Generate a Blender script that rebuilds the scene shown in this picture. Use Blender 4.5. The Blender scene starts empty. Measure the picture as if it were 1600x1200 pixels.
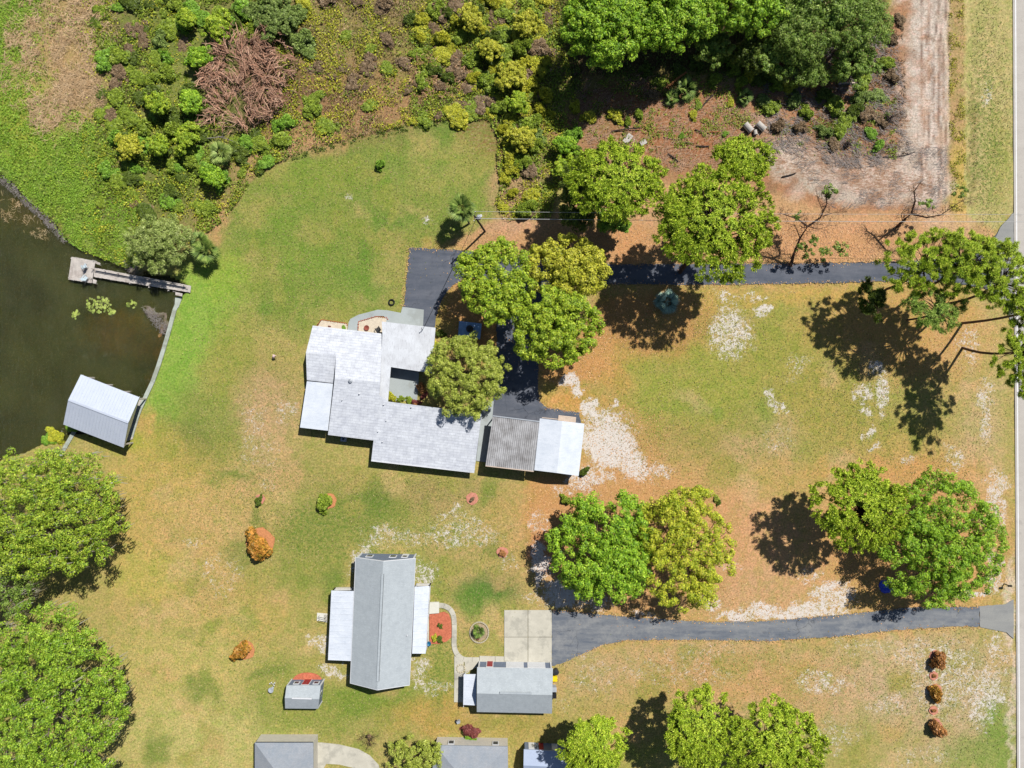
import bpy, math, random
import numpy as np
from mathutils import Vector, Matrix

scene = bpy.context.scene
COL = scene.collection
S, H = 0.1, 106.667          # metres per photo pixel on the ground, camera height

# ------------------------------------------------------------------ camera, sky, sun
cam_data = bpy.data.cameras.new('camera')
cam_data.lens = 24.0; cam_data.sensor_width = 36.0; cam_data.sensor_fit = 'HORIZONTAL'
cam_data.clip_start = 1.0; cam_data.clip_end = 9000.0
cam = bpy.data.objects.new('camera', cam_data); COL.objects.link(cam)
cam.location = (0, 0, H); cam.rotation_euler = (0, 0, 0)
scene.camera = cam

SUN_EL = math.radians(53.0); SUN_AZ = math.atan2(0.61, 0.79)   # azimuth from +Y towards +X
world = bpy.data.worlds.new('World'); scene.world = world; world.use_nodes = True
wn = world.node_tree.nodes; wl = world.node_tree.links; wn.clear()
sky = wn.new('ShaderNodeTexSky'); sky.sky_type = 'NISHITA'; sky.sun_disc = False
sky.sun_elevation = SUN_EL; sky.sun_rotation = SUN_AZ
sky.air_density = 1.0; sky.dust_density = 0.6; sky.ozone_density = 1.5
bg = wn.new('ShaderNodeBackground'); bg.inputs['Strength'].default_value = 0.055
wo = wn.new('ShaderNodeOutputWorld')
wl.new(sky.outputs[0], bg.inputs['Color']); wl.new(bg.outputs[0], wo.inputs['Surface'])

sun_data = bpy.data.lights.new('sun', 'SUN'); sun_data.energy = 5.0; sun_data.angle = math.radians(0.5)
sun_data.color = (1.0, 0.965, 0.91)
sun = bpy.data.objects.new('sun', sun_data); COL.objects.link(sun)
to_sun = Vector((math.sin(SUN_AZ) * math.cos(SUN_EL), math.cos(SUN_AZ) * math.cos(SUN_EL), math.sin(SUN_EL)))
sun.rotation_euler = to_sun.to_track_quat('Z', 'Y').to_euler(); sun.location = (40, 50, 90)

scene.view_settings.view_transform = 'Standard'
scene.view_settings.look = 'None'
scene.view_settings.exposure = 0.1; scene.view_settings.gamma = 1.0
scene.view_settings.use_curve_mapping = False
scene.cycles.max_bounces = 3; scene.cycles.diffuse_bounces = 1; scene.cycles.glossy_bounces = 2
scene.cycles.transmission_bounces = 3; scene.cycles.transparent_max_bounces = 6

# ------------------------------------------------------------------ helpers
def P(px, py, h=0.0):
    """A point of height h that the photograph shows at pixel (px, py)."""
    k = (1 - h / H) * S
    return Vector(((px - 800) * k, (600 - py) * k, h))

def lin(c):
    out = []
    for v in c[:3]:
        v = max(0.0, v / 255.0)
        out.append(v / 12.92 if v <= 0.04045 else ((v + 0.055) / 1.055) ** 2.4)
    return out

def alb(c, k=1.22):
    """base colour of a surface that looks like the sRGB triple c in full sun"""
    return tuple(min(0.88, v / k) for v in lin(c)) + (1.0,)

def tag(o, label=None, cat=None, group=None, kind=None):
    if label: o['label'] = label
    if cat: o['category'] = cat
    if group: o['group'] = group
    if kind: o['kind'] = kind
    return o

def empty(name, loc, label=None, cat=None, group=None):
    o = bpy.data.objects.new(name, None); COL.objects.link(o)
    o.location = loc; o.empty_display_size = 0.5
    return tag(o, label, cat, group)

def fast_mesh(name, V, F, mats, midx=None, smooth=False):
    V = np.asarray(V, dtype=np.float32).reshape(-1, 3)
    me = bpy.data.meshes.new(name)
    if isinstance(F, np.ndarray):
        n, k = F.shape
        me.vertices.add(len(V)); me.vertices.foreach_set('co', V.ravel())
        me.loops.add(n * k); me.loops.foreach_set('vertex_index', F.astype(np.int32).ravel())
        me.polygons.add(n); me.polygons.foreach_set('loop_start', np.arange(0, n * k, k, dtype=np.int32))
        if midx is not None: me.polygons.foreach_set('material_index', np.asarray(midx, dtype=np.int32))
        me.update(calc_edges=True)
    else:
        me.from_pydata([tuple(v) for v in V.tolist()], [], F)
        if midx is not None: me.polygons.foreach_set('material_index', np.asarray(midx, dtype=np.int32))
        me.update()
    if smooth: me.polygons.foreach_set('use_smooth', np.ones(len(me.polygons), dtype=bool))
    for m in (mats if isinstance(mats, (list, tuple)) else [mats]): me.materials.append(m)
    return me

def link(name, me, parent=None):
    o = bpy.data.objects.new(name, me); COL.objects.link(o)
    if parent is not None: adopt(o, parent)
    return o

def adopt(o, parent):
    o.parent = parent
    if parent.type == 'EMPTY' and parent.parent is None:
        o.matrix_parent_inverse = Matrix.Translation(-Vector(parent.location))
    return o

class MB:
    """collects polygons of one part"""
    def __init__(s): s.v = []; s.f = []; s.m = []
    def poly(s, pts, m=0):
        b = len(s.v); s.v += [tuple(p) for p in pts]; s.f.append(tuple(range(b, b + len(pts)))); s.m.append(m)
    def slab(s, pts, t, m=0):
        """polygon (counter-clockwise from above) given its top, thickness t downwards"""
        pts = [Vector(p) for p in pts]; n = len(pts); b = len(s.v)
        s.v += [tuple(p) for p in pts] + [(p.x, p.y, p.z - t) for p in pts]
        s.f.append(tuple(range(b, b + n))); s.f.append(tuple(range(b + 2 * n - 1, b + n - 1, -1)))
        for i in range(n):
            j = (i + 1) % n; s.f.append((b + i, b + n + i, b + n + j, b + j))
        s.m += [m] * (n + 2); return s
    def box(s, c, d, rz=0.0, m=0):
        c = Vector(c); R = Matrix.Rotation(rz, 3, 'Z'); b = len(s.v)
        for x, y, z in ((-1,-1,-1),(1,-1,-1),(1,1,-1),(-1,1,-1),(-1,-1,1),(1,-1,1),(1,1,1),(-1,1,1)):
            s.v.append(tuple(c + R @ Vector((x * d[0] / 2, y * d[1] / 2, z * d[2] / 2))))
        for f in ((3,2,1,0),(4,5,6,7),(0,1,5,4),(1,2,6,5),(2,3,7,6),(3,0,4,7)):
            s.f.append(tuple(b + i for i in f)); s.m.append(m)
        return s
    def beam(s, p, q, w, h, m=0):
        p = Vector(p); q = Vector(q); d = q - p; L = d.length; d.normalize()
        a = d.cross(Vector((0, 0, 1)))
        a = Vector((1, 0, 0)) if a.length < 1e-4 else a.normalized()
        u = a.cross(d).normalized(); b = len(s.v)
        for e in (p, q):
            for i, j in ((-1,-1),(1,-1),(1,1),(-1,1)): s.v.append(tuple(e + a * (i * w / 2) + u * (j * h / 2)))
        for f in ((0,1,2,3),(7,6,5,4),(0,4,5,1),(1,5,6,2),(2,6,7,3),(3,7,4,0)):
            s.f.append(tuple(b + i for i in f)); s.m.append(m)
        return s
    def tube(s, pts, rad, n=7, m=0, cap=True):
        pts = [Vector(p) for p in pts]; rings = []
        if not isinstance(rad, (list, tuple)): rad = [rad] * len(pts)
        for i, p in enumerate(pts):
            d = (pts[min(i + 1, len(pts) - 1)] - pts[max(i - 1, 0)])
            d = d.normalized() if d.length > 1e-6 else Vector((0, 0, 1))
            a = d.cross(Vector((0.31, 0.17, 0.93))); a = a.normalized() if a.length > 1e-3 else d.cross(Vector((1, 0, 0))).normalized()
            c = d.cross(a); b = len(s.v)
            for k in range(n):
                t = 2 * math.pi * k / n; s.v.append(tuple(p + (a * math.cos(t) + c * math.sin(t)) * rad[i]))
            rings.append(b)
        for A, B in zip(rings, rings[1:]):
            for k in range(n):
                s.f.append((A + k, A + (k + 1) % n, B + (k + 1) % n, B + k)); s.m.append(m)
        if cap:
            s.f.append(tuple(rings[0] + k for k in reversed(range(n)))); s.m.append(m)
            s.f.append(tuple(rings[-1] + k for k in range(n))); s.m.append(m)
        return s
    def lathe(s, prof, c=(0, 0, 0), n=16, m=0):
        c = Vector(c); rings = []
        for r, z in prof:
            b = len(s.v); rings.append(b)
            for k in range(n):
                t = 2 * math.pi * k / n; s.v.append((c.x + r * math.cos(t), c.y + r * math.sin(t), c.z + z))
        for A, B in zip(rings, rings[1:]):
            for k in range(n): s.f.append((A + k, A + (k + 1) % n, B + (k + 1) % n, B + k)); s.m.append(m)
        s.f.append(tuple(rings[0] + k for k in reversed(range(n)))); s.m.append(m)
        s.f.append(tuple(rings[-1] + k for k in range(n))); s.m.append(m)
        return s
    def torus(s, c, R, r, n=20, k=8, m=0):
        c = Vector(c); b = len(s.v)
        for i in range(n):
            t = 2 * math.pi * i / n
            for j in range(k):
                u = 2 * math.pi * j / k; q = R + r * math.cos(u)
                s.v.append((c.x + q * math.cos(t), c.y + q * math.sin(t), c.z + r * math.sin(u)))
        for i in range(n):
            for j in range(k):
                s.f.append((b + i * k + j, b + ((i + 1) % n) * k + j, b + ((i + 1) % n) * k + (j + 1) % k, b + i * k + (j + 1) % k)); s.m.append(m)
        return s
    def build(s, name, mats, parent=None, smooth=False):
        return link(name, fast_mesh(name, s.v, s.f, mats, s.m, smooth), parent)

# ------------------------------------------------------------------ materials
def nodes_of(name):
    m = bpy.data.materials.new(name); m.use_nodes = True
    nt = m.node_tree; nt.nodes.clear()
    out = nt.nodes.new('ShaderNodeOutputMaterial')
    return m, nt, nt.nodes.new, nt.links.new, out

def ramp(nt, fac, stops, interp='LINEAR'):
    r = nt.nodes.new('ShaderNodeValToRGB'); r.color_ramp.interpolation = interp
    el = r.color_ramp.elements
    el[0].position, el[0].color = stops[0][0], stops[0][1]
    el[1].position, el[1].color = stops[-1][0], stops[-1][1]
    for p, c in stops[1:-1]:
        e = el.new(p); e.color = c
    nt.links.new(fac, r.inputs[0]); return r.outputs[0]

def noise(nt, vec, scale, detail=4, rough=0.6, dist=0.0):
    n = nt.nodes.new('ShaderNodeTexNoise'); n.inputs['Scale'].default_value = scale
    n.inputs['Detail'].default_value = detail; n.inputs['Roughness'].default_value = rough
    n.inputs['Distortion'].default_value = dist
    if vec is not None: nt.links.new(vec, n.inputs['Vector'])
    return n.outputs['Fac']

def mathn(nt, op, a, b=None, clamp=False):
    n = nt.nodes.new('ShaderNodeMath'); n.operation = op; n.use_clamp = clamp
    for i, v in enumerate((a, b)):
        if v is None: continue
        if isinstance(v, (int, float)): n.inputs[i].default_value = v
        else: nt.links.new(v, n.inputs[i])
    return n.outputs[0]

def sstep(nt, v, a, b):
    n = nt.nodes.new('ShaderNodeMapRange'); n.interpolation_type = 'SMOOTHSTEP'
    n.inputs['From Min'].default_value = a; n.inputs['From Max'].default_value = b
    nt.links.new(v, n.inputs['Value']); return n.outputs['Result']

def maprange(nt, v, a, b, c, d):
    n = nt.nodes.new('ShaderNodeMapRange')
    for k, x in zip(('From Min', 'From Max', 'To Min', 'To Max'), (a, b, c, d)): n.inputs[k].default_value = x
    nt.links.new(v, n.inputs['Value']); return n.outputs['Result']

def mixc(nt, fac, a, b, mode='MIX'):
    n = nt.nodes.new('ShaderNodeMix'); n.data_type = 'RGBA'; n.blend_type = mode
    if isinstance(fac, (int, float)): n.inputs[0].default_value = fac
    else: nt.links.new(fac, n.inputs[0])
    for i, v in ((6, a), (7, b)):
        if isinstance(v, tuple): n.inputs[i].default_value = v
        else: nt.links.new(v, n.inputs[i])
    return n.outputs[2]

def scale_col(nt, col, val):
    """colour times a scalar socket"""
    n = nt.nodes.new('ShaderNodeVectorMath'); n.operation = 'SCALE'
    nt.links.new(col, n.inputs[0]); nt.links.new(val, n.inputs['Scale']); return n.outputs[0]

def principled(nt, col, rough=0.8, spec=0.3, bump=None, bstr=0.3, bdist=0.05, metal=0.0):
    b = nt.nodes.new('ShaderNodeBsdfPrincipled')
    if isinstance(col, tuple): b.inputs['Base Color'].default_value = col
    else: nt.links.new(col, b.inputs['Base Color'])
    b.inputs['Roughness'].default_value = rough; b.inputs['Specular IOR Level'].default_value = spec
    b.inputs['Metallic'].default_value = metal
    if bump is not None:
        n = nt.nodes.new('ShaderNodeBump'); n.inputs['Strength'].default_value = bstr; n.inputs['Distance'].default_value = bdist
        nt.links.new(bump, n.inputs['Height']); nt.links.new(n.outputs[0], b.inputs['Normal'])
    return b

def texco(nt, rot=0.0, scale=(1, 1, 1)):
    t = nt.nodes.new('ShaderNodeTexCoord')
    if rot == 0.0 and scale == (1, 1, 1): return t.outputs['Object']
    m = nt.nodes.new('ShaderNodeMapping'); m.inputs['Rotation'].default_value[2] = rot
    m.inputs['Scale'].default_value = scale
    nt.links.new(t.outputs['Object'], m.inputs['Vector']); return m.outputs[0]

def mat_plain(name, c, rough=0.7, var=0.25, sc=1.5, fine=9.0, spec=0.3, k=1.22, c2=None, bump=0.2):
    """solid colour with blotches, fine grain and some relief"""
    m, nt, N, L, out = nodes_of(name)
    v = texco(nt)
    a = noise(nt, v, sc, 5, 0.65); b = noise(nt, v, fine, 3, 0.6)
    f = mathn(nt, 'ADD', maprange(nt, a, 0.3, 0.7, 1 - var, 1 + var), maprange(nt, b, 0.3, 0.7, -var * 0.5, var * 0.5))
    rgb = N('ShaderNodeRGB'); rgb.outputs[0].default_value = alb(c, k); col = rgb.outputs[0]
    if c2 is not None: col = mixc(nt, sstep(nt, noise(nt, v, sc * 0.6, 4, 0.7), 0.48, 0.62), col, alb(c2, k))
    bs = principled(nt, scale_col(nt, col, f), rough, spec, b, bump, 0.03)
    L(bs.outputs[0], out.inputs['Surface']); return m

def mat_leaf(name, cols, k=0.7, clump=0.9, trans=0.16, rough=0.55, var=0.42):
    """leaf faces: each leaf its own tint, clumps lighter and duller"""
    m, nt, N, L, out = nodes_of(name)
    g = N('ShaderNodeNewGeometry'); v = texco(nt)
    cols = [tuple(v * .96 + (.3 * c[0] + .6 * c[1] + .1 * c[2]) * .04 for v in c) for c in cols]
    st = [(i / max(1, len(cols) - 1), alb(c, k)) for i, c in enumerate(cols)]
    nz = noise(nt, v, clump, 3, 0.6)
    fac = mathn(nt, 'ADD', mathn(nt, 'MULTIPLY', g.outputs['Random Per Island'], 0.55), maprange(nt, nz, 0.3, 0.7, 0.0, 0.45), True)
    col = ramp(nt, fac, st)
    r2 = mathn(nt, 'FRACT', mathn(nt, 'MULTIPLY', g.outputs['Random Per Island'], 7.31))
    col = scale_col(nt, col, maprange(nt, r2, 0, 1, 1 - var, 1 + var))
    b = principled(nt, col, rough, 0.35)
    t = N('ShaderNodeBsdfTranslucent'); L(col, t.inputs['Color'])
    mx = N('ShaderNodeMixShader'); mx.inputs[0].default_value = trans
    L(b.outputs[0], mx.inputs[1]); L(t.outputs[0], mx.inputs[2]); L(mx.outputs[0], out.inputs['Surface'])
    return m

def mat_roof(name, c, c2, rot, course=0.0, line=0.12, streak=None, rough=0.75, stain=0.35, spec=0.25, sc=0.5):
    """roof covering with courses across `rot`, blotches and rain streaks"""
    m, nt, N, L, out = nodes_of(name)
    v = texco(nt, rot); v0 = texco(nt)
    base = N('ShaderNodeRGB'); base.outputs[0].default_value = alb(c)
    col = mixc(nt, maprange(nt, noise(nt, v, sc, 5, 0.7), 0.38, 0.68, 0.0, stain), base.outputs[0], alb(c2))
    if streak:
        vs = texco(nt, rot, streak)
        col = mixc(nt, maprange(nt, noise(nt, vs, 1.6, 5, 0.75), 0.52, 0.74, 0.0, 0.75), col, alb(c2))
    g = noise(nt, v0, 11.0, 3, 0.7)
    f = maprange(nt, g, 0.3, 0.7, 0.9, 1.09)
    bump = g
    if course > 0:
        br = N('ShaderNodeTexBrick'); L(v, br.inputs['Vector'])
        br.inputs['Scale'].default_value = 1.0; br.inputs['Brick Width'].default_value = course * 2.6
        br.inputs['Row Height'].default_value = course; br.inputs['Mortar Size'].default_value = 0.035
        br.inputs['Mortar Smooth'].default_value = 0.6; br.inputs['Bias'].default_value = 0.0
        br.inputs['Color1'].default_value = (1, 1, 1, 1); br.inputs['Color2'].default_value = (0.9, 0.9, 0.9, 1)
        br.inputs['Mortar'].default_value = (1 - line * 2.2,) * 3 + (1,)
        col = mixc(nt, 1.0, col, br.outputs['Color'], 'MULTIPLY'); bump = br.outputs['Fac']
    bs = principled(nt, scale_col(nt, col, f), rough, spec, bump, 0.15, 0.02)
    L(bs.outputs[0], out.inputs['Surface']); return m

M = {}
M['white_trim'] = mat_plain('white_trim', (226, 228, 232), 0.6, 0.06)
M['siding'] = mat_plain('grey_blue_siding', (118, 130, 152), 0.7, 0.08)
M['wall_cream'] = mat_plain('pale_stucco', (206, 200, 188), 0.85, 0.08)
M['glass'] = mat_plain('window_glass', (52, 62, 80), 0.1, 0.1, spec=0.6, bump=0.0)
M['red_door'] = mat_plain('red_paint', (158, 52, 58), 0.5, 0.08)
M['bark'] = mat_plain('bark', (112, 92, 78), 0.95, 0.35, 2.0, 8.0, 0.1, bump=0.6)
M['bark_grey'] = mat_plain('grey_bark', (120, 106, 98), 0.95, 0.35, 2.0, 8.0, 0.1, bump=0.6)
M['pine_bark'] = mat_plain('pine_bark', (92, 72, 62), 0.95, 0.35, 2.0, 8.0, 0.1, bump=0.6)
M['concrete'] = mat_plain('grey_concrete', (176, 184, 184), 0.85, 0.07, 0.5, 7.0, c2=(166, 172, 170))
M['conc_tan'] = mat_plain('tan_concrete', (205, 200, 184), 0.9, 0.1, 0.6, 7.0, c2=(184, 180, 166))
M['conc_white'] = mat_plain('white_concrete', (226, 224, 212), 0.85, 0.05)
M['seawall'] = mat_plain('seawall_cap', (182, 190, 178), 0.85, 0.12, 1.0, c2=(160, 165, 150))
M['old_wood'] = mat_plain('weathered_planks', (206, 198, 190), 0.9, 0.18, 1.2, 10.0, 0.15, c2=(184, 174, 166))
M['new_wood'] = mat_plain('pale_lumber', (214, 194, 176), 0.8, 0.1)
M['metal_grey'] = mat_plain('galvanised_metal', (176, 182, 190), 0.45, 0.1, spec=0.5)
M['metal_dark'] = mat_plain('dark_metal', (48, 50, 56), 0.5, 0.15, spec=0.4)
M['black'] = mat_plain('black_rubber', (34, 34, 38), 0.8, 0.2)
M['yellow'] = mat_plain('yellow_plastic', (250, 220, 30), 0.5, 0.06)
M['blue'] = mat_plain('blue_tarp', (30, 70, 215), 0.45, 0.15, spec=0.5)
M['teal'] = mat_plain('teal_glazed_pot', (30, 110, 150), 0.35, 0.12, spec=0.5)
M['slab_shade_tint'] = mat_plain('pale_slab_shade_tinted', (150, 185, 225), 0.7, 0.12)  # blue of the tree shade is put into the pale slab's colour
M['brick'] = mat_plain('red_brick', (196, 104, 78), 0.9, 0.2, 3.0)
M['gravel'] = mat_plain('cream_gravel', (222, 208, 186), 0.95, 0.16, 3.0, 14.0, bump=0.6)
M['mulch'] = mat_plain('red_mulch', (204, 118, 90), 0.95, 0.3, 4.0, 14.0, 0.1, bump=0.8)
M['mulch_orange'] = mat_plain('orange_mulch', (208, 142, 96), 0.95, 0.25, 4.0, 14.0, 0.1, bump=0.8)
M['mulch_pink'] = mat_plain('faded_mulch', (208, 142, 120), 0.95, 0.25, 4.0, 14.0, 0.1, bump=0.8)
M['stone'] = mat_plain('rough_stone', (196, 186, 160), 0.9, 0.2, 3.0)
M['timber_dark'] = mat_plain('creosoted_timber', (70, 60, 56), 0.9, 0.25, 2.0)
M['log'] = mat_plain('cut_log', (176, 120, 78), 0.95, 0.3, 3.0, 10.0, 0.1, bump=0.7)
M['stick'] = mat_plain('dry_sticks', (190, 156, 130), 0.95, 0.25, 2.0, 9.0, 0.1)
M['stick_grey'] = mat_plain('grey_twigs', (150, 142, 138), 0.95, 0.25, 2.0, 9.0, 0.1)
M['pink'] = mat_plain('faded_pink_plastic', (236, 206, 200), 0.5, 0.06)
M['pipe'] = mat_plain('concrete_pipe', (196, 190, 182), 0.9, 0.15, 2.0)
M['line_paint'] = mat_plain('white_road_paint', (240, 240, 240), 0.7, 0.08, 2.0)
# leaves
M['oak'] = mat_leaf('oak_leaves', [(66, 92, 14), (106, 134, 24), (144, 162, 36), (182, 190, 64)])
M['oak_y'] = mat_leaf('oak_leaves_yellow', [(92, 104, 18), (136, 142, 32), (170, 166, 46), (192, 188, 78)])
M['oak_b'] = mat_leaf('oak_leaves_bright', [(56, 88, 12), (94, 134, 22), (132, 164, 34), (176, 196, 66)])
M['oak_o'] = mat_leaf('oak_leaves_turning', [(86, 106, 16), (132, 148, 28), (168, 168, 40), (196, 192, 70)])
M['oak_g'] = mat_leaf('oak_leaves_dull', [(52, 76, 20), (84, 112, 32), (116, 138, 52), (156, 168, 92)])
M['dark'] = mat_leaf('dark_leaves', [(52, 70, 16), (82, 100, 26), (110, 126, 40)], 0.85)
M['moss_oak'] = mat_leaf('live_oak_leaves', [(60, 90, 16), (100, 130, 28), (140, 158, 42), (176, 184, 64)])
M['live_b'] = mat_leaf('live_oak_leaves_bright', [(56, 90, 14), (94, 128, 26), (130, 156, 40), (168, 184, 64)])
M['moss'] = mat_leaf('spanish_moss', [(140, 138, 120), (176, 172, 152), (200, 196, 178)], 1.0, trans=0.2, var=0.2)
M['pine'] = mat_leaf('pine_needles', [(68, 90, 14), (118, 146, 26), (164, 182, 46), (198, 208, 82)], 0.68, clump=1.4, trans=0.12)
M['pine_d'] = mat_leaf('pine_needles_dark', [(62, 90, 26), (100, 130, 42), (136, 160, 62), (170, 186, 92)], 0.7, clump=1.4, trans=0.15)
M['feather'] = mat_leaf('feathery_leaves', [(88, 104, 24), (124, 138, 42), (152, 160, 64), (182, 188, 100)])
M['willow'] = mat_leaf('willow_leaves', [(86, 106, 36), (116, 134, 58), (146, 158, 86), (176, 182, 122)])
M['palm'] = mat_leaf('palm_fronds', [(50, 72, 26), (80, 104, 38), (122, 138, 64)], trans=0.2)
M['agave'] = mat_leaf('blue_agave', [(90, 118, 104), (130, 156, 140)], trans=0.1)
M['shrub_y'] = mat_leaf('shrub_yellow_green', [(104, 114, 18), (150, 152, 34), (188, 178, 52)], 0.72)
M['shrub_g'] = mat_leaf('shrub_green', [(72, 94, 20), (110, 130, 32), (148, 160, 54)], 0.72)
M['shrub_b'] = mat_leaf('shrub_bright_green', [(72, 112, 24), (112, 152, 40), (150, 182, 64)], 0.84)
M['shrub_v'] = mat_leaf('vine_grey_green', [(70, 90, 34), (102, 122, 52), (140, 154, 82)], 0.72)
M['shrub_o'] = mat_leaf('shrub_orange', [(84, 84, 20), (140, 110, 34), (190, 128, 52), (120, 120, 36)], 0.85, var=0.45)
M['shrub_r'] = mat_leaf('shrub_rust', [(100, 66, 30), (150, 98, 50), (180, 128, 74), (104, 96, 44)], 0.85, var=0.4)
M['shrub_p'] = mat_leaf('shrub_maroon', [(88, 44, 44), (130, 70, 64), (110, 60, 50)], 0.85, var=0.35)
M['shrub_br'] = mat_leaf('dry_brush', [(104, 84, 60), (136, 112, 82), (160, 136, 104)], 1.0, trans=0.15)
M['marsh'] = mat_leaf('marsh_leaves', [(100, 138, 34), (120, 156, 42), (136, 168, 48), (154, 172, 56)], 0.78, clump=0.4, var=.14)
M['reed'] = mat_leaf('dead_reeds', [(176, 140, 96), (200, 168, 126), (214, 188, 152)], 1.0, trans=0.1, var=0.25)
M['deadwood'] = mat_leaf('dead_stems', [(160, 112, 88), (200, 154, 126), (226, 188, 160)], 1.0, trans=0.05, var=0.3)
M['lily'] = mat_leaf('lily_pads', [(120, 140, 50), (160, 174, 80), (196, 202, 124)], 1.1, trans=0.1)
M['dead_leaf'] = mat_leaf('dead_fronds', [(130, 96, 64), (172, 130, 90), (196, 160, 120)], 1.0, trans=0.1)
# ------------------------------------------------------------------ ground sheet
_rt = np.random.RandomState(7).rand(256, 256)
def vnoise(x, y, sd=0):
    x = x + sd * 17.3; y = y + sd * 9.7
    xi = np.floor(x).astype(int); yi = np.floor(y).astype(int); fx = x - xi; fy = y - yi
    fx = fx * fx * (3 - 2 * fx); fy = fy * fy * (3 - 2 * fy)
    g = lambda a, b: _rt[a % 256, b % 256]
    return (g(xi, yi) * (1 - fx) + g(xi + 1, yi) * fx) * (1 - fy) + (g(xi, yi + 1) * (1 - fx) + g(xi + 1, yi + 1) * fx) * fy
def fbm(x, y, sd=0, o=4):
    t = 0; a = 0.5; n = 0
    for i in range(o):
        t = t + a * vnoise(x, y, sd + i * 3); n += a; a *= 0.55; x = x * 2.03; y = y * 2.03
    return t / n
def in_poly(X, Y, poly):
    r = np.zeros(X.shape, bool); n = len(poly)
    for i in range(n):
        x1, y1 = poly[i]; x2, y2 = poly[(i + 1) % n]
        if y1 == y2: continue
        c = ((Y >= min(y1, y2)) & (Y < max(y1, y2)))
        r ^= c & (X < (x2 - x1) * (Y - y1) / (y2 - y1) + x1)
    return r
def inside(px, py, poly):
    return bool(in_poly(np.array([float(px)]), np.array([float(py)]), poly)[0])

LAKE = [(-9000, -200), (-300, 60), (-60, 240), (0, 272), (25, 290), (52, 318), (78, 340), (100, 372), (130, 392), (155, 402), (180, 410), (214, 422),
        (262, 432), (292, 446), (288, 458), (281, 466), (275, 475), (268, 505), (259, 535), (249, 570), (237, 600), (225, 625), (212, 655), (196, 690),
        (117, 676), (100, 690), (70, 692), (40, 706), (0, 718), (-300, 800), (-9000, 1500)]
SCRUB = [(-100, -100), (870, -100), (880, 60), (905, 180), (860, 340), (790, 345), (772, 320), (782, 290), (775, 250), (778, 215), (762, 188), (720, 185), (640, 196),
         (560, 215), (500, 228), (455, 245), (420, 262), (392, 285), (370, 320), (345, 350), (330, 360), (300, 380), (200, 420), (130, 395), (60, 330), (-20, 265), (-100, 220)]
MARSH = [(-100, -100), (60, -100), (70, 60), (90, 160), (130, 190), (170, 215), (170, 260), (200, 300), (235, 335), (215, 420), (180, 412), (130, 392), (78, 340), (25, 290), (-100, 220)]

step = 0.38
gx = np.arange(-88, 88.01, step); gy = np.arange(-68, 68.01, step)
ext = np.array([3, 8, 18, 40, 90, 200, 450, 1000, 2200, 4500.0])
gx = np.concatenate([gx[0] - ext[::-1], gx, gx[-1] + ext]); gy = np.concatenate([gy[0] - ext[::-1], gy, gy[-1] + ext])
GX, GY = np.meshgrid(gx, gy)
PX = GX / S + 800; PY = 600 - GY / S                # photo pixel of each ground vertex
WX = PX + (fbm(PX / 22, PY / 22, 1) - 0.5) * 34 + (fbm(PX / 6, PY / 6, 5) - 0.5) * 9
WY = PY + (fbm(PX / 22, PY / 22, 2) - 0.5) * 34 + (fbm(PX / 6, PY / 6, 6) - 0.5) * 9
WX2 = PX + (fbm(PX / 12, PY / 12, 3) - 0.5) * 12; WY2 = PY + (fbm(PX / 12, PY / 12, 4) - 0.5) * 12

def lin3(c): return np.array(alb(c)[:3])
veg = np.ones(GX.shape)
base = np.empty(GX.shape + (3,)); base[:] = lin3((172, 160, 88))
mask = np.zeros(GX.shape + (4,))
def ell(x, y, rx, ry, a=0.0, soft=0.35, W=True):
    X, Y = (WX, WY) if W else (WX2, WY2)
    ca, sa = math.cos(math.radians(a)), math.sin(math.radians(a))
    dx = X - x; dy = Y - y
    d = np.sqrt(((dx * ca + dy * sa) / rx) ** 2 + ((-dx * sa + dy * ca) / ry) ** 2)
    t = np.clip((1 + soft - d) / (2 * soft), 0, 1); return t * t * (3 - 2 * t)
def paint(w, c, s=1.0):
    global base
    w = (w * s)[..., None]; base = base * (1 - w) + lin3(c) * w
def blob(x, y, rx, ry, c, s=0.8, a=0, soft=0.5): paint(ell(x, y, rx, ry, a, soft), c, s)
WX3 = PX + (fbm(PX / 40, PY / 40, 41) - .5) * 60 + (fbm(PX / 7, PY / 7, 43) - .5) * 14; WY3 = PY + (fbm(PX / 40, PY / 40, 42) - .5) * 60 + (fbm(PX / 7, PY / 7, 44) - .5) * 14
def poly(p, c, s=1.0, fuzzy=False):
    w = in_poly(WX2, WY2, p).astype(float)
    if fuzzy: w = (w + in_poly(WX, WY, p) + in_poly(WX3, WY3, p) + in_poly(2 * PX - WX, 2 * PY - WY, p)) / 4
    paint(w, c, s); return w
def bare(w):
    global veg
    veg = veg * (1 - .85 * w)
def msk(ch, x, y, rx, ry, s=1.0, a=0, soft=0.5):
    mask[..., ch] = np.maximum(mask[..., ch], ell(x, y, rx, ry, a, soft) * s)

GREEN = (112, 140, 48); BR = (136, 172, 56); OLIVE = (146, 148, 62); YG = (160, 160, 56); TAN = (190, 164, 112); PTAN = (194, 158, 124)
ORG = (208, 152, 78); ORG2 = (200, 138, 84); DIRT = (168, 118, 80); DGREEN = (84, 122, 42); PALE = (200, 184, 120); SANDY = (206, 186, 158)
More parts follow.
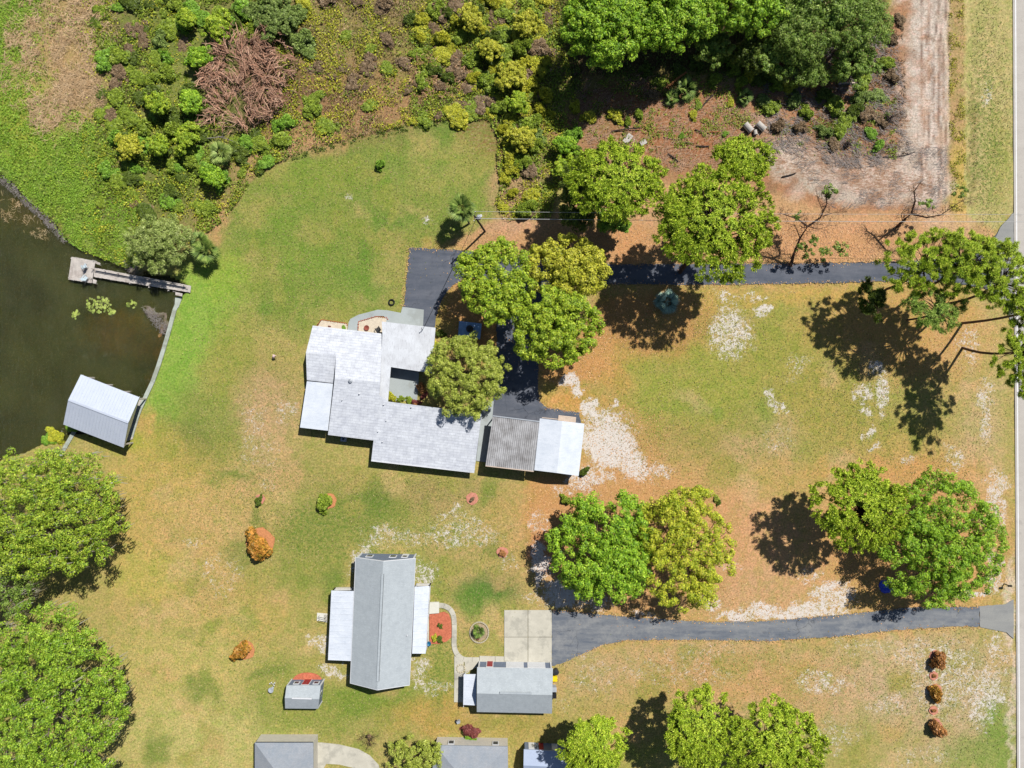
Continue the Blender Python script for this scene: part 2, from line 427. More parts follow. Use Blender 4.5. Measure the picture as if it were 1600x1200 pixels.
# broad lawn tones
blob(560, 330, 260, 150, (136, 146, 62), 0.9); blob(620, 230, 150, 45, (110, 142, 44), 0.8, -8); blob(470, 280, 60, 40, (134, 150, 50), 0.8)
blob(440, 360, 80, 60, (118, 144, 48), 0.75); blob(560, 400, 120, 40, (130, 144, 56), 0.6); blob(510, 470, 110, 60, (132, 144, 58), 0.8)
blob(690, 260, 70, 50, (164, 158, 78), 0.7); blob(590, 270, 70, 30, (160, 156, 80), 0.5); blob(620, 410, 70, 40, (150, 148, 66), 0.6)
blob(400, 330, 30, 30, (172, 158, 84), 0.6); blob(415, 415, 40, 26, (180, 158, 92), 0.6); blob(440, 470, 40, 30, (128, 142, 50), 0.6)
blob(610, 345, 30, 18, (96, 134, 42), 0.7); blob(560, 430, 30, 22, (104, 138, 44), 0.6); blob(590, 460, 40, 14, (164, 150, 84), 0.5)
blob(650, 200, 90, 20, (92, 134, 38), 0.7, -6); blob(750, 200, 22, 20, (176, 160, 96), 0.7); blob(740, 190, 14, 9, (86, 132, 36), 0.8)
for i in range(90):                                     # patchwork of greener and drier turf
    r = random.Random(i); x = r.uniform(380, 790); y = r.uniform(200, 500)
    blob(x, y, r.uniform(8, 32), r.uniform(6, 20), r.choice([(104, 138, 42), (124, 150, 44), (172, 158, 86), (160, 152, 70), (142, 150, 52), (182, 162, 100)]), r.uniform(0.35, 0.8), r.uniform(0, 180))
blob(318, 470, 55, 60, BR, 0.95); blob(285, 540, 45, 90, BR, 0.95, 15); blob(265, 620, 40, 60, (132, 168, 54), 0.9, 20); blob(350, 430, 40, 40, (140, 170, 40), 0.7)
blob(300, 700, 70, 50, (126, 138, 56), 0.8); blob(330, 640, 60, 40, (132, 146, 60), 0.8); blob(300, 690, 30, 30, (88, 122, 46), 0.6)
blob(360, 560, 40, 70, (142, 152, 54), 0.7); blob(420, 600, 50, 50, (150, 142, 70), 0.5); blob(420, 640, 50, 60, (190, 158, 116), 0.75)
blob(240, 700, 40, 30, (168, 160, 64), 0.7); blob(190, 690, 50, 16, (158, 166, 46), 0.9, 18); blob(230, 660, 14, 16, (206, 160, 96), 0.6)
# south-west lawn
blob(260, 800, 110, 110, (190, 164, 84), 0.8); blob(330, 830, 90, 70, (196, 164, 104), 0.7); blob(300, 930, 120, 60, (192, 162, 96), 0.7)
blob(300, 1060, 140, 90, (186, 172, 96), 0.9); blob(320, 1150, 140, 60, (186, 178, 104), 0.9); blob(230, 900, 50, 40, (180, 170, 76), 0.7)
blob(400, 960, 60, 50, (180, 160, 82), 0.6); blob(375, 965, 22, 18, (128, 150, 44), 0.8); blob(500, 1110, 120, 40, (134, 148, 56), 0.8)
blob(590, 1090, 80, 30, (120, 144, 44), 0.85); blob(440, 1060, 50, 40, (146, 152, 64), 0.7); blob(480, 870, 60, 60, (134, 144, 58), 0.75)
blob(560, 800, 90, 50, (124, 140, 52), 0.8); blob(500, 740, 60, 30, (160, 150, 78), 0.6); blob(620, 770, 60, 30, (130, 142, 52), 0.6)
blob(590, 780, 30, 26, (94, 126, 42), 0.6); blob(440, 720, 60, 40, (190, 160, 112), 0.6); blob(700, 770, 90, 26, (166, 146, 90), 0.7)
blob(760, 920, 50, 26, (74, 122, 42), 0.9); blob(740, 940, 40, 20, (100, 136, 46), 0.8); blob(700, 880, 50, 40, (176, 156, 94), 0.6); blob(670, 900, 18, 40, (120, 144, 46), 0.7, -30)
blob(690, 1060, 40, 50, (146, 152, 62), 0.7); blob(700, 1120, 90, 30, (182, 152, 72), 0.8); blob(780, 1130, 60, 20, (150, 146, 66), 0.7)
blob(790, 830, 40, 60, (180, 152, 78), 0.5); blob(830, 1140, 60, 40, (172, 152, 72), 0.6); blob(840, 800, 20, 60, (186, 150, 60), 0.7)
for i in range(110):
    r = random.Random(300 + i); x = r.uniform(220, 820); y = r.uniform(700, 1190)
    blob(x, y, r.uniform(8, 34), r.uniform(6, 20), r.choice([(120, 140, 50), (140, 150, 56), (196, 170, 110), (202, 176, 116), (160, 154, 72), (198, 162, 108), (110, 134, 48)]), r.uniform(0.35, 0.75), r.uniform(0, 180))
blob(560, 310, 230, 120, (116, 148, 50), .28); blob(500, 450, 120, 60, (112, 150, 48), .35)
# east lawn
blob(1150, 620, 230, 130, (160, 154, 66), 0.85); blob(1080, 600, 120, 60, (150, 158, 58), 0.7); blob(1060, 700, 140, 40, (162, 148, 78), 0.7)
blob(1200, 520, 60, 60, (150, 154, 58), 0.6); blob(1300, 620, 90, 60, (164, 154, 70), 0.6); blob(1420, 690, 90, 40, (166, 156, 72), 0.7)
blob(1000, 520, 100, 50, (176, 158, 66), 0.6); blob(1190, 690, 60, 50, (186, 160, 112), 0.7); blob(1150, 760, 160, 40, (186, 158, 88), 0.7)
blob(930, 560, 40, 60, (202, 154, 84), 0.7); blob(1090, 640, 60, 14, (118, 150, 46), 0.4); blob(1200, 640, 12, 40, (128, 150, 52), 0.5)
blob(950, 600, 40, 40, (196, 152, 80), 0.6); blob(1540, 620, 30, 200, (190, 168, 116), 0.8); blob(1520, 780, 50, 120, (192, 166, 122), 0.75)
blob(1100, 470, 110, 18, (186, 158, 72), 0.7); blob(1280, 460, 90, 16, (190, 160, 74), 0.7)
# litter rings round the trees
blob(1000, 850, 190, 130, (204, 158, 108), 0.8); blob(1200, 880, 120, 90, (200, 158, 116), 0.85); blob(1160, 830, 60, 60, (208, 158, 110), 0.6)
blob(880, 800, 60, 60, (204, 148, 90), 0.8); blob(850, 860, 24, 30, (206, 136, 96), 0.9); blob(1420, 850, 170, 140, (206, 158, 96), 0.8); blob(1400, 735, 120, 16, (204, 156, 90), 0.8)
blob(980, 740, 60, 40, (208, 156, 100), 0.7); blob(880, 640, 40, 30, (206, 148, 74), 0.8); blob(770, 480, 80, 90, (196, 140, 76), 0.9); blob(880, 560, 60, 40, (200, 140, 70), 0.8)
blob(1010, 500, 90, 50, (176, 128, 74), 0.85); blob(1290, 500, 50, 40, (186, 154, 80), 0.6); blob(1420, 510, 120, 70, (194, 158, 84), 0.8); blob(1500, 560, 50, 60, (196, 160, 96), 0.7)
# south-east
blob(1150, 1060, 250, 70, (190, 160, 112), 0.85); blob(1050, 1060, 120, 40, (196, 158, 106), 0.7); blob(1200, 1070, 140, 26, (200, 158, 106), 0.7); blob(960, 1060, 80, 40, (186, 162, 112), 0.7)
blob(1450, 1090, 150, 110, (188, 166, 126), 0.85); blob(1560, 1150, 26, 60, (126, 152, 58), 0.9); blob(1530, 1180, 60, 30, (134, 152, 70), 0.8); blob(1350, 1160, 80, 50, (164, 156, 84), 0.7)
blob(1000, 1120, 90, 50, (176, 158, 84), 0.7); blob(1300, 1090, 60, 40, (190, 160, 116), 0.6); blob(1400, 1060, 50, 60, (192, 168, 130), 0.6)
blob(950, 1180, 60, 30, (150, 152, 62), 0.7)
for i in range(110):
    r = random.Random(700 + i); x = r.uniform(860, 1570); y = r.choice([r.uniform(470, 760), r.uniform(1010, 1190)])
    blob(x, y, r.uniform(8, 36), r.uniform(6, 22), r.choice([(150, 150, 60), (172, 156, 84), (198, 170, 122), (140, 150, 56), (196, 160, 100), (160, 154, 70)]), r.uniform(0.35, 0.75), r.uniform(0, 180))
# strip between drive and clearing
w_ = poly([(770, 345), (860, 340), (900, 300), (1010, 280), (1210, 290), (1320, 320), (1480, 320), (1540, 350), (1560, 370), (1550, 415), (960, 415), (740, 395), (700, 380)], (194, 152, 108), 0.9, True)
blob(1300, 375, 90, 30, (206, 156, 114), 0.8); blob(800, 350, 40, 22, (196, 156, 120), 0.8); blob(980, 390, 30, 40, (206, 150, 96), 0.8); blob(1490, 345, 40, 20, (206, 172, 128), 0.8)
bare(w_)
# clearing
w_ = poly([(880, 150), (1010, 120), (1150, 130), (1370, 60), (1400, 0), (1400, -60), (1480, -60), (1482, 300), (1460, 330), (1300, 330), (1210, 300), (1100, 280), (1000, 290), (920, 260), (880, 230)], (168, 124, 88), 0.95, True)
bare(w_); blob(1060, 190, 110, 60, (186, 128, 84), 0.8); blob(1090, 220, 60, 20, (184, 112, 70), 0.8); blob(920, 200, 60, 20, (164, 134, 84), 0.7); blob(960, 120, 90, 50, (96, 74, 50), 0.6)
blob(1330, 200, 80, 50, (168, 120, 80), 0.7); blob(1390, 150, 20, 100, (164, 116, 80), 0.7)
w_ = poly([(1420, -80), (1480, -80), (1482, 300), (1470, 320), (1300, 315), (1210, 280), (1190, 230), (1260, 220), (1350, 250), (1400, 240), (1425, 120)], (184, 180, 166), 0.85, True)
bare(w_); blob(1270, 250, 80, 30, (198, 182, 166), 0.8, 15); blob(1380, 285, 90, 30, (198, 180, 166), 0.8); blob(1450, 150, 30, 160, (212, 204, 194), 0.7); blob(1190, 190, 30, 14, (190, 172, 160), 0.7)
blob(1470, 200, 5, 150, (188, 150, 118), 0.7); blob(1448, 150, 4, 160, (192, 152, 122), 0.6)
poly([(1481, -80), (1506, -80), (1510, 330), (1480, 330)], (178, 146, 106), 0.7, True); blob(1495, 200, 10, 80, (186, 150, 104), 0.6); blob(1500, 280, 12, 60, (196, 170, 80), 0.8)
poly([(1508, -80), (1586, -80), (1586, 330), (1552, 362), (1508, 330)], (184, 174, 112), 0.95); blob(1540, 130, 20, 60, (200, 182, 124), 0.6); blob(1560, 250, 20, 80, (160, 160, 74), 0.6); blob(1517, 230, 6, 80, (140, 128, 76), 0.7)
for x_, w_ in ((1440, 1.6), (1446, 1.2), (1453, 2.2), (1459, 1.2), (1465, 1.8), (1471, 1.3), (1477, 2.0), (1480, 1.2)):
    wob = x_ + (fbm(PY / 60, PX * 0 + x_, 12) - .5) * 14
    paint(np.exp(-((PX - wob) / w_) ** 2) * (PY < 305) * np.clip(fbm(PX / 8, PY / 30, int(x_)) * 2.2 - .5, 0, 1), (112, 90, 78), .9)
    paint(np.exp(-((PX - wob - 3) / w_) ** 2) * (PY < 305) * np.clip(fbm(PX / 8, PY / 30, int(x_) + 1) * 2 - .5, 0, 1), (226, 214, 200), .6)
blob(1581, 1080, 4, 140, (206, 192, 172), .8); blob(1580, 930, 8, 60, (206, 192, 172), .8)
for i_ in range(14): blob(1512 + i_ * 5, 150, 1.6, 190, [(196, 184, 120), (146, 146, 74)][i_ % 2], .45, 0, .8)
for i_ in range(120):
    r = random.Random(5000 + i_); x_ = r.choice([r.uniform(1375, 1450), r.uniform(1200, 1480)]); y_ = r.uniform(-20, 300) if x_ > 1390 else r.uniform(205, 320)
    blob(x_, y_, r.uniform(3, 12), r.uniform(3, 16), r.choice([(150, 112, 84), (168, 130, 100), (208, 196, 182), (186, 166, 148), (120, 92, 70)]), r.uniform(.3, .7), r.uniform(-30, 30))
# scrub and marsh soil, with dark gaps of the dead thicket painted in
poly(SCRUB, (150, 136, 82), 1.0); poly(MARSH, (124, 148, 52), 0.95, True)
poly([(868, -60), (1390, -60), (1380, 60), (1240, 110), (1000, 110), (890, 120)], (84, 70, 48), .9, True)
blob(90, 120, 70, 120, (178, 150, 100), 0.8, 10); blob(60, 250, 80, 60, (116, 146, 44), 0.8); blob(40, 190, 50, 60, (160, 172, 40), 0.7); blob(540, 150, 140, 70, (172, 132, 92), 0.8); blob(460, 215, 70, 26, (190, 146, 104), 0.8)
blob(400, 240, 40, 26, (190, 148, 104), 0.8, -30); blob(330, 345, 24, 26, (196, 150, 106), 0.8); blob(740, 170, 60, 20, (194, 158, 118), 0.8); blob(790, 230, 20, 60, (176, 136, 104), 0.8)
blob(800, 300, 30, 40, (190, 150, 116), 0.8); blob(870, 190, 30, 20, (186, 130, 90), 0.7); blob(720, 70, 100, 70, (126, 122, 50), 0.7); blob(820, 120, 60, 100, (130, 126, 50), 0.7)
blob(400, 130, 72, 72, (72, 54, 42), 0.95)  # ground darkened under the dead thicket so gaps between stems look shaded
blob(270, 150, 110, 130, (126, 138, 60), .85); blob(300, 40, 140, 50, (114, 126, 54), .85); blob(260, 290, 60, 60, (112, 122, 52), .8); blob(560, 80, 90, 60, (140, 132, 70), .6); blob(780, 120, 90, 110, (116, 120, 48), .8)
# asphalt edges gather orange pine straw
for p in [((640, 388), (628, 482)), ((640, 386), (745, 390)), ((960, 413), (1380, 410)), ((960, 445), (1390, 442)), ((842, 560), (842, 620)), ((850, 632), (905, 645)),
          ((900, 955), (1110, 972)), ((1110, 972), (1320, 960)), ((1320, 960), (1530, 947)), ((940, 1010), (1060, 1000)), ((1060, 1000), (1300, 996)), ((1300, 996), (1500, 980)), ((688, 480), (730, 430))]:
    (x1, y1), (x2, y2) = p; L = math.hypot(x2 - x1, y2 - y1); a = math.degrees(math.atan2(y2 - y1, x2 - x1))
    blob((x1 + x2) / 2, (y1 + y2) / 2, L / 2 + 4, 8, (202, 160, 96), 0.55, a, 0.6)
# dead-grass rings of mulch stay with their plants; submerged weed and lake bed
bed = in_poly(PX, PY, LAKE)
paint(bed.astype(float), (96, 84, 36)); 
for x, y, rx, ry, c in [(180, 520, 50, 30, (190, 140, 10)), (250, 540, 10, 30, (196, 140, 20)), (215, 540, 30, 24, (160, 120, 16)), (60, 330, 60, 30, (150, 130, 60)), (228, 420, 24, 14, (150, 140, 30)), (240, 600, 10, 22, (150, 96, 24))]:
    w = ell(x, y, rx, ry, 0, 0.6) * bed; paint(w, c, 0.95)
for x, y, rx, ry in [(238, 495, 26, 8), (200, 415, 22, 7), (256, 515, 8, 14)]:
    paint(ell(x, y, rx, ry, 30, 0.5), (120, 112, 108), 0.9)

# sand speckle weights
for q in [(950, 690, 46, 48, .92), (980, 720, 50, 26, .8, 35), (925, 640, 14, 16, .85), (905, 610, 10, 22, .8), (890, 590, 20, 10, .9), (920, 750, 40, 20, .75), (960, 630, 6, 8, .7), (1030, 735, 30, 14, .6),
          (1140, 515, 40, 45, .62), (1130, 465, 14, 12, .7), (1190, 485, 14, 12, .75), (1170, 462, 40, 6, .5), (1245, 575, 22, 26, .42), (1210, 630, 10, 36, .6, -35), (1210, 690, 30, 30, .38),
          (1350, 615, 16, 18, .62), (1350, 645, 11, 9, .7), (1380, 610, 14, 45, .66), (1355, 675, 11, 14, .62), (1367, 703, 8, 7, .7), (1420, 720, 14, 8, .55), (1370, 575, 16, 16, .75), (1515, 540, 24, 40, .5), (1540, 640, 14, 60, .55),
          (1555, 780, 24, 60, .62), (1490, 715, 24, 20, .5), (1550, 900, 22, 40, .6), (1520, 930, 50, 10, .7), (1240, 955, 100, 14, .75), (1300, 930, 40, 24, .66), (1110, 940, 24, 18, .62), (1140, 885, 30, 10, .45), (1260, 900, 30, 14, .5), (1150, 965, 30, 8, .8),
          (845, 880, 18, 34, .85), (880, 930, 34, 34, .8), (930, 945, 40, 14, .6), (1000, 958, 30, 8, .6), (840, 815, 16, 24, .5), (880, 760, 20, 14, .5),
          (620, 840, 60, 22, .5), (720, 830, 70, 30, .5), (700, 800, 30, 6, .6), (560, 870, 16, 40, .58, 25), (665, 900, 26, 26, .58), (790, 880, 24, 18, .45), (500, 1005, 20, 18, .62), (520, 1045, 30, 10, .6), (655, 1045, 14, 40, .55), (680, 1080, 34, 14, .5),
          (450, 640, 18, 22, .45), (425, 760, 14, 14, .45), (300, 850, 14, 14, .45), (665, 342, 10, 9, .66), (545, 310, 8, 7, .5), (1480, 1060, 70, 70, .5), (1540, 1090, 36, 60, .58), (1430, 1020, 40, 24, .48), (1290, 1065, 60, 22, .52), (1560, 1010, 16, 40, .55), (1390, 1100, 40, 20, .45),
          (900, 1020, 30, 10, .5), (930, 1060, 40, 40, .4), (870, 1100, 16, 16, .4), (1060, 1050, 120, 30, .36), (1300, 1150, 60, 30, .42), (1440, 1180, 60, 20, .4), (1540, 150, 16, 20, .5), (1180, 200, 14, 14, .45), (983, 217, 10, 12, .4), (400, 700, 40, 40, .36), (345, 900, 40, 40, .36), (395, 660, 26, 50, .4), (640, 990, 6, 60, .55), (840, 930, 40, 14, .45), (1090, 1020, 90, 14, .34), (1350, 1010, 60, 14, .4)]:
    x, y, rx, ry, s = q[:5]; msk(0, x, y, rx, ry, s, q[5] if len(q) > 5 else 0, 0.55)
# orange leaf litter speckle
for q in [(1000, 850, 180, 130, .7), (880, 790, 60, 60, .7), (1420, 840, 170, 140, .6), (780, 480, 80, 100, .75), (900, 560, 70, 50, .7), (1010, 500, 100, 60, .6), (1420, 520, 140, 90, .55), (1100, 380, 420, 36, .6), (960, 700, 90, 80, .6), (1150, 430, 400, 30, .4), (1150, 1060, 250, 60, .4), (950, 1140, 60, 60, .35), (700, 1130, 80, 30, .35)]:
    msk(1, q[0], q[1], q[2], q[3], q[4], 0, 0.5)
# brush streaks in the clearing
for q in [(1060, 200, 160, 80, .75), (1330, 180, 90, 110, .8), (1270, 260, 80, 40, .55), (1390, 290, 90, 30, .6), (960, 200, 70, 60, .7), (540, 150, 170, 90, .5), (760, 200, 60, 60, .5), (1440, 150, 40, 200, .4)]:
    msk(2, q[0], q[1], q[2], q[3], q[4], 0, 0.5)
# green weeds
for q in [(560, 830, 140, 60, .45), (480, 830, 60, 50, .5), (700, 840, 110, 40, .42), (690, 1050, 40, 60, .5), (400, 740, 120, 50, .38), (1120, 1030, 100, 24, .42), (1540, 200, 30, 160, .5), (940, 200, 60, 20, .5), (1180, 700, 40, 30, .4), (600, 420, 200, 120, .3)]:
    msk(3, q[0], q[1], q[2], q[3], q[4], 0, 0.5)

def ground_z(px, py):
    px = np.asarray(px, float); py = np.asarray(py, float)
    return (fbm(px / 60, py / 60, 9, 3) - 0.5) * 0.16
GZ = ground_z(PX, PY)
shallow = np.zeros_like(GZ)
for x, y, rx, ry in [(180, 520, 60, 36), (250, 545, 12, 36), (215, 540, 36, 30), (60, 330, 60, 30), (228, 420, 30, 18), (240, 600, 14, 26)]:
    shallow = np.maximum(shallow, ell(x, y, rx, ry, 0, 0.6))
GZ = np.where(bed, -1.15 + shallow * 0.72 + (fbm(PX / 10, PY / 10, 11) - .5) * 0.2, GZ)
for x, y, rx, ry in [(238, 495, 22, 6), (200, 415, 20, 6), (256, 515, 7, 12)]:
    GZ = np.where(bed, GZ + ell(x, y, rx, ry, 30, 0.5) * 1.0, GZ)
for (x, y, rx, ry, z) in [(400, 130, 75, 75, 0.3), (330, 120, 90, 70, 0.5)]:
    GZ = GZ + ell(x, y, rx, ry, 0, 0.5) * z * (~bed)
bw = np.exp(-((PX - 1517) / 7) ** 2) * ((PY < 330) & (PY > -100)); GZ = GZ - 0.12 * bw       # roadside swale
far = (np.abs(GX) > 88) | (np.abs(GY) > 68); GZ = np.where(far & ~bed, 0.0, GZ)

ny, nx = GX.shape
idx = np.arange(nx * ny).reshape(ny, nx)
F = np.stack([idx[:-1, :-1], idx[:-1, 1:], idx[1:, 1:], idx[1:, :-1]], -1).reshape(-1, 4)
V = np.stack([GX, GY, GZ], -1).reshape(-1, 3)

def ground_material():
    m, nt, N, L, out = nodes_of('ground_cover')
    at = N('ShaderNodeAttribute'); at.attribute_name = 'base_tone'
    mk = N('ShaderNodeAttribute'); mk.attribute_name = 'cover'
    sp = N('ShaderNodeSeparateColor'); L(mk.outputs['Color'], sp.inputs[0])
    v = texco(nt)
    n1 = noise(nt, v, 3.4, 8, 0.8); n2 = noise(nt, v, 0.5, 7, 0.72, 0.4); n3 = noise(nt, v, 1.1, 7, 0.75, 0.8); n4 = noise(nt, v, 5.5, 4, 0.65)
    col = at.outputs['Color']
    va = at.outputs['Alpha']
    col = mixc(nt, mathn(nt, 'MULTIPLY', maprange(nt, n2, 0.46, 0.58, 0.0, 0.62), va), col, mixc(nt, 1.0, col, (0.70, 0.90, 0.60, 1), 'MULTIPLY'))
    col = mixc(nt, maprange(nt, n3, 0.5, 0.6, 0.0, 0.8), col, mixc(nt, 1.0, col, (1.24, 1.1, 1.12, 1), 'MULTIPLY'))
    col = scale_col(nt, col, maprange(nt, n1, 0.38, 0.62, 0.62, 1.34))
    # small tufts greener or drier than the turf around them
    n5 = noise(nt, v, 1.9, 6, 0.8, 0.5); n6 = noise(nt, v, 2.7, 5, 0.8)
    col = mixc(nt, mathn(nt, 'MULTIPLY', mathn(nt, 'MULTIPLY', sstep(nt, n5, 0.53, 0.6), 0.45), va), col, mixc(nt, 1.0, col, (0.62, 0.86, 0.55, 1), 'MULTIPLY'))
    col = mixc(nt, mathn(nt, 'MULTIPLY', sstep(nt, n6, 0.55, 0.64), 0.5), col, mixc(nt, 0.5, col, alb((214, 192, 148))))
    # weeds
    wf = sstep(nt, mathn(nt, 'ADD', mk.outputs['Alpha'], mathn(nt, 'MULTIPLY', mathn(nt, 'SUBTRACT', noise(nt, v, 1.9, 4, 0.7), 0.5), 1.5)), 0.46, 0.6)
    col = mixc(nt, mathn(nt, 'MULTIPLY', wf, 0.6), col, alb((96, 124, 48)))
    # litter
    lf = sstep(nt, mathn(nt, 'ADD', sp.outputs[1], mathn(nt, 'MULTIPLY', mathn(nt, 'SUBTRACT', n4, 0.5), 1.7)), 0.42, 0.62)
    lc = ramp(nt, noise(nt, v, 7.0, 3, 0.7), [(0.3, alb((150, 98, 60))), (0.52, alb((204, 152, 96))), (0.72, alb((228, 190, 140)))])
    col = mixc(nt, mathn(nt, 'MULTIPLY', lf, 0.62), col, lc)
    # brush and raked streaks
    vs = texco(nt, 0.5, (0.55, 2.2, 1)); ns = noise(nt, vs, 1.7, 5, 0.75, 1.2)
    bf = sstep(nt, mathn(nt, 'ADD', sp.outputs[2], mathn(nt, 'MULTIPLY', mathn(nt, 'SUBTRACT', ns, 0.5), 1.9)), 0.45, 0.66)
    bc = ramp(nt, noise(nt, v, 2.6, 5, 0.7), [(0.32, alb((84, 60, 42))), (0.5, alb((150, 104, 70))), (0.68, alb((196, 176, 150)))])
    col = mixc(nt, mathn(nt, 'MULTIPLY', bf, 0.7), col, bc)
    # bare sand
    sn = mathn(nt, 'ADD', mathn(nt, 'MULTIPLY', mathn(nt, 'SUBTRACT', noise(nt, v, 1.3, 8, 0.82, 0.9), 0.5), 2.6), mathn(nt, 'MULTIPLY', mathn(nt, 'SUBTRACT', n4, 0.5), 1.1))
    sf = sstep(nt, mathn(nt, 'ADD', sp.outputs[0], sn), 0.47, 0.76)
    sf = mathn(nt, 'MULTIPLY', sf, sstep(nt, sp.outputs[0], 0.05, 0.3))
    sc_ = ramp(nt, n1, [(0.3, alb((192, 178, 164))), (0.6, alb((234, 228, 222)))])
    col = mixc(nt, mathn(nt, 'MULTIPLY', sf, 0.92), col, sc_)
    b = principled(nt, col, 0.95, 0.12, n1, 0.5, 0.06)
    L(b.outputs[0], out.inputs['Surface']); return m
M['ground'] = ground_material()
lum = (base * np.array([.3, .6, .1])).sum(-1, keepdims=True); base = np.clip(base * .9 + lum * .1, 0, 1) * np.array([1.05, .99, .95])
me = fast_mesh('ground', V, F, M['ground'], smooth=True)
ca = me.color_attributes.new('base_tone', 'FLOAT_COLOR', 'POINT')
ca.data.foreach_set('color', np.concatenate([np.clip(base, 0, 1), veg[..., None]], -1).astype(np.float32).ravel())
cb = me.color_attributes.new('cover', 'FLOAT_COLOR', 'POINT'); cb.data.foreach_set('color', mask.astype(np.float32).ravel())
tag(link('ground', me), kind='structure', label='patchy lawn, leaf litter, sand and scrub soil around the houses')

# ------------------------------------------------------------------ lake
def water_material():
    m, nt, N, L, out = nodes_of('lake_water')
    v = texco(nt); vs = texco(nt, math.radians(20), (1.0, 0.33, 1))
    w1 = noise(nt, vs, 1.5, 4, 0.6); w2 = noise(nt, v, 5.0, 3, 0.6)
    hgt = mathn(nt, 'ADD', w1, mathn(nt, 'MULTIPLY', w2, 0.35))
    bmp = N('ShaderNodeBump'); bmp.inputs['Strength'].default_value = 1.0; bmp.inputs['Distance'].default_value = 0.5; L(hgt, bmp.inputs['Height'])
    d = N('ShaderNodeBsdfDiffuse')
    L(ramp(nt, noise(nt, v, 0.12, 4, 0.6), [(0.35, alb((52, 60, 24))), (0.65, alb((78, 84, 38)))]), d.inputs['Color'])
    t = N('ShaderNodeBsdfTransparent'); t.inputs['Color'].default_value = (0.85, 0.75, 0.4, 1)
    mx = N('ShaderNodeMixShader'); mx.inputs[0].default_value = 0.42; L(d.outputs[0], mx.inputs[1]); L(t.outputs[0], mx.inputs[2])
    g = N('ShaderNodeBsdfGlossy'); g.inputs['Roughness'].default_value = 0.12; L(bmp.outputs[0], g.inputs['Normal'])
    fr = N('ShaderNodeFresnel'); fr.inputs['IOR'].default_value = 1.33; L(bmp.outputs[0], fr.inputs['Normal'])
    mx2 = N('ShaderNodeMixShader'); L(fr.outputs[0], mx2.inputs[0]); L(mx.outputs[0], mx2.inputs[1]); L(g.outputs[0], mx2.inputs[2])
    L(mx2.outputs[0], out.inputs['Surface']); return m
M['water'] = water_material()
WZ = -0.28
big = [(x, y) for x, y in LAKE]
mb = MB(); mb.poly([(((x - 800) * S), ((600 - y) * S), WZ) for x, y in reversed([(-9000, -400), (310, 200), (330, 470), (260, 720), (-9000, 1700)])])
tag(mb.build('lake_water', M['water']), kind='structure', label='dark brown lake water rippled by the wind')

# ------------------------------------------------------------------ asphalt, concrete
def mat_asphalt(name, c, c2, k=0.4):
    m, nt, N, L, out = nodes_of(name); v = texco(nt); vs = texco(nt, 0.0, (0.25, 1.4, 1))
    col = mixc(nt, maprange(nt, noise(nt, vs, 0.5, 5, 0.7), 0.4, 0.75, 0, k), alb(c), alb(c2))
    col = mixc(nt, maprange(nt, noise(nt, v, 0.22, 6, 0.75), 0.5, 0.66, 0, k * .7), col, alb(c2))
    col = mixc(nt, mathn(nt, 'MULTIPLY', sstep(nt, noise(nt, v, 0.5, 5, 0.7), 0.58, 0.66), 0.3), col, alb(tuple(x * .75 for x in c)))
    cr = N('ShaderNodeTexVoronoi'); cr.feature = 'DISTANCE_TO_EDGE'; cr.inputs['Scale'].default_value = 0.35
    wv = N('ShaderNodeVectorMath'); wv.operation = 'ADD'; nn = N('ShaderNodeTexNoise'); nn.inputs['Scale'].default_value = 1.2; nn.inputs['Detail'].default_value = 5; L(v, nn.inputs['Vector']); L(nn.outputs['Color'], wv.inputs[0]); L(v, wv.inputs[1]); L(wv.outputs[0], cr.inputs['Vector'])
    cm = mathn(nt, 'MULTIPLY', mathn(nt, 'LESS_THAN', cr.outputs['Distance'], 0.012), sstep(nt, noise(nt, v, 0.12, 2, 0.5), 0.5, 0.62))
    col = mixc(nt, mathn(nt, 'MULTIPLY', cm, 0.5 if 'driveway' in name else 0.08), col, alb(tuple(x * .5 for x in c)))
    g = noise(nt, v, 8, 4, 0.7); col = scale_col(nt, col, maprange(nt, g, 0.3, 0.7, 0.88, 1.12))
    b = principled(nt, col, 0.85, 0.25, g, 0.25, 0.01); L(b.outputs[0], out.inputs['Surface']); return m
M['asphalt'] = mat_asphalt('driveway_asphalt', (88, 94, 106), (126, 128, 136), 0.55)
M['asphalt_worn'] = mat_asphalt('worn_driveway_asphalt', (104, 111, 122), (160, 160, 158), 0.8)
M['road'] = mat_asphalt('road_asphalt', (196, 190, 182), (178, 172, 164), 0.5)
M['shoulder'] = mat_asphalt('worn_apron', (158, 158, 154), (128, 130, 132), 0.6)

def smooth_closed(pts, n=4):
    out = []; L = len(pts)
    for i in range(L):
        p0, p1, p2, p3 = [Vector(pts[(i + k) % L] + (0,)) for k in (-1, 0, 1, 2)]
        for j in range(n):
            t = j / n
            out.append(0.5 * ((2 * p1) + (p2 - p0) * t + (2 * p0 - 5 * p1 + 4 * p2 - p3) * t * t + (3 * p1 - p0 - 3 * p2 + p3) * t ** 3))
    return [(p.x, p.y) for p in out]
def resample(pts, d=6, jit=0.0, seed=0):
    r = random.Random(seed); out = []
    for i in range(len(pts)):
        (x1, y1), (x2, y2) = pts[i], pts[(i + 1) % len(pts)]; n = max(1, int(math.hypot(x2 - x1, y2 - y1) / d))
        for j in range(n): out.append((x1 + (x2 - x1) * j / n + r.uniform(-jit, jit), y1 + (y2 - y1) * j / n + r.uniform(-jit, jit)))
    return out
def ccw(pts):
    a = sum(p[0] * q[1] - q[0] * p[1] for p, q in zip(pts, pts[1:] + pts[:1])); return pts if a > 0 else pts[::-1]
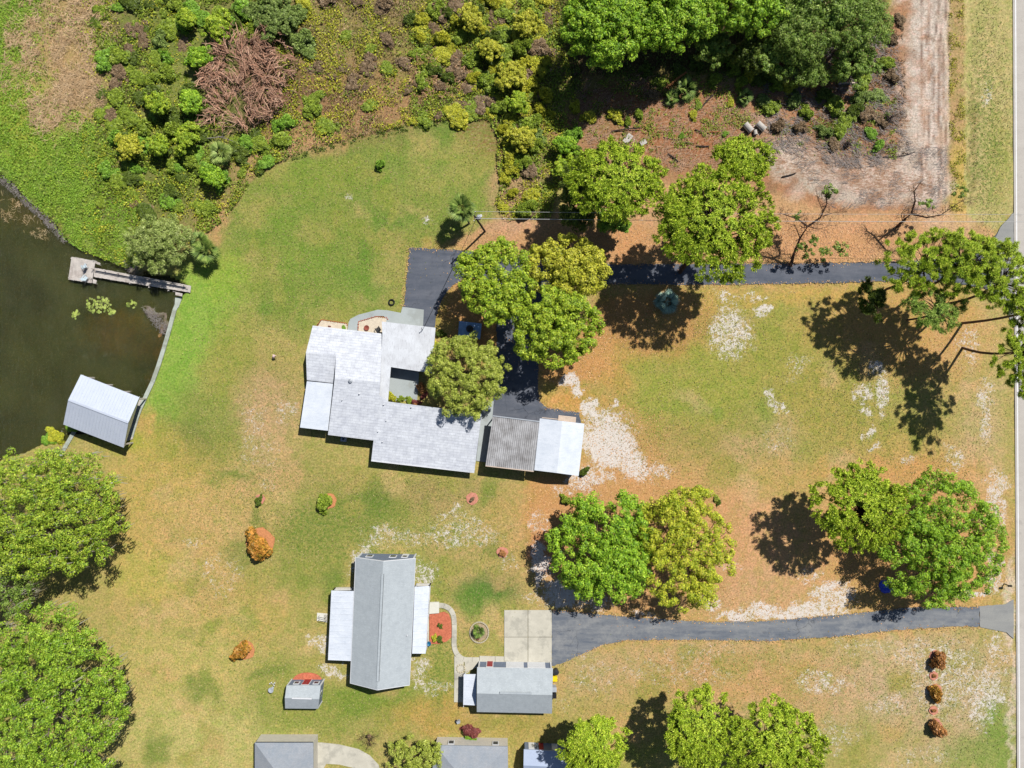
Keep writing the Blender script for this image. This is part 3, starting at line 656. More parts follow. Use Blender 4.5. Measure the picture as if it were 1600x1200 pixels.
def sheet(name, pts, z, mat, t=0.25, **kw):
    q = ccw([((x - 800) * S, (600 - y) * S) for x, y in pts])
    o = MB().slab([(x, y, z) for x, y in q], t).build(name, mat); tag(o, **kw); return o

Z1 = 0.105
sheet('driveway', resample([(640, 387), (747, 393), (830, 402), (960, 413), (1100, 412), (1250, 412), (1390, 409), (1480, 404), (1530, 394), (1552, 372), (1566, 352), (1583, 335), (1583, 512), (1570, 478), (1545, 452), (1480, 440),
       (1390, 440), (1250, 443), (1100, 445), (960, 444), (880, 446), (850, 450), (842, 500), (842, 565), (841, 615), (844, 628), (855, 637), (905, 645), (909, 662), (842, 700), (770, 700), (768, 640), (778, 580), (776, 520), (772, 460), (752, 436), (728, 432), (706, 448), (692, 465), (684, 485), (679, 512), (661, 520), (629, 505)], 4, 1.0, 1),
      Z1, M['asphalt'], kind='structure', label='dark asphalt drive and parking pad of the white-roofed house')
sheet('driveway', resample([(862, 953), (900, 956), (1000, 965), (1110, 972), (1200, 970), (1320, 960), (1420, 949), (1530, 947.5), (1530, 979), (1500, 978), (1400, 984), (1300, 995), (1200, 1001), (1060, 999), (980, 1000), (940, 1008), (905, 1024), (880, 1036), (862, 1040)], 4, 1.0, 2),
      Z1, M['asphalt_worn'], kind='structure', label='curving asphalt drive to the grey-roofed garage')
sheet('driveway_apron', resample([(1530, 947), (1570, 944), (1583, 936), (1583, 998), (1572, 988), (1545, 982), (1530, 979)], 6, 0.5, 3), Z1 + 0.004, M['shoulder'], kind='structure', label='pale worn apron where the south drive meets the road')
sheet('driveway_apron', resample([(1548, 386), (1562, 356), (1583, 332), (1583, 512), (1568, 476), (1550, 456)], 6, 0.5, 4), Z1 + 0.004, M['shoulder'], kind='structure', label='pale worn apron where the north drive meets the road')
sheet('road', [(1582, -6000), (1582, 0), (1585, 600), (1588.5, 1200), (1592, 6000), (1665, 6000), (1660, 600), (1655, -6000)], Z1 + 0.008, M['road'], kind='structure', label='pale grey two-lane road along the right edge')
sheet('edge_line', [(1585.2, -6000), (1585.2, 0), (1588, 600), (1591.5, 1200), (1595, 6000), (1596.6, 6000), (1593.1, 1200), (1589.6, 600), (1586.8, 0), (1586.8, -6000)], Z1 + 0.014, M['line_paint'], t=0.006, kind='structure', label='white painted edge line of the road')
# ------------------------------------------------------------------ buildings
HR = math.radians(6.7)     # the houses' roofs are turned a little from the picture's axes
M['roof_white'] = mat_roof('white_coated_shingles', (232, 236, 243), (186, 190, 202), HR, 0.42, 0.12, (0.5, 2.2, 1), 0.6, 0.6, sc=0.9)
M['roof_stain'] = mat_roof('stained_white_flat_roof', (226, 230, 236), (168, 168, 172), HR, 0.0, 0.1, (3.2, 0.7, 1), 0.6, 0.4)
M['roof_metal_w'] = mat_roof('white_metal_roof', (230, 236, 245), (196, 206, 220), HR, 0.0, 0.1, (0.6, 2.0, 1), 0.45, 0.5, 0.4)
M['roof_grey'] = mat_roof('grey_shingles', (190, 198, 203), (170, 178, 184), math.radians(3), 0.16, 0.05, (2.0, 0.5, 1), 0.85, 0.5, 0.15, 0.9)
M['roof_dark'] = mat_roof('dark_grey_shingles', (156, 164, 174), (176, 178, 182), 0.0, 0.17, 0.06, (2.0, 0.5, 1), 0.85, 0.6, 0.15, 0.6)
M['roof_shade_tint'] = mat_roof('shade_tinted_metal_roof', (166, 180, 206), (150, 164, 192), 0.0, 0.0, 0.1, None, 0.4, 0.4, 0.4)  # bluish tone of a shaded grey roof is put into the colour
M['roof_corr'] = mat_roof('weathered_corrugated', (188, 188, 190), (112, 108, 106), HR, 0.0, 0.1, (2.6, 0.35, 1), 0.7, 0.7, 0.3)

def up(pts):
    pts = [Vector(p) for p in pts]
    a = sum(p.x * q.y - q.x * p.y for p, q in zip(pts, pts[1:] + pts[:1])); return pts if a > 0 else pts[::-1]
def slab(name, pts, t, mat, parent):
    return MB().slab(up(pts), t).build(name, mat, parent)
def on_wall(parent, name, p, q, s, e, z0, z1, mat, depth=0.06, off=0.0, nrm=None):
    """a panel on the wall that runs from p to q (ground points), between distances s and e along it"""
    p = Vector((p[0], p[1], 0)); q = Vector((q[0], q[1], 0)); d = (q - p).normalized()
    n = nrm if nrm is not None else Vector((d.y, -d.x, 0))
    c = p + d * (s + e) / 2 + n * (off + depth / 2); c.z = (z0 + z1) / 2
    return MB().box(c, (e - s, depth, z1 - z0), math.atan2(d.y, d.x)).build(name, mat, parent)
def window(parent, p, q, s, e, z0, z1, nrm=None, frame=None, name='window'):
    w = on_wall(parent, name, p, q, s, e, z0, z1, frame or M['white_trim'], 0.08, 0.0, nrm)
    on_wall(w, 'pane', p, q, s + 0.14, e - 0.14, z0 + 0.14, z1 - 0.14, M['glass'], 0.03, 0.07, nrm)
    return w
def gable(parent, A, B, R, wall, roof, side=0.35, end=(0.12, 0.12), t=0.16):
    """A, B: the two eaves as (start, end); R: the ridge; returns the wall's ground corners"""
    for pts in ([A[0], A[1], R[1], R[0]], [R[0], R[1], B[1], B[0]]): slab('roof_slope', pts, t, roof, parent)
    ax = (R[1] - R[0]).normalized(); ax.z = 0
    def ins(p, e, other):
        s_ = (other - p); s_.z = 0; s_.normalize()
        return Vector((p.x, p.y, 0)) + s_ * side + ax * (end[0] if e == 0 else -end[1])
    a0, a1, b0, b1 = ins(A[0], 0, B[0]), ins(A[1], 1, B[1]), ins(B[0], 0, A[0]), ins(B[1], 1, A[1])
    r0 = Vector((R[0].x, R[0].y, 0)) + ax * end[0]; r1 = Vector((R[1].x, R[1].y, 0)) - ax * end[1]
    def up_to(p, z): return Vector((p.x, p.y, z))
    eps = t + 0.02; ze = A[0].z; zr = R[0].z
    sl = (zr - ze) * side / max(0.1, (Vector((R[0].x - A[0].x, R[0].y - A[0].y, 0))).length)
    zw = ze + sl - eps; zq = zr - eps
    v = [up_to(p, -0.2) for p in (a0, a1, b1, b0)] + [up_to(a0, zw), up_to(a1, zw), up_to(b1, zw), up_to(b0, zw), up_to(r0, zq), up_to(r1, zq)]
    mb = MB(); mb.v = [tuple(p) for p in v]
    mb.f = [(0, 1, 5, 4), (2, 3, 7, 6), (1, 2, 6, 9, 5), (3, 0, 4, 8, 7), (3, 2, 1, 0), (4, 5, 9, 8), (8, 9, 6, 7)]; mb.m = [0] * 7
    mb.build('wall', wall, parent)
    return a0, a1, b0, b1
def walls(parent, pts, mat, inset=0.35):
    """closed block of walls under a roof: (px, py, top)"""
    P3 = [P(x, y, z) for x, y, z in pts]; c = sum(P3, Vector()) / len(P3); out = []
    for p in P3:
        d = Vector((c.x - p.x, c.y - p.y, 0)).normalized(); out.append(Vector((p.x, p.y, p.z)) + d * inset * 1.4)
    out = up(out); mb = MB(); n = len(out)
    mb.v = [(p.x, p.y, -0.2) for p in out] + [tuple(p) for p in out]
    mb.f = [tuple(range(n, 2 * n))] + [(i, (i + 1) % n, n + (i + 1) % n, n + i) for i in range(n)]; mb.m = [0] * (n + 1)
    return mb.build('wall', mat, parent)
def vent(parent, px, py, z, r=0.09, h=0.35, mat=None, name='vent_pipe'):
    p = P(px, py, z); return MB().tube([p - Vector((0, 0, 0.25)), p + Vector((0, 0, h))], r, 8).build(name, mat or M['white_trim'], parent)

# --- the white-roofed house
h1 = empty('white_roofed_house', P(600, 620), 'long low house with white coated roofs around a small courtyard', 'house')
def hz(px, py): return 3.65 - 0.14 * (-(px - 523) * 0.117 + (py - 591) * 0.993) * S
slab('roof_slope', [P(488.5, 509.3, 2.1), P(527, 514, 2.1), P(525, 555.5, 2.93), P(478, 551, 2.9)], 0.18, M['roof_white'], h1)
slab('roof_slope', [P(527, 514, 2.1), P(597, 522, 2.1), P(594, 597.5, 3.65), P(523, 591, 3.65)], 0.18, M['roof_white'], h1)
slab('roof_slope', [P(478, 551, 2.9), P(525, 555.5, 2.93), P(521, 598.5, 2.3), P(479.5, 594, 2.3)], 0.18, M['roof_white'], h1)
out = [(523, 591), (594, 597.5), (592.5, 617), (606, 627.5), (752.5, 646), (741, 738.5), (580, 720), (583.7, 687.5), (512.5, 678.7)]
slab('roof_slope', [P(x, y, hz(x, y)) for x, y in out], 0.18, M['roof_white'], h1)
slab('flat_roof', [P(596.5, 502.3, 2.62), P(680.5, 512, 2.62), P(674.5, 583, 2.62), P(653.5, 580, 2.62), P(610.7, 573.5, 2.62), P(606, 629, 2.62), P(592, 618, 2.62), P(597.5, 522, 2.62)], 0.2, M['roof_stain'], h1)
slab('porch_roof', [P(479.5, 595.6, 2.32), P(520.5, 599.5, 2.38), P(512.3, 673, 2.3), P(468.7, 668, 2.25)], 0.1, M['roof_metal_w'], h1)
for a, b in (((488.5, 509.3, 2.1), (597, 522, 2.1)), ((580, 720, 2.05), (741, 738.5, 1.96)), ((512.5, 678.7, 2.42), (583.7, 687.5, 2.4))):
    p, q = P(*a), P(*b); MB().beam(p - Vector((0, 0, 0.1)), q - Vector((0, 0, 0.1)), 0.14, 0.16).build('gutter', M['white_trim'], h1)
walls(h1, [(490, 511, 1.9), (596, 524, 1.9), (592, 600, 3.3), (582, 686, 2.2), (514, 677, 2.2), (522, 600, 2.05), (480, 596, 2.05)], M['wall_cream'], 0.3)
walls(h1, [(592, 630, 3.0), (752, 647, 2.9), (741, 737, 1.75), (581, 719, 1.82)], M['wall_cream'], 0.3)
walls(h1, [(598, 504, 2.4), (680, 513, 2.4), (674, 580, 2.4), (610, 573, 2.4)], M['wall_cream'], 0.3)
walls(h1, [(480, 597, 2.1), (519, 601, 2.1), (512, 671, 2.05), (470, 667, 2.05)], M['glass'], 0.25)
for x, y, r in ((562, 615, .12), (548, 596, .16), (535, 625, .07), (600, 632, .09), (643, 636, .1), (604, 657, .07), (591, 674, .07), (598, 690, .09)):
    vent(h1, x, y, hz(x, y), r, 0.3)
MB().lathe([(0.22, 0), (0.22, .12), (0.3, .16), (0.3, .3), (0.05, .42)], P(548, 595, hz(548, 595)) - Vector((0, 0, .05)), 12).build('roof_ventilator', M['metal_grey'], h1)
p = P(660, 515, 2.62); MB().tube([p, p + Vector((0, 0, 1.0)), p + Vector((0.1, 0.25, 1.15))], 0.05, 8).build('service_mast', M['metal_dark'], h1)
for s in range(5):                                       # windows towards the courtyard and the south
    p, q = P(583, 719), P(740, 737); d = q - p
    window(h1, p + Vector((0, 0.36, 0)), q + Vector((0, 0.36, 0)), 1.5 + s * 3, 2.8 + s * 3, 0.9, 1.6)
ac = empty('air_conditioner', P(538.5, 684.5), 'square air conditioning unit against the south wall of the white-roofed house', 'air conditioner')
MB().box(P(538.5, 685) + Vector((0, 0, 0.4)), (0.85, 0.85, 0.8), -HR).build('cabinet', M['metal_grey'], ac)
MB().torus(P(538.5, 685) + Vector((0, 0, 0.82)), 0.3, 0.03).build('fan_ring', M['white_trim'], ac)
for k in range(5):
    a = k * 2 * math.pi / 5; c = P(538.5, 685) + Vector((0, 0, 0.81)); MB().beam(c, c + Vector((math.cos(a), math.sin(a), 0)) * 0.28, 0.09, 0.02).build('fan_blade', M['metal_dark'], ac)

# carport
cp = empty('carport', P(800, 690), 'open carport with weathered grey corrugated roof between house and white garage', 'carport')
A0, A1, B0, B1 = P(770, 650.5, 3.1), P(843, 659.5, 3.2), P(758.7, 727.3, 3.0), P(834, 736, 3.1)
npan = 8
for k in range(npan):
    mb = MB(); nr = 12
    for i in range(nr + 1):
        s = (k + i / nr * 0.995) / npan; a = A0.lerp(A1, s); b = B0.lerp(B1, s); dz = 0.045 * math.cos(i / nr * 2 * math.pi * 3)
        mb.v += [(a.x, a.y, a.z + dz), (b.x, b.y, b.z + dz), (a.x, a.y, a.z + dz - 0.02), (b.x, b.y, b.z + dz - 0.02)]
    for i in range(nr):
        j = i * 4; mb.f += [(j, j + 1, j + 5, j + 4), (j + 2, j + 6, j + 7, j + 3)]; mb.m += [0, 0]
    mb.build('roof_panel', M['roof_corr'], cp)
MB().beam(A0 + Vector((0, 0.08, 0.0)), A1 + Vector((0, 0.08, 0.0)), 0.16, 0.2).build('front_beam', M['metal_grey'], cp)
MB().beam(B0 + Vector((0, -0.06, -0.05)), B1 + Vector((0, -0.06, -0.05)), 0.12, 0.2).build('rear_beam', M['new_wood'], cp)
for a in (A0, A0.lerp(A1, 0.5), A1, B0, B0.lerp(B1, 0.5), B1):
    c = Vector((a.x, a.y, 0)).lerp(Vector((P(800, 690).x, P(800, 690).y, 0)), 0.05)
    MB().box((c.x, c.y, a.z / 2 - 0.1), (0.14, 0.14, a.z - 0.2)).build('post', M['new_wood'], cp)
# white garage
wg = empty('white_garage', P(873, 700), 'white gabled garage at the east end of the carport', 'garage')
a0, a1, b0, b1 = gable(wg, (P(843.5, 653.7, 3.15), P(834.8, 734.7, 3.15)), (P(913.2, 662, 3.0), P(904.2, 743.7, 3.0)), (P(878.5, 658, 3.75), P(870.2, 739, 3.75)), M['wall_cream'], M['roof_metal_w'], 0.3, (0.3, 0.3))
on_wall(wg, 'garage_door', b0, a0, 1.2, 3.8, 0.05, 2.3, M['white_trim'], 0.06, 0.0)
MB().beam(P(847, 652.5, 2.9), P(872, 655, 2.9), 0.1, 0.1).build('door_track', M['new_wood'], wg)
rp = empty('wooden_ramp', P(886, 654), 'pale timber ramp in front of the white garage', 'ramp')
for k in range(5):
    p = P(872.5 - k * 0.2, 649.5 + k * 2.0); q = P(900 - k * 0.2, 652.5 + k * 2.0); z = 0.16 + k * 0.03
    MB().beam(p + Vector((0, 0, z)), q + Vector((0, 0, z)), 0.18, 0.06).build('plank', M['new_wood'], rp)

# paving round the white-roofed house
sheet('garden_path', [(543, 518), (545, 504), (547.5, 498.5), (560, 492), (590.5, 484), (606, 485), (626.5, 489), (629, 479.5), (662.5, 484), (661, 510), (600, 520), (604, 500), (600, 494), (588, 494), (561, 503), (558.5, 520)], Z1 + 0.02, M['concrete'], t=0.2, kind='structure', label='grey concrete path curving round the gravel bed')
sheet('courtyard_floor', [(609, 572), (655, 578), (652, 625), (606, 627)], Z1, M['concrete'], kind='structure', label='grey concrete courtyard floor')
sheet('walkway', [(753, 640), (757, 626), (771.5, 626.5), (769.5, 652), (761, 722), (744, 720)], Z1 + 0.015, M['concrete'], t=0.2, kind='structure', label='grey concrete walkway between house and carport')
def brick_row(parent, path, seed=0):
    r = random.Random(seed); me = fast_mesh('brick', *[(lambda b: (b.v, b.f))(MB().box((0, 0, 0), (0.21, 0.1, 0.12)))][0], M['brick'])
    for (x1, y1), (x2, y2) in zip(path, path[1:]):
        p, q = P(x1, y1), P(x2, y2); L = (q - p).length; n = max(1, int(L / 0.27))
        for i in range(n):
            c = p.lerp(q, (i + .5) / n); o = link('brick', me); o.location = (c.x - parent.location.x, c.y - parent.location.y, 0.16 + r.uniform(0, .03) - parent.location.z)
            o.rotation_euler = (r.uniform(-.1, .1), r.uniform(-.1, .1), math.atan2(q.y - p.y, q.x - p.x) + (math.pi / 2 if i % 2 else 0) + r.uniform(-.1, .1)); o.parent = parent
gb = empty('gravel_bed', P(580, 508), 'cream gravel bed edged with red brick beside the curved path', 'garden bed')
slab('gravel', [P(559.5, 524, .13), P(560.5, 503, .13), P(588, 495, .13), P(602, 496.5, .13), P(604, 500, .13), P(598, 524, .13)], 0.2, M['gravel'], gb); brick_row(gb, [(559.5, 516), (560.5, 502.5), (588, 494.5), (605.5, 496.5), (606.5, 501)], 1)
gb2 = empty('gravel_bed', P(520, 507), 'cream gravel bed edged with red brick along the house\'s north wall', 'garden bed')
slab('gravel', [P(495, 513, .13), P(502, 500.5, .13), P(543, 506, .13), P(542, 520, .13)], 0.2, M['gravel'], gb2); brick_row(gb2, [(495, 510), (502.5, 499.5), (543, 505.3), (542.5, 510)], 2)
pot = empty('fire_bowl', P(573.5, 512.5), 'round rust-red fire bowl on the cream gravel', 'fire bowl')
MB().lathe([(0.18, 0.1), (0.34, 0.22), (0.42, 0.36), (0.34, 0.33), (0.1, 0.24)], P(573.5, 512.5), 16).build('bowl', mat_plain('rust_red_iron', (150, 80, 66), 0.8, 0.3), pot)
MB().lathe([(0.2, 0.0), (0.2, 0.1), (0.1, 0.12)], P(573.5, 512.5), 12).build('base', M['metal_dark'], pot)
def chair(name, px, py, rz, mats, label, group=None, z=0.12):
    e = empty(name, P(px, py) + Vector((0, 0, z)), label, 'chair', group); c = Vector(e.location)
    R = Matrix.Rotation(rz, 3, 'Z')
    def bx(nm, off, d, m, tilt=0.0): 
        o = MB().box((0, 0, 0), d).build(nm, m); o.parent = e; o.location = R @ Vector(off); o.rotation_euler = (tilt, 0, rz); return o
    for i in range(4): bx('seat_slat', (0, 0.2 - i * 0.13, 0.36 - (3 - i) * 0.012), (0.52, 0.11, 0.025), mats)
    for i in range(4): bx('back_slat', (-0.2 + i * 0.135, -0.38, 0.72), (0.12, 0.03, 0.72), mats, 0.35)
    for sx in (-1, 1):
        bx('armrest', (sx * 0.33, -0.02, 0.56), (0.12, 0.68, 0.03), mats)
        for sy in (-0.28, 0.28): bx('leg', (sx * 0.3, sy, 0.27), (0.06, 0.06, 0.54), mats)
    return e
chair('metal_chair', 591.5, 514.5, 0.6, M['metal_dark'], 'dark metal chair on the gravel by the flat roof', z=0.13)
# pale slab under the oaks, its colour tinted with the blue of their shade
ws = empty('pump_slab', P(735, 514), 'pale slab tinted shade-blue with dark tank under the oaks', 'slab')
slab('slab', [P(717.5, 501.5, 0.5), P(752.5, 505.5, 0.5), P(750, 530, 0.5), P(715.5, 526, 0.5)], 0.45, M['slab_shade_tint'], ws)
MB().lathe([(0.5, 0), (0.55, .1), (0.55, .5), (0.42, .62), (0.1, .66)], P(734, 514, 0.5), 16).build('tank', M['metal_dark'], ws, True)
MB().tube([P(741, 511, .5), P(741, 511, .9), P(737, 512, .95)], 0.06, 8).build('pump_pipe', M['metal_grey'], ws)

# --- grey-roofed house
h2 = empty('grey_roofed_house', P(600, 970), 'long house with grey shingle gable roof and white porch roofs on both sides', 'house')
a0, a1, b0, b1 = gable(h2, (P(556, 871, 2.9), P(547.5, 1067.5, 2.9)), (P(649, 872.5, 2.9), P(639.7, 1070.5, 2.9)), (P(598.7, 877, 4.75), P(589.5, 1078.3, 4.75)), M['siding'], M['roof_grey'], 0.3, (0.1, 0.3))
R0, R1 = P(598.7, 877, 4.75), P(589.5, 1078.3, 4.75)
MB().beam(R0.lerp(R1, 0.1) + Vector((0, 0, .03)), R0.lerp(R1, 0.93) + Vector((0, 0, .03)), 0.34, 0.1).build('ridge_vent', M['roof_grey'], h2)
MB().beam(R0.lerp(R1, 0.1) + Vector((0.2, 0, .0)), R0.lerp(R1, 0.93) + Vector((0.2, 0, .0)), 0.03, 0.1).build('ridge_flashing', M['metal_dark'], h2)
L2 = (a0 - b0).length; nN = Vector((0.03, 1, 0)).normalized()
for s in (1.0, 4.6): window(h2, a0, b0, s, s + 1.1, 1.0, 2.3, nN)
dr = on_wall(h2, 'door', a0, b0, L2 - 2.0, L2 - 1.0, 0.1, 2.2, M['white_trim'], 0.07, 0.0, nN); on_wall(dr, 'door_light', a0, b0, L2 - 1.8, L2 - 1.2, 1.2, 2.0, M['glass'], 0.03, 0.06, nN)
for c in (a0, b0): MB().box((c.x, c.y + 0.03, 1.35), (0.2, 0.2, 2.9)).build('corner_trim', M['white_trim'], h2)
for p, q in (((556, 871, 2.9), (598.7, 877, 4.75)), ((649, 872.5, 2.9), (598.7, 877, 4.75)), ((547.5, 1067.5, 2.9), (589.5, 1078.3, 4.75)), ((639.7, 1070.5, 2.9), (589.5, 1078.3, 4.75))):
    MB().beam(P(*p) - Vector((0, 0, .1)), P(*q) - Vector((0, 0, .1)), 0.08, 0.2).build('barge_board', M['white_trim'], h2)
for p, q in (((556, 871), (547.5, 1067.5)), ((649, 872.5), (639.7, 1070.5))):
    MB().beam(P(*p, 2.82), P(*q, 2.82), 0.12, 0.12).build('gutter', M['white_trim'], h2)
for x, y in ((620.5, 895), (636.5, 992)): vent(h2, x, y, 3.5 if x < 630 else 3.1, 0.08, 0.35)
def panel_roof(parent, q, n, mat, name='roof_panel'):
    a, b, c, d = q                                       # a-b one end, d-c the other
    for k in range(n):
        s, e = k / n, (k + 0.985) / n
        mb = MB().slab(up([a.lerp(d, s), b.lerp(c, s), b.lerp(c, e), a.lerp(d, e)]), 0.06)
        mb.beam(a.lerp(d, e) + Vector((0, 0, .02)), b.lerp(c, e) + Vector((0, 0, .02)), 0.05, 0.05); mb.build(name, mat, parent)
def porch(parent, q, n, zf, wall_mat):
    panel_roof(parent, q, n, M['roof_metal_w'])
    c = sum(q, Vector()) / 4
    pts = []
    for p in q: d = Vector((c.x - p.x, c.y - p.y, 0)).normalized(); pts.append(Vector((p.x, p.y, 0)) + d * 0.22)
    MB().slab(up([Vector((p.x, p.y, 0.3)) for p in pts]), 0.5).build('porch_floor', M['conc_tan'], parent)
    for i in range(4):
        p, r = pts[i], pts[(i + 1) % 4]; L = (r - p).length; n_ = max(1, int(L / 2.2)); zt = min(q[i].z, q[(i + 1) % 4].z) - 0.12
        for k in range(n_ + 1):
            s = p.lerp(r, k / n_)
            if k < n_ or i == 3: MB().box((s.x, s.y, (0.3 + zt) / 2), (0.12, 0.12, zt - 0.3)).build('post', M['white_trim'], parent)
        MB().beam(Vector((p.x, p.y, zt)), Vector((r.x, r.y, zt)), 0.1, 0.14).build('beam', M['white_trim'], parent)
        MB().beam(Vector((p.x, p.y, 1.1)), Vector((r.x, r.y, 1.1)), 0.07, 0.07).build('rail', M['white_trim'], parent)
porch(h2, [P(517.7, 922.7, 2.45), P(554.5, 923.5, 2.8), P(548.7, 1032.5, 2.8), P(512.5, 1031, 2.45)], 12, 0.3, None)
porch(h2, [P(671, 915.5, 2.45), P(648, 917, 2.8), P(643.9, 1021, 2.8), P(665, 1021, 2.45)], 9, 0.3, None)
st = empty('entry_steps', P(503, 965), 'small concrete landing with handrails at the west porch', 'steps')
slab('landing', [P(495.5, 957.5, .12), P(511.5, 959, .12), P(511, 972.5, .12), P(495, 970, .12)], 0.2, M['conc_white'], st)
for k, (x, z) in enumerate(((508.5, .22), (510.5, .32))): MB().box(P(x, 965) + Vector((0, 0, z / 2)), (0.3, 1.0, z)).build('step', M['conc_tan'], st)
for y in (961.5, 967): MB().tube([P(499.5, y) + Vector((0, 0, 0.1)), P(499.5, y) + Vector((0, 0, .8)), P(511, y + .8) + Vector((0, 0, 1.15)), P(511, y + .8) + Vector((0, 0, .2))], 0.035, 6).build('handrail', M['metal_dark'], st)
stoop = empty('stoop', P(678, 950), 'white concrete stoop at the east porch', 'stoop')
slab('slab', [P(669, 941.5, .3), P(686, 941, .3), P(686, 958, .3), P(668.5, 959.5, .3)], 0.4, M['conc_white'], stoop)
MB().box(P(664.5, 950) + Vector((0.35, 0, 0.2)), (0.35, 1.2, 0.42)).build('step', M['conc_tan'], stoop)

# walk, slab drive
def ribbon(pts, w):
    L, Rr = [], []
    for i, p in enumerate(pts):
        d = pts[min(i + 1, len(pts) - 1)] - pts[max(i - 1, 0)]; d = d.normalized(); n = Vector((-d.y, d.x, 0)); L.append(p + n * w / 2); Rr.append(p - n * w / 2)
    return L, Rr
ctl = [(684, 945.5), (694, 946.5), (703, 951.5), (708.5, 961), (710, 975), (709.8, 995), (710, 1010), (714.5, 1022), (724, 1029.5), (738, 1030.5), (749, 1030.5)]
path = []
for i in range(len(ctl) - 1):
    p0, p1, p2, p3 = [P(*ctl[min(max(i + k, 0), len(ctl) - 1)]) for k in (-1, 0, 1, 2)]
    for j in range(4):
        t = j / 4; path.append(0.5 * ((2 * p1) + (p2 - p0) * t + (2 * p0 - 5 * p1 + 4 * p2 - p3) * t * t + (3 * p1 - p0 - 3 * p2 + p3) * t ** 3))
path.append(P(*ctl[-1])); Lf, Rt = ribbon(path, 0.78)
sw = MB(); n = 0
root = tag(bpy.data.objects.new('sidewalk', None), kind='structure', label='pale curved sidewalk from the porch to the slab drive'); COL.objects.link(root); root.location = P(711, 990)
for i in range(0, len(path) - 1, 4):
    e = min(i + 4, len(path) - 1)
    pts = [Lf[k] for k in range(i, e + 1)] + [Rt[k] for k in range(e, i - 1, -1)]
    c = sum(pts, Vector()) / len(pts); slab('paving_slab', [Vector((p.x, p.y, Z1 + .03)).lerp(Vector((c.x, c.y, Z1 + .03)), 0.025) for p in pts], 0.2, M['conc_tan'], root)
for q in (((749.5, 1024.5), (773.5, 1025), (773.5, 1037), (749.5, 1037)), ((774, 1025), (787.5, 1025.5), (787.5, 1037), (774, 1037)), ((726, 1034), (749, 1033.5), (746, 1042), (727, 1050)), ((710, 1024.5), (724.5, 1033.5), (724.5, 1060), (710, 1060)), ((710, 1060.8), (726, 1060.8), (726, 1097), (709.5, 1096.5))):
    slab('paving_slab', [P(x, y) + Vector((0, 0, Z1 + .02)) for x, y in q], 0.2, M['conc_tan'], root)
root = tag(bpy.data.objects.new('parking_slab', None), kind='structure', label='pale concrete parking slab of four panels before the garage'); COL.objects.link(root); root.location = P(825, 995)
for x0, x1 in ((788, 824.6), (825.3, 862)):
    for y0, y1 in ((953, 994.6), (995.4, 1040)): slab('paving_slab', [P(x0, y0) + Vector((0, 0, Z1 + .03)), P(x1, y0) + Vector((0, 0, Z1 + .03)), P(x1, y1) + Vector((0, 0, Z1 + .03)), P(x0, y1) + Vector((0, 0, Z1 + .03))], 0.2, M['conc_tan'], root)

# --- garage with grey roof
g2 = empty('grey_roofed_garage', P(804, 1078), 'grey-roofed garage with two white doors facing the parking slab', 'garage')
a0, a1, b0, b1 = gable(g2, (P(745.5, 1043, 2.6), P(864, 1044.7, 2.6)), (P(745, 1112.5, 2.6), P(862.5, 1115, 2.6)), (P(745, 1083.5, 4.3), P(863, 1086, 4.3)), M['siding'], M['roof_grey'], 0.1, (0.25, 0.25))
up_n = Vector((0, 1, 0)); Lg = (a1 - a0).length
for s in (0.5 * Lg, 0.745 * Lg):
    gd = on_wall(g2, 'garage_door', a0, a1, s - 1.4, s + 1.4 - 0.05, 0.05, 2.2, M['white_trim'], 0.06, 0.0, up_n) if s < 0.6 * Lg else on_wall(g2, 'garage_door', a0, a1, 0.80 * Lg - 1.4, 0.80 * Lg + 1.35, 0.05, 2.2, M['white_trim'], 0.06, 0.0, up_n)
rd = on_wall(g2, 'door', a0, a1, 1.1, 2.2, 0.05, 2.15, M['white_trim'], 0.06, 0.0, up_n); on_wall(rd, 'door_leaf', a0, a1, 1.22, 2.08, 0.08, 2.05, M['red_door'], 0.04, 0.05, up_n)
for c in (a0, a1): MB().box((c.x, c.y + 0.03, 1.2), (0.2, 0.16, 2.6)).build('corner_trim', M['white_trim'], g2)
MB().beam(P(781, 1082.5, 4.36), P(831, 1083.5, 4.36), 0.34, 0.1).build('ridge_vent', M['roof_grey'], g2)
MB().beam(P(745.5, 1043, 2.5), P(864, 1044.7, 2.5), 0.1, 0.14).build('gutter', M['white_trim'], g2)
panel_roof(g2, [P(724.5, 1053.5, 2.3), P(744.5, 1053.5, 2.5), P(744, 1102, 2.5), P(723.7, 1101, 2.3)], 5, M['roof_metal_w'], 'awning_panel')
for x, y in ((726, 1055), (725, 1077), (725, 1099)): MB().box(P(x, y, 1.1), (0.1, 0.1, 2.3)).build('awning_post', M['white_trim'], g2)
MB().beam(P(726.5, 1052.5, 2.2), P(733, 1049, 2.2), 0.06, 0.06).build('awning_brace', M['white_trim'], g2)
def bin_(name, px, py, d, h, mat, label, round_=True, rz=0.0):
    e = empty(name, P(px, py), label, 'bin'); c = P(px, py)
    if round_: MB().lathe([(d * .42, 0), (d * .5, h * .94)], c, 16).build('body', mat, e); MB().lathe([(d * .53, h * .94), (d * .53, h), (d * .1, h + .05)], c, 16).build('lid', mat, e)
    else:
        MB().box(c + Vector((0, 0, h / 2)), (d * .85, d, h), rz).build('body', mat, e); MB().box(c + Vector((0.02, 0, h + .03)), (d * .95, d * 1.06, .06), rz).build('lid', mat, e)
        for s in (-1, 1): MB().torus(c + Vector((-d * .4, s * d * .42, .12)), 0.1, 0.03, 10, 6).build('wheel', M['black'], e)
    return e
bin_('trash_can', 868.3, 1046.5, 0.85, 1.0, M['metal_dark'], 'round black trash can at the garage corner')
bin_('recycling_bin', 866.6, 1057.8, 0.75, 0.7, M['yellow'], 'bright yellow bin beside the grey-roofed garage', False)
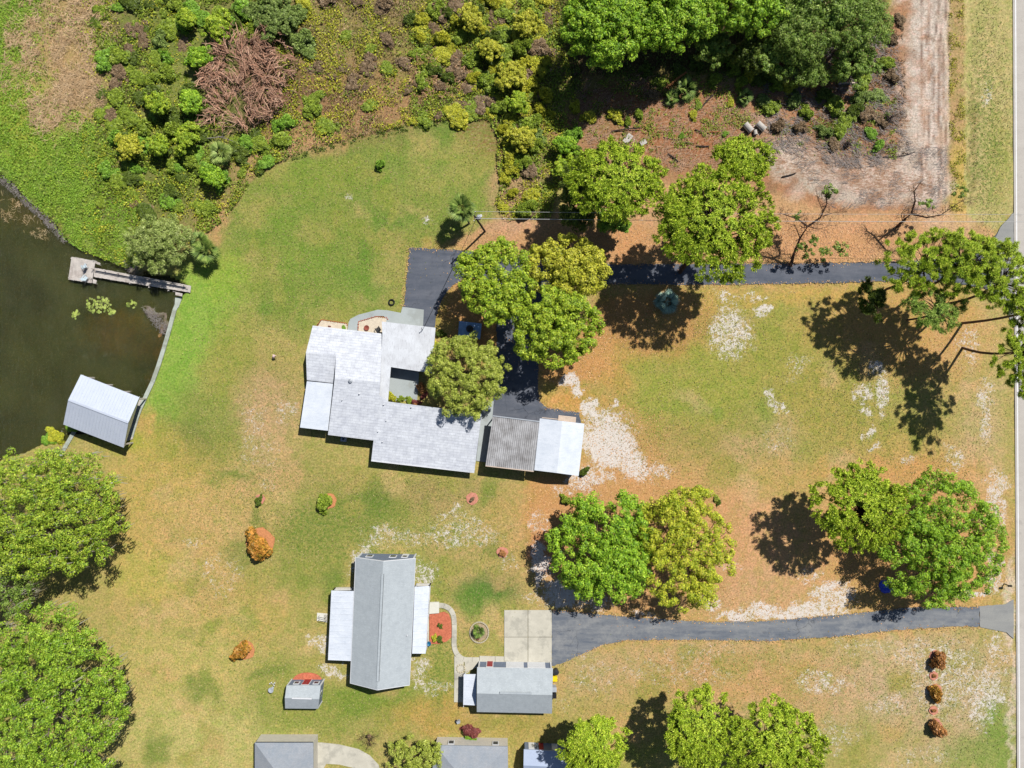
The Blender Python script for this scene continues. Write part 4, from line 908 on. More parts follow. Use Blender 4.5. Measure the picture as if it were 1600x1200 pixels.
bin_('wheeled_bin', 865.5, 1073, 0.7, 1.0, M['metal_grey'], 'grey wheeled bin against the garage side', False)
bin_('wheeled_bin', 865.3, 1083, 0.7, 1.0, M['black'], 'black wheeled bin against the garage side', False)
# mulch bed, ring bed, stepping circle
mbd = empty('mulch_bed', P(689, 980), 'red mulch bed between the east porch and curved walk', 'garden bed')
slab('mulch', [P(x, y, .11) for x, y in ((671, 960), (683, 958.5), (694, 956), (701, 960), (704.5, 968), (705.5, 980), (705.3, 996), (698, 1002), (688, 1006), (671, 1006))], 0.2, M['mulch'], mbd)
MB().beam(P(669.8, 960, .13), P(669.3, 1004, .13), 0.1, 0.16).build('edging', M['conc_white'], mbd)
rb = empty('ring_bed', P(749, 987.5), 'round planting bed ringed with pale stones on the lawn', 'garden bed')
mb = MB().lathe([(1.35, 0), (1.35, 0.1), (0.2, 0.13)], P(749, 987.5), 28); mb.build('soil', mat_plain('bed_soil', (176, 156, 126), 0.95, 0.25, 3.0), rb)
me = fast_mesh('edging_stone', *[(lambda b: (b.v, b.f))(MB().box((0, 0, 0), (0.34, 0.17, 0.22)))][0], M['stone'])
for k in range(28):
    a = 2 * math.pi * k / 28; o = link('edging_stone', me); o.parent = rb; o.location = (1.45 * math.cos(a), 1.6 * math.sin(a), 0.14); o.rotation_euler = (0, 0, a + math.pi / 2)
sc_ = empty('stepping_stone_ring', P(720, 1044), 'ring of flat pale stones on the walk by the awning', 'stones')
for k in range(11):
    a = 2 * math.pi * k / 11; r = random.Random(k); c = P(720, 1044) + Vector((math.cos(a) * .62, math.sin(a) * .62, Z1 + .06))
    MB().lathe([(0.14 + r.uniform(0, .05), -.05), (0.15, .03), (0.08, .06)], c, 7).build('stone', M['stone'], sc_)
pl = empty('planter', P(670.5, 1004.5), 'glazed blue planter pot at the porch corner', 'planter')
MB().lathe([(0.22, 0), (0.34, .25), (0.36, .5), (0.3, .5), (0.28, .42), (0.05, .4)], P(670.5, 1004.5), 16).build('pot', M['teal'], pl, True)

# --- garden shed
sh = empty('garden_shed', P(473, 1088), 'small grey-roofed garden shed with red doors and red ramp', 'shed')
a0, a1, b0, b1 = gable(sh, (P(447.7, 1071, 2.35), P(501, 1071, 2.35)), (P(445.5, 1107, 2.35), P(497, 1107.5, 2.35)), (P(445.0, 1090.5, 3.35), P(498.7, 1092.5, 3.35)), M['siding'], M['roof_grey'], 0.08, (0.08, 0.08))
Ls = (a1 - a0).length
d = on_wall(sh, 'door', a0, a1, Ls * .40, Ls * .64, 0.1, 2.0, M['white_trim'], 0.05, 0.0, up_n)
for s in (0, 1): on_wall(d, 'door_leaf', a0, a1, Ls * (.415 + .107 * s), Ls * (.515 + .107 * s), 0.14, 1.95, M['red_door'], 0.04, 0.05, up_n)
window(sh, a0, a1, Ls * .14, Ls * .32, 0.9, 1.8, up_n); window(sh, a0, a1, Ls * .74, Ls * .92, 0.9, 1.8, up_n)
for c in (a0, a1, b0, b1): MB().box((c.x, c.y, 1.1), (0.16, 0.16, 2.4)).build('corner_trim', M['white_trim'], sh)
window(sh, b1, a1, 1.3, 2.2, 0.9, 1.8, Vector((1, 0, 0)))
MB().beam(P(456, 1091, 3.42), P(487, 1091.8, 3.42), 0.2, 0.1).build('ridge_skylight', M['white_trim'], sh)
slab('ramp', [P(474, 1052.5, .1), P(487, 1052.5, .1), P(486.5, 1065, .25), P(473, 1065, .25)], 0.1, M['mulch'], sh)
sm = empty('mulch_patch', P(480, 1060), 'orange mulch half circle before the garden shed', 'garden bed')
slab('mulch', [P(480 + 23 * math.cos(a), 1064 - 13 * math.sin(a), .09) for a in [math.pi * k / 14 for k in range(15)]], 0.15, M['mulch'], sm)

# --- houses cut by the bottom edge
n1 = empty('dark_roofed_house', P(440, 1200), 'dark grey hip-roofed house at the bottom edge beside the curved drive', 'house')
def hip(parent, c, he, hr, run, roof, wall, inset=0.45):
    q = [P(x, y, he) for x, y in c]                       # NW NE SE SW at eave height
    m0 = q[0].lerp(q[1], 0.5); m1 = q[3].lerp(q[2], 0.5); ax = (m1 - m0).normalized(); wx = (q[1] - q[0]).normalized()
    if (q[1] - q[0]).length > (q[3] - q[0]).length:
        l0 = q[0].lerp(q[3], .5); l1 = q[1].lerp(q[2], .5); r0 = l0 + (l1 - l0).normalized() * run; r1 = l1 - (l1 - l0).normalized() * run
        r0.z = r1.z = hr; S4 = [[q[0], r0, r1, q[1]], [q[1], r1, q[2]], [q[2], r1, r0, q[3]], [q[3], r0, q[0]]]
    else:
        r0 = m0 + ax * run; r1 = m1 - ax * run; r0.z = r1.z = hr; S4 = [[q[0], r0, q[1]], [q[1], r0, r1, q[2]], [q[2], r1, q[3]], [q[3], r1, r0, q[0]]]
    for s in S4: slab('roof_slope', s, 0.16, roof, parent)
    cc = sum(q, Vector()) / 4; pts = [Vector((p.x, p.y, he - 0.1)) + Vector((cc.x - p.x, cc.y - p.y, 0)).normalized() * inset * 1.3 for p in q]; pts = up(pts)
    mb = MB(); mb.v = [(p.x, p.y, -0.2) for p in pts] + [tuple(p) for p in pts]; mb.f = [(0, 1, 5, 4), (1, 2, 6, 5), (2, 3, 7, 6), (3, 0, 4, 7), (4, 5, 6, 7)]; mb.m = [0] * 5; mb.build('wall', wall, parent)
    return pts
hip(n1, [(398, 1160.5), (489.5, 1160.5), (489.5, 1300), (398, 1300)], 2.6, 4.4, 4.2, M['roof_dark'], M['wall_cream'], 0.05)
MB().beam(P(400, 1159.8, 2.5), P(489, 1159.8, 2.5), .1, .12).build('gutter', M['metal_dark'], n1)
sheet('neighbour_drive', [(489, 1160), (502, 1160), (530, 1163), (560, 1170), (578, 1180), (592, 1195), (600, 1240), (585, 1240), (555, 1200), (530, 1194), (510, 1193), (500, 1210), (489, 1240)], Z1, M['conc_tan'], kind='structure', label='pale curved concrete drive at the bottom edge')
gb_ = empty('storage_box', P(491.5, 1177), 'small dark box on the concrete by the dark-roofed house', 'box')
MB().box(P(491.5, 1177) + Vector((0, 0, .45)), (0.7, 1.0, 0.6)).build('body', M['metal_dark'], gb_); MB().box(P(491.5, 1177) + Vector((0, 0, .78)), (0.76, 1.06, 0.06)).build('lid', M['metal_grey'], gb_)
n2 = empty('hip_roofed_house', P(735, 1200), 'grey hip-roofed house at the bottom edge right of the feathery shrub', 'house')
pts = hip(n2, [(680, 1164.5), (793.5, 1166.5), (795, 1300), (664, 1300)], 2.6, 4.6, 5.0, M['roof_dark'], M['wall_cream'], 0.05)
p, q = pts[-1], pts[-2]
for s in (1.5, 8.3): window(n2, P(684, 1164.5, 2.6), P(793, 1166.5, 2.6), s, s + 1.0, 1.2, 2.3, up_n)
n3 = empty('backyard_shed', P(850, 1185), 'pale-roofed shed with stacked things under the pine at the bottom edge', 'shed')
a0, a1, b0, b1 = gable(n3, (P(818.5, 1171, 2.4), P(886, 1174.5, 2.4)), (P(818, 1222, 2.4), P(885, 1224, 2.4)), (P(818, 1196, 3.3), P(886, 1199, 3.3)), M['siding'], M['roof_shade_tint'], 0.12, (0.15, 0.15))
for s, w_, c in ((0.6, .9, 'white_trim'), (2.2, .7, 'red_door'), (4.2, .9, 'white_trim')): on_wall(n3, 'door' if c == 'red_door' else 'shutter', a0, a1, s, s + w_, 0.1, 2.0, M[c], 0.06, 0.0, up_n)

# --- boathouse, dock, seawall
bh = empty('boathouse', P(160, 640), 'open boathouse with pale blue-grey metal gable roof over the water', 'boathouse')
A = (P(126.7, 585.2, 2.7), P(217.7, 620.7, 2.7)); B = (P(99.2, 663.3, 2.7), P(193.2, 699.5, 2.7)); R = (P(107.0, 624.8, 4.3), P(200.7, 660.4, 4.3))
M['boat_roof'] = mat_roof('boathouse_metal', (206, 214, 230), (186, 196, 214), math.radians(21.5), 0.0, 0.1, (3.5, 0.25, 1), 0.4, 0.35, 0.5)
for E, nm in ((A, 0), (B, 1)):
    for k in range(10):
        s, e = k / 10, (k + 0.99) / 10
        mb = MB().slab(up([E[0].lerp(E[1], s), R[0].lerp(R[1], s), R[0].lerp(R[1], e), E[0].lerp(E[1], e)]), 0.05)
        for w_ in (0.0, 0.5):
            t = s + (e - s) * w_; mb.beam(E[0].lerp(E[1], t) + Vector((0, 0, .015)), R[0].lerp(R[1], t) + Vector((0, 0, .015)), 0.05, 0.04)
        mb.build('roof_panel', M['boat_roof'], bh)
MB().beam(R[0] + Vector((0, 0, .03)), R[1] + Vector((0, 0, .03)), 0.3, 0.05).build('ridge_cap', M['boat_roof'], bh)
for i in (0, 1):
    ax = (R[1] - R[0]).normalized() * (0.12 if i == 0 else -0.12); dn = Vector((0, 0, -0.08))
    MB().slab([p + ax + dn for p in ([A[i], R[i], B[i]] if i == 0 else [B[i], R[i], A[i]])], 0.35).build('gable_end', M['white_trim'], bh)
for E in (A, B):
    for s in (0.03, 0.35, 0.66, 0.97):
        p = E[0].lerp(E[1], s); p = p.lerp(R[0].lerp(R[1], s), 0.1); MB().box((p.x, p.y, 0.7), (0.2, 0.2, 3.9), math.radians(-21)).build('piling', M['old_wood'], bh)
    MB().beam(E[0].lerp(R[0], .08) - Vector((0, 0, .2)), E[1].lerp(R[1], .08) - Vector((0, 0, .2)), 0.12, 0.25).build('wall_plate', M['old_wood'], bh)
MB().slab(up([P(206, 618, .12), P(225, 626, .12), P(207, 686, .12), P(190, 692, .12)]), 0.1).build('catwalk', M['old_wood'], bh)
swl = empty('seawall', P(255, 560), 'pale capped seawall from dock to boathouse', 'seawall')
cl = [(281, 466), (273, 486), (266, 512), (258, 540), (248, 572), (239, 597), (229, 618), (219, 640), (211, 662), (206, 682)]
for i, (p, q) in enumerate(zip(cl, cl[1:])):
    a, b = P(*p), P(*q); MB().beam(a.lerp(b, .004) + Vector((0, 0, .12)), a.lerp(b, .996) + Vector((0, 0, .12)), 0.62, 0.14).build('cap', M['seawall'], swl)
    MB().beam(a + Vector((-.15, 0, -.6)), b + Vector((-.15, 0, -.6)), 0.14, 1.4).build('sheet_pile', M['seawall'], swl)
slab('return_cap', [P(273.5, 465, .2), P(285, 463.5, .2), P(279, 480, .2), P(272.5, 484, .2)], .14, M['seawall'], swl)
sw2 = empty('seawall', P(106, 692), 'short pale seawall stub at the boathouse\'s south-west corner', 'seawall')
a, b = P(117, 674), P(95, 712); MB().beam(a + Vector((0, 0, .12)), b + Vector((0, 0, .12)), 0.6, 0.14).build('cap', M['seawall'], sw2); MB().beam(a + Vector((0, 0, -.5)), b + Vector((0, 0, -.5)), 0.14, 1.1).build('sheet_pile', M['seawall'], sw2)

dk = empty('dock', P(200, 430), 'weathered plank dock with square end platform reaching into the lake', 'dock')
DZ = 0.35
def planks(parent, a, b, c, d, n, z, seed):
    """planks from edge a-d to edge b-c; each spans a..d"""
    r = random.Random(seed)
    for k in range(n):
        s, e = k / n, (k + 0.9) / n; zz = z + r.uniform(-.012, .012)
        j0, j1 = r.uniform(-.03, .03), r.uniform(-.03, .03)
        q = [a.lerp(b, s), a.lerp(b, e), d.lerp(c, e), d.lerp(c, s)]; ax = (d - a).normalized()
        q = [q[0] + ax * j0, q[1] + ax * j0, q[2] + ax * j1, q[3] + ax * j1]
        slab('plank', [Vector((p.x, p.y, zz)) for p in q], 0.05, M['old_wood'], parent)
planks(dk, P(111.8, 401, DZ), P(149.2, 407.7, DZ), P(143.3, 442.5, DZ), P(106.5, 436.6, DZ), 24, DZ, 1)
planks(dk, P(148, 418.3, DZ), P(298.8, 446.4, DZ), P(297.2, 457.2, DZ), P(146, 432.6, DZ), 70, DZ - 0.03, 2)
for x, y in ((113, 404), (147, 410), (143, 440), (109, 434), (175, 424), (174, 437), (205, 430), (204, 443), (235, 436), (234, 449), (265, 441), (264, 454), (290, 446)):
    c = P(x, y); MB().tube([(c.x, c.y, -1.5), (c.x, c.y, DZ - .06)], 0.1, 8).build('piling', M['old_wood'], dk)
MB().beam(P(147, 419, 1.15), P(293, 446, 1.15), 0.07, 0.07).build('handrail', M['old_wood'], dk)
MB().beam(P(149, 421.3, .6), P(290, 447.6, .6), 0.2, 0.05).build('bench_rail', M['old_wood'], dk)
for s in range(8):
    c = P(149, 421.5, 0).lerp(P(291, 447.5, 0), s / 7); MB().box((c.x, c.y, .72), (.09, .09, .86)).build('rail_post', M['old_wood'], dk)
for q in (((149.5, 408), (156.5, 411), (156, 414), (149, 411.5)), ((145.5, 436), (151, 438), (150, 443.5), (144.5, 442)), ((274, 456), (285, 458.5), (284.5, 463), (274, 461))):
    slab('side_bench', [P(x, y, .75) for x, y in q], .06, M['old_wood'], dk)
    for x, y in q[::2]: c = P(x, y); MB().box((c.x, c.y, .2), (.08, .08, 1.0)).build('bench_leg', M['old_wood'], dk)
M['chair_blue'] = mat_plain('pale_blue_plastic', (206, 222, 230), 0.5, 0.05)
chair('dock_chair', 136.5, 417.5, 0.5, M['chair_blue'], 'pale blue slatted chair on the dock, the one nearer the marsh', z=DZ)
chair('dock_chair', 138, 435.5, -0.7, M['chair_blue'], 'pale blue slatted chair on the dock, the one farther from the marsh', z=DZ)

# --- power pole and wires
pp = empty('power_pole', P(758, 361.6), 'leaning timber power pole with grey transformer beside the drive', 'power pole')
base_, top_ = P(758, 361.6), P(741, 337, 9.0)
MB().tube([base_ - Vector((0, 0, .3)), base_.lerp(top_, .5), top_], [0.17, 0.145, 0.12], 10).build('pole', M['timber_dark'], pp)
tr = base_.lerp(top_, .86)
MB().lathe([(0.28, -.55), (0.33, -.5), (0.33, .35), (0.24, .46), (0.06, .52)], tr + Vector((.42, .1, 0)), 14).build('transformer', M['metal_grey'], pp, True)
for s in (-1, 1): MB().tube([tr + Vector((.42 + .12 * s, .1, .45)), tr + Vector((.42 + .14 * s, .1, .8))], .05, 6).build('bushing', M['white_trim'], pp)
arm = base_.lerp(top_, .96); MB().beam(arm + Vector((-.1, -.75, 0)), arm + Vector((.1, .75, 0)), .1, .12).build('crossarm', M['timber_dark'], pp)
for y in (-.65, 0, .65): MB().tube([arm + Vector((y * .13, y, .05)), arm + Vector((y * .13, y, .28))], .06, 7).build('insulator', M['white_trim'], pp)
MB().tube([base_.lerp(top_, .9), base_.lerp(top_, .9) + Vector((.4, .1, .1)), base_.lerp(top_, .9) + Vector((.7, .2, 0))], .04, 6).build('lamp_bracket', M['metal_grey'], pp)
MB().lathe([(0.05, -.12), (0.2, -.02), (0.2, .06), (0.08, .12)], base_.lerp(top_, .9) + Vector((.8, .22, 0)), 10).build('yard_lamp', M['white_trim'], pp)
def wire(name, a, b, sag, r, label):
    pts = []
    for i in range(25):
        t = i / 24; p = a.lerp(b, t); p.z -= 4 * sag * t * (1 - t); pts.append(p)
    o = MB().tube(pts, r, 5).build(name, M['wire']); tag(o, label, 'wire'); return o
M['wire'] = mat_plain('aluminium_wire', (196, 196, 196), 0.5, 0.05)
wire('power_line', arm + Vector((.1, .65, .25)), P(1900, 334, 9.2), 0.9, 0.022, 'upper thin power line running right above the north drive')
wire('power_line', arm + Vector((-.1, -.3, .0)), P(1900, 346, 8.6), 0.9, 0.034, 'lower thicker power line running right above the north drive')
o = wire('service_wire', base_.lerp(top_, .82), P(662, 512, 3.7), 0.5, 0.03, 'dark service wire from the pole to the white-roofed house'); o.data.materials[0] = M['metal_dark']

# --- small things
mlb = empty('mailbox', P(1570, 912), 'dark mailbox on a post by the road', 'mailbox'); c = P(1569, 912)
MB().box(c + Vector((0, 0, .55)), (.12, .12, 1.1)).build('post', M['timber_dark'], mlb)
mb = MB(); prof = [(-.13, 0), (.13, 0), (.13, .15)] + [(.13 * math.cos(a), .15 + .13 * math.sin(a)) for a in [math.pi * k / 8 for k in range(1, 8)]] + [(-.13, .15)]
for x in (-.28, .28): mb.v += [tuple(c + Vector((x, y, 1.1 + z))) for y, z in prof]
k = len(prof); mb.f = [tuple(range(k))[::-1], tuple(range(k, 2 * k))] + [(i, (i + 1) % k, k + (i + 1) % k, k + i) for i in range(k)]; mb.m = [0] * (k + 2)
mb.build('box', M['black'], mlb); MB().box(c + Vector((.1, -.15, 1.32)), (.05, .02, .22)).build('flag', M['red_door'], mlb); MB().beam(c + Vector((-.2, 0, 1.07)), c + Vector((.3, 0, 1.07)), .14, .05).build('bracket', M['timber_dark'], mlb)
tyre = MB().torus(P(612, 472.5) + Vector((0, 0, .14)), 0.42, 0.11, 24, 8).build('tyre', M['black'], None, True); tag(tyre, 'black tyre lying flat on the lawn north of the curved path', 'tyre')
fl = empty('lawn_ornament', P(431, 557), 'pale pink bird-shaped lawn ornament standing on the west lawn', 'ornament'); c = P(430.5, 557)
for s in (-.06, .06): MB().tube([c + Vector((s, 0, 0)), c + Vector((s, 0, .55))], .015, 6).build('leg', M['metal_dark'], fl)
mb = MB().tube([c + Vector((-.34, -.05, .66)), c + Vector((-.2, -.02, .72)), c + Vector((0, 0, .74)), c + Vector((.18, .03, .76)), c + Vector((.26, .05, .88)), c + Vector((.3, .06, 1.05)), c + Vector((.4, .07, 1.08)), c + Vector((.52, .07, 1.0))], [.02, .12, .2, .15, .06, .05, .06, .01], 10); mb.build('body', M['pink'], fl, True)
for s in (-1, 1): MB().slab(up([c + Vector((-.2, s * .18, .8)), c + Vector((.1, s * .2, .82)), c + Vector((.1, s * .3, .72)), c + Vector((-.24, s * .28, .7))]), .03).build('wing', M['pink'], fl)
bb = empty('bird_bath', P(426, 1074), 'pale grey bird bath on the lawn left of the shed', 'bird bath')
MB().lathe([(0.25, 0), (0.2, .08), (0.1, .15), (0.09, .6), (0.2, .68), (0.42, .8), (0.42, .85), (0.36, .84), (0.1, .76)], P(426, 1075), 18).build('bowl', M['metal_grey'], bb, True)
gr = empty('garden_stakes', P(427, 1067), 'cluster of small pale garden stakes behind the bird bath', 'garden stakes')
for i, (dx, dy) in enumerate(((-.35, .1), (-.1, .25), (.15, .05), (.4, .2), (.3, -.2))):
    q = P(427, 1067) + Vector((dx, dy, 0)); MB().tube([q, q + Vector((0, 0, .5))], .02, 5).build('stake', M['metal_grey'], gr); MB().lathe([(.02, 0), (.1, .05), (.02, .12)], q + Vector((0, 0, .5)), 8).build('finial', M['white_trim'], gr)
ub = empty('utility_pedestal', P(716, 1127), 'small grey and dark utility boxes on a bare patch', 'utility box')
MB().box(P(716.5, 1126) + Vector((0, 0, .3)), (.5, .4, .6), .4).build('cabinet', M['metal_grey'], ub); MB().box(P(713, 1125.5) + Vector((0, 0, .2)), (.25, .25, .4)).build('meter', M['metal_dark'], ub)
tp = empty('tarp_heap', P(1383, 917), 'bright blue tarp over a low heap under the big oak', 'tarp')
r = random.Random(4); mb = MB(); n_ = 14; mm = 8; c = P(1385, 916)
for j in range(mm + 1):
    for i in range(n_):
        a = 2 * math.pi * i / n_; f = j / mm; rr = (0.15 + .95 * f) * (1 + .1 * math.sin(3 * a + 1) + r.uniform(-.05, .05)); mb.v.append((c.x + rr * math.cos(a) * 1.15, c.y + rr * math.sin(a) * .95, 0.75 * (1 - f ** 2.2) + .06 + r.uniform(-.03, .03)))
for j in range(mm):
    for i in range(n_): mb.f.append((j * n_ + i, (j + 1) * n_ + i, (j + 1) * n_ + (i + 1) % n_, j * n_ + (i + 1) % n_)); mb.m.append(0)
mb.f.append(tuple(range(n_))); mb.m.append(0); mb.build('tarp', M['blue'], tp)
me = M['stone']
for k in range(4): a = k * 1.6 + .3; MB().lathe([(.14, 0), (.16, .1), (.06, .16)], c + Vector((math.cos(a) * 1.2, math.sin(a) * 1.0, 0)), 7).build('weight_stone', me, tp)
# pipes and concrete scraps in the clearing
for (x, y, a, L_, r_, lb) in ((1167.5, 201, -0.85, 1.5, .48, 'brown-stained concrete culvert pipe lying in the clearing'), (1187.5, 199, -0.75, 1.5, .46, 'pale concrete culvert pipe with open dark end in the clearing'), (1179, 208, -1.4, .7, .3, 'short stub of concrete pipe between the two culverts')):
    e = empty('culvert_pipe', P(x, y), lb, 'pipe'); c = P(x, y) + Vector((0, 0, r_)); d = Vector((math.cos(a), math.sin(a), 0)); n_ = 16; mb = MB(); s_ = Vector((-d.y, d.x, 0)); uz = Vector((0, 0, 1))
    for (t, rr) in ((-L_ / 2, r_), (L_ / 2, r_), (L_ / 2, r_ * .8), (-L_ / 2, r_ * .8)):
        for k in range(n_): th = 2 * math.pi * k / n_; mb.v.append(tuple(c + d * t + (s_ * math.cos(th) + uz * math.sin(th)) * rr))
    for q in range(4):
        for k in range(n_): mb.f.append((q * n_ + k, q * n_ + (k + 1) % n_, ((q + 1) % 4) * n_ + (k + 1) % n_, ((q + 1) % 4) * n_ + k)); mb.m.append(0)
    mb.build('barrel', M['pipe'], e)
    mb = MB(); t = -L_ / 2 + .05
    for k in range(n_):
        pass
    MB().tube([c + d * (L_ / 2 - .12), c + d * (L_ / 2 + .02)], r_ * 1.1, 16, cap=False).build('collar', M['pipe'], e)
for x, y, a, L_, w_, lb in ((981, 217, 0.9, 1.6, .9, 'larger grey concrete slab scrap in the clearing'), (1005, 223, 0.5, 1.0, .7, 'smaller grey concrete slab scrap in the clearing')):
    o = MB().box(P(x, y) + Vector((0, 0, .1)), (L_, w_, .14), a).build('slab_scrap', M['pipe']); tag(o, lb, 'concrete slab')
# ------------------------------------------------------------------ vegetation
def unit(n, rng):
    v = rng.normal(size=(n, 3)); return v / np.linalg.norm(v, axis=1, keepdims=True)
def nrm(v): return v / np.maximum(1e-6, np.linalg.norm(v, axis=1, keepdims=True))
def kites(c, n, L, W, rng, t=None, fold=0.12):
    """one four-cornered leaf at each centre c with normal n"""
    k = len(c)
    if t is None: t = rng.normal(size=(k, 3))
    t = nrm(t - n * (t * n).sum(1, keepdims=True)); b = np.cross(n, t)
    L = np.broadcast_to(np.asarray(L, float).reshape(-1, 1), (k, 1)); W = np.broadcast_to(np.asarray(W, float).reshape(-1, 1), (k, 1))
    v = np.stack([c - t * L * .5, c + b * W * .5 + n * W * fold, c + t * L * .5, c - b * W * .5 + n * W * fold], 1).reshape(-1, 3)
    return v, np.arange(4 * k).reshape(k, 4)
def clumps_of(rng, R, n, cr, low=-0.25, rough=0.22, inner=0.25, flat=1.0):
    """clump centres through an uneven crown of half-axes R around the origin"""
    d = unit(n * 3, rng); d = d[d[:, 2] > low][:n]; n = len(d)
    lob = unit(9, rng); lob[:, 2] *= .6
    bump = np.max(np.clip(d @ lob.T, 0, 1) ** 6, axis=1)
    f = (1 - rough) + rough * bump + rng.uniform(-.13, .11, n)
    f = np.where(rng.rand(n) < inner, f * rng.uniform(.55, .92, n), f)
    r = cr * rng.uniform(.65, 1.35, n)
    c = d * np.asarray(R) * f[:, None]; c -= nrm(c) * (r * .7)[:, None]
    return c, r, d
def boughs_of(rng, R, nb, br, nc, cr, low, rough, inner):
    """crown of boughs, each bough a dome of clumps, with gaps between the boughs"""
    b, r, d = clumps_of(rng, R, nb, br, low, rough, inner); n = np.maximum(3, nc * (r / r.mean()) ** 1.5).astype(int); ix = np.repeat(np.arange(len(b)), n); m = len(ix)
    dd = nrm(unit(m, rng) + d[ix] * .7 + np.array([0, 0, .35])); c = b[ix] + dd * r[ix][:, None] * np.array([1, 1, .75]) * rng.uniform(.6, 1.08, (m, 1))
    return c, cr * rng.uniform(.55, 1.45, m)
def leaf_crown(rng, centres, radii, per, L, W, upb=0.26, rnd=0.36):
    k = len(centres); n = np.maximum(8, (per * (radii / radii.mean()) ** 1.6)).astype(int); ix = np.repeat(np.arange(k), n); m = len(ix)
    d = unit(m, rng); d[:, 2] = np.where(d[:, 2] < -.3, -d[:, 2], d[:, 2])
    c = centres[ix] + d * radii[ix][:, None] * np.array([1, 1, .8]) * (rng.uniform(.6, 1.08, m) ** .5)[:, None]
    nn = nrm(d * .7 + unit(m, rng) * rnd + np.array([0, 0, upb]))
    s = rng.uniform(.65, 1.35, m)
    t = rng.normal(size=(m, 3)); t = nrm(t - nn * (t * nn).sum(1, keepdims=True)); b = np.cross(nn, t); ll = (L * s)[:, None] * .5; ww = (W * s)[:, None] * .6
    v = np.stack([c - t * ll - b * ww, c - t * ll + b * ww, c + t * ll], 1).reshape(-1, 3); return v, np.arange(3 * m).reshape(m, 3)
def needle_crown(rng, centres, radii, per, L, w, tufts=6, mid=None):
    """round tufts of needles, as pines carry at their twig ends"""
    k = len(centres); tuft = np.repeat(np.arange(k), tufts)
    tc = centres[tuft] + unit(len(tuft), rng) * (radii[tuft] * .75)[:, None] * np.array([1, 1, .6]); m = len(tc) * per
    ix = np.repeat(np.arange(len(tc)), per); d = unit(m, rng); d[:, 2] = np.abs(d[:, 2]) * .9 - .12; d = nrm(d)
    ln = (L * rng.uniform(.7, 1.2, m))[:, None]; a = tc[ix] + d * .04
    o_ = nrm(tc[ix] - (mid if mid is not None else centres.mean(0)) + unit(m, rng) * 1.2 + np.array([0, 0, 1.0])); s = np.cross(d, o_ + unit(m, rng) * .25); s = nrm(s) * w * .5
    v = np.stack([a - s, a + s, a + d * ln], 1).reshape(-1, 3)
    return v, np.arange(3 * m).reshape(m, 3)
def strands(rng, pts, L, w):
    """hanging strips"""
    m = len(pts); ln = L * rng.uniform(.5, 1.3, m); a = rng.uniform(0, 2 * math.pi, m); s = np.stack([np.cos(a), np.sin(a), np.zeros(m)], 1) * w * .5
    dn = np.stack([rng.normal(0, .12, m), rng.normal(0, .12, m), -np.ones(m)], 1) * ln[:, None]
    v = np.stack([pts - s, pts + s, pts + dn + s * .3, pts + dn - s * .3], 1).reshape(-1, 3); return v, np.arange(4 * m).reshape(m, 4)
def limb(mb, a, b, r0, r1, rng, bend=.12, n=6, seg=4, droop=0.0):
    a = np.array(a); b = np.array(b); L = np.linalg.norm(b - a); pts = []; rad = []
    off = rng.normal(size=3) * L * bend; off[2] = abs(off[2]) * .4 + droop * L
    for i in range(seg + 1):
        t = i / seg; pts.append(Vector(a + (b - a) * t + off * math.sin(math.pi * t))); rad.append(r0 + (r1 - r0) * t)
    mb.tube(pts, rad, n, cap=False); return pts

def tree(name, cx, cy, rx, ry, h, rz, mat, label, kind='oak', base=None, seed=0, n=130, cr=.95, per=85, L=.42, W=.3, bark='bark', tr=.32, low=-.25, group=None, rough=.22, inner=.25, moss=0, leaf_up=.26, cat='tree', turn=0.0, tufts=6):
    """crown seen at photo pixel (cx, cy) with half-extents rx, ry in pixels, its middle h metres up"""
    rng = np.random.RandomState(seed); c = P(cx, cy, h); k = S * (1 - h / H)
    R = np.array([rx * k, ry * k, rz]); b = P(*base) if base else Vector((c.x * .995, c.y * .995, 0))
    e = empty(name, (b.x, b.y, 0), label, cat, group)
    if kind == 'pine': cen, rad = boughs_of(rng, R, max(14, int(n / 1.75)), cr * 1.1, 4, cr * .66, low, rough * .7, inner)
    else: cen, rad = boughs_of(rng, R, max(14, int(n / 1.05)), cr * 1.12, 5, cr * .5, low, rough * .6, min(.5, inner * .8 + .2)); per = per * .52; L *= .56; W *= .56
    if turn:
        ct, st_ = math.cos(turn), math.sin(turn); cen[:, :2] = cen[:, :2] @ np.array([[ct, st_], [-st_, ct]])
    cen = cen + np.array(c)
    mb = MB(); fork = np.array([b.x * .45 + c.x * .55, b.y * .45 + c.y * .55, max(.6, h - rz * .55)])
    limb(mb, (b.x, b.y, -.2), fork, tr, tr * .72, rng, .03, 9, 5)
    pick = rng.choice(len(cen), min(len(cen), 26 if kind != 'pine' else 70), replace=False)
    for i, j in enumerate(pick):
        if i % 3 == 0 or kind == 'pine': st = fork * (1 - (.25 if kind == 'pine' else 0)) + cen[j] * (.25 if kind == 'pine' else 0)
        limb(mb, fork, cen[j], tr * rng.uniform(.22, .42), .03, rng, .1, 5, 4, .06)
    mb.build('trunk', M[bark], e)
    if kind == 'pine': v, f = needle_crown(rng, cen, rad, per, L, W, tufts, np.array([c.x, c.y, c.z - rz * .8]))
    else: v, f = leaf_crown(rng, cen, rad, per, L, W, leaf_up)
    link('crown', fast_mesh('crown', v, f, M[mat]), e)
    if moss:
        ii = rng.choice(len(cen), moss); p = cen[ii] + unit(moss, rng) * rad[ii][:, None] * np.array([.9, .9, .3]); p[:, 2] -= rad[ii] * .05
        v, f = strands(rng, p, 1.9, .2); tag(link('hanging_moss', fast_mesh('hanging_moss', v, f, M['moss']), e), kind='stuff')
    return e

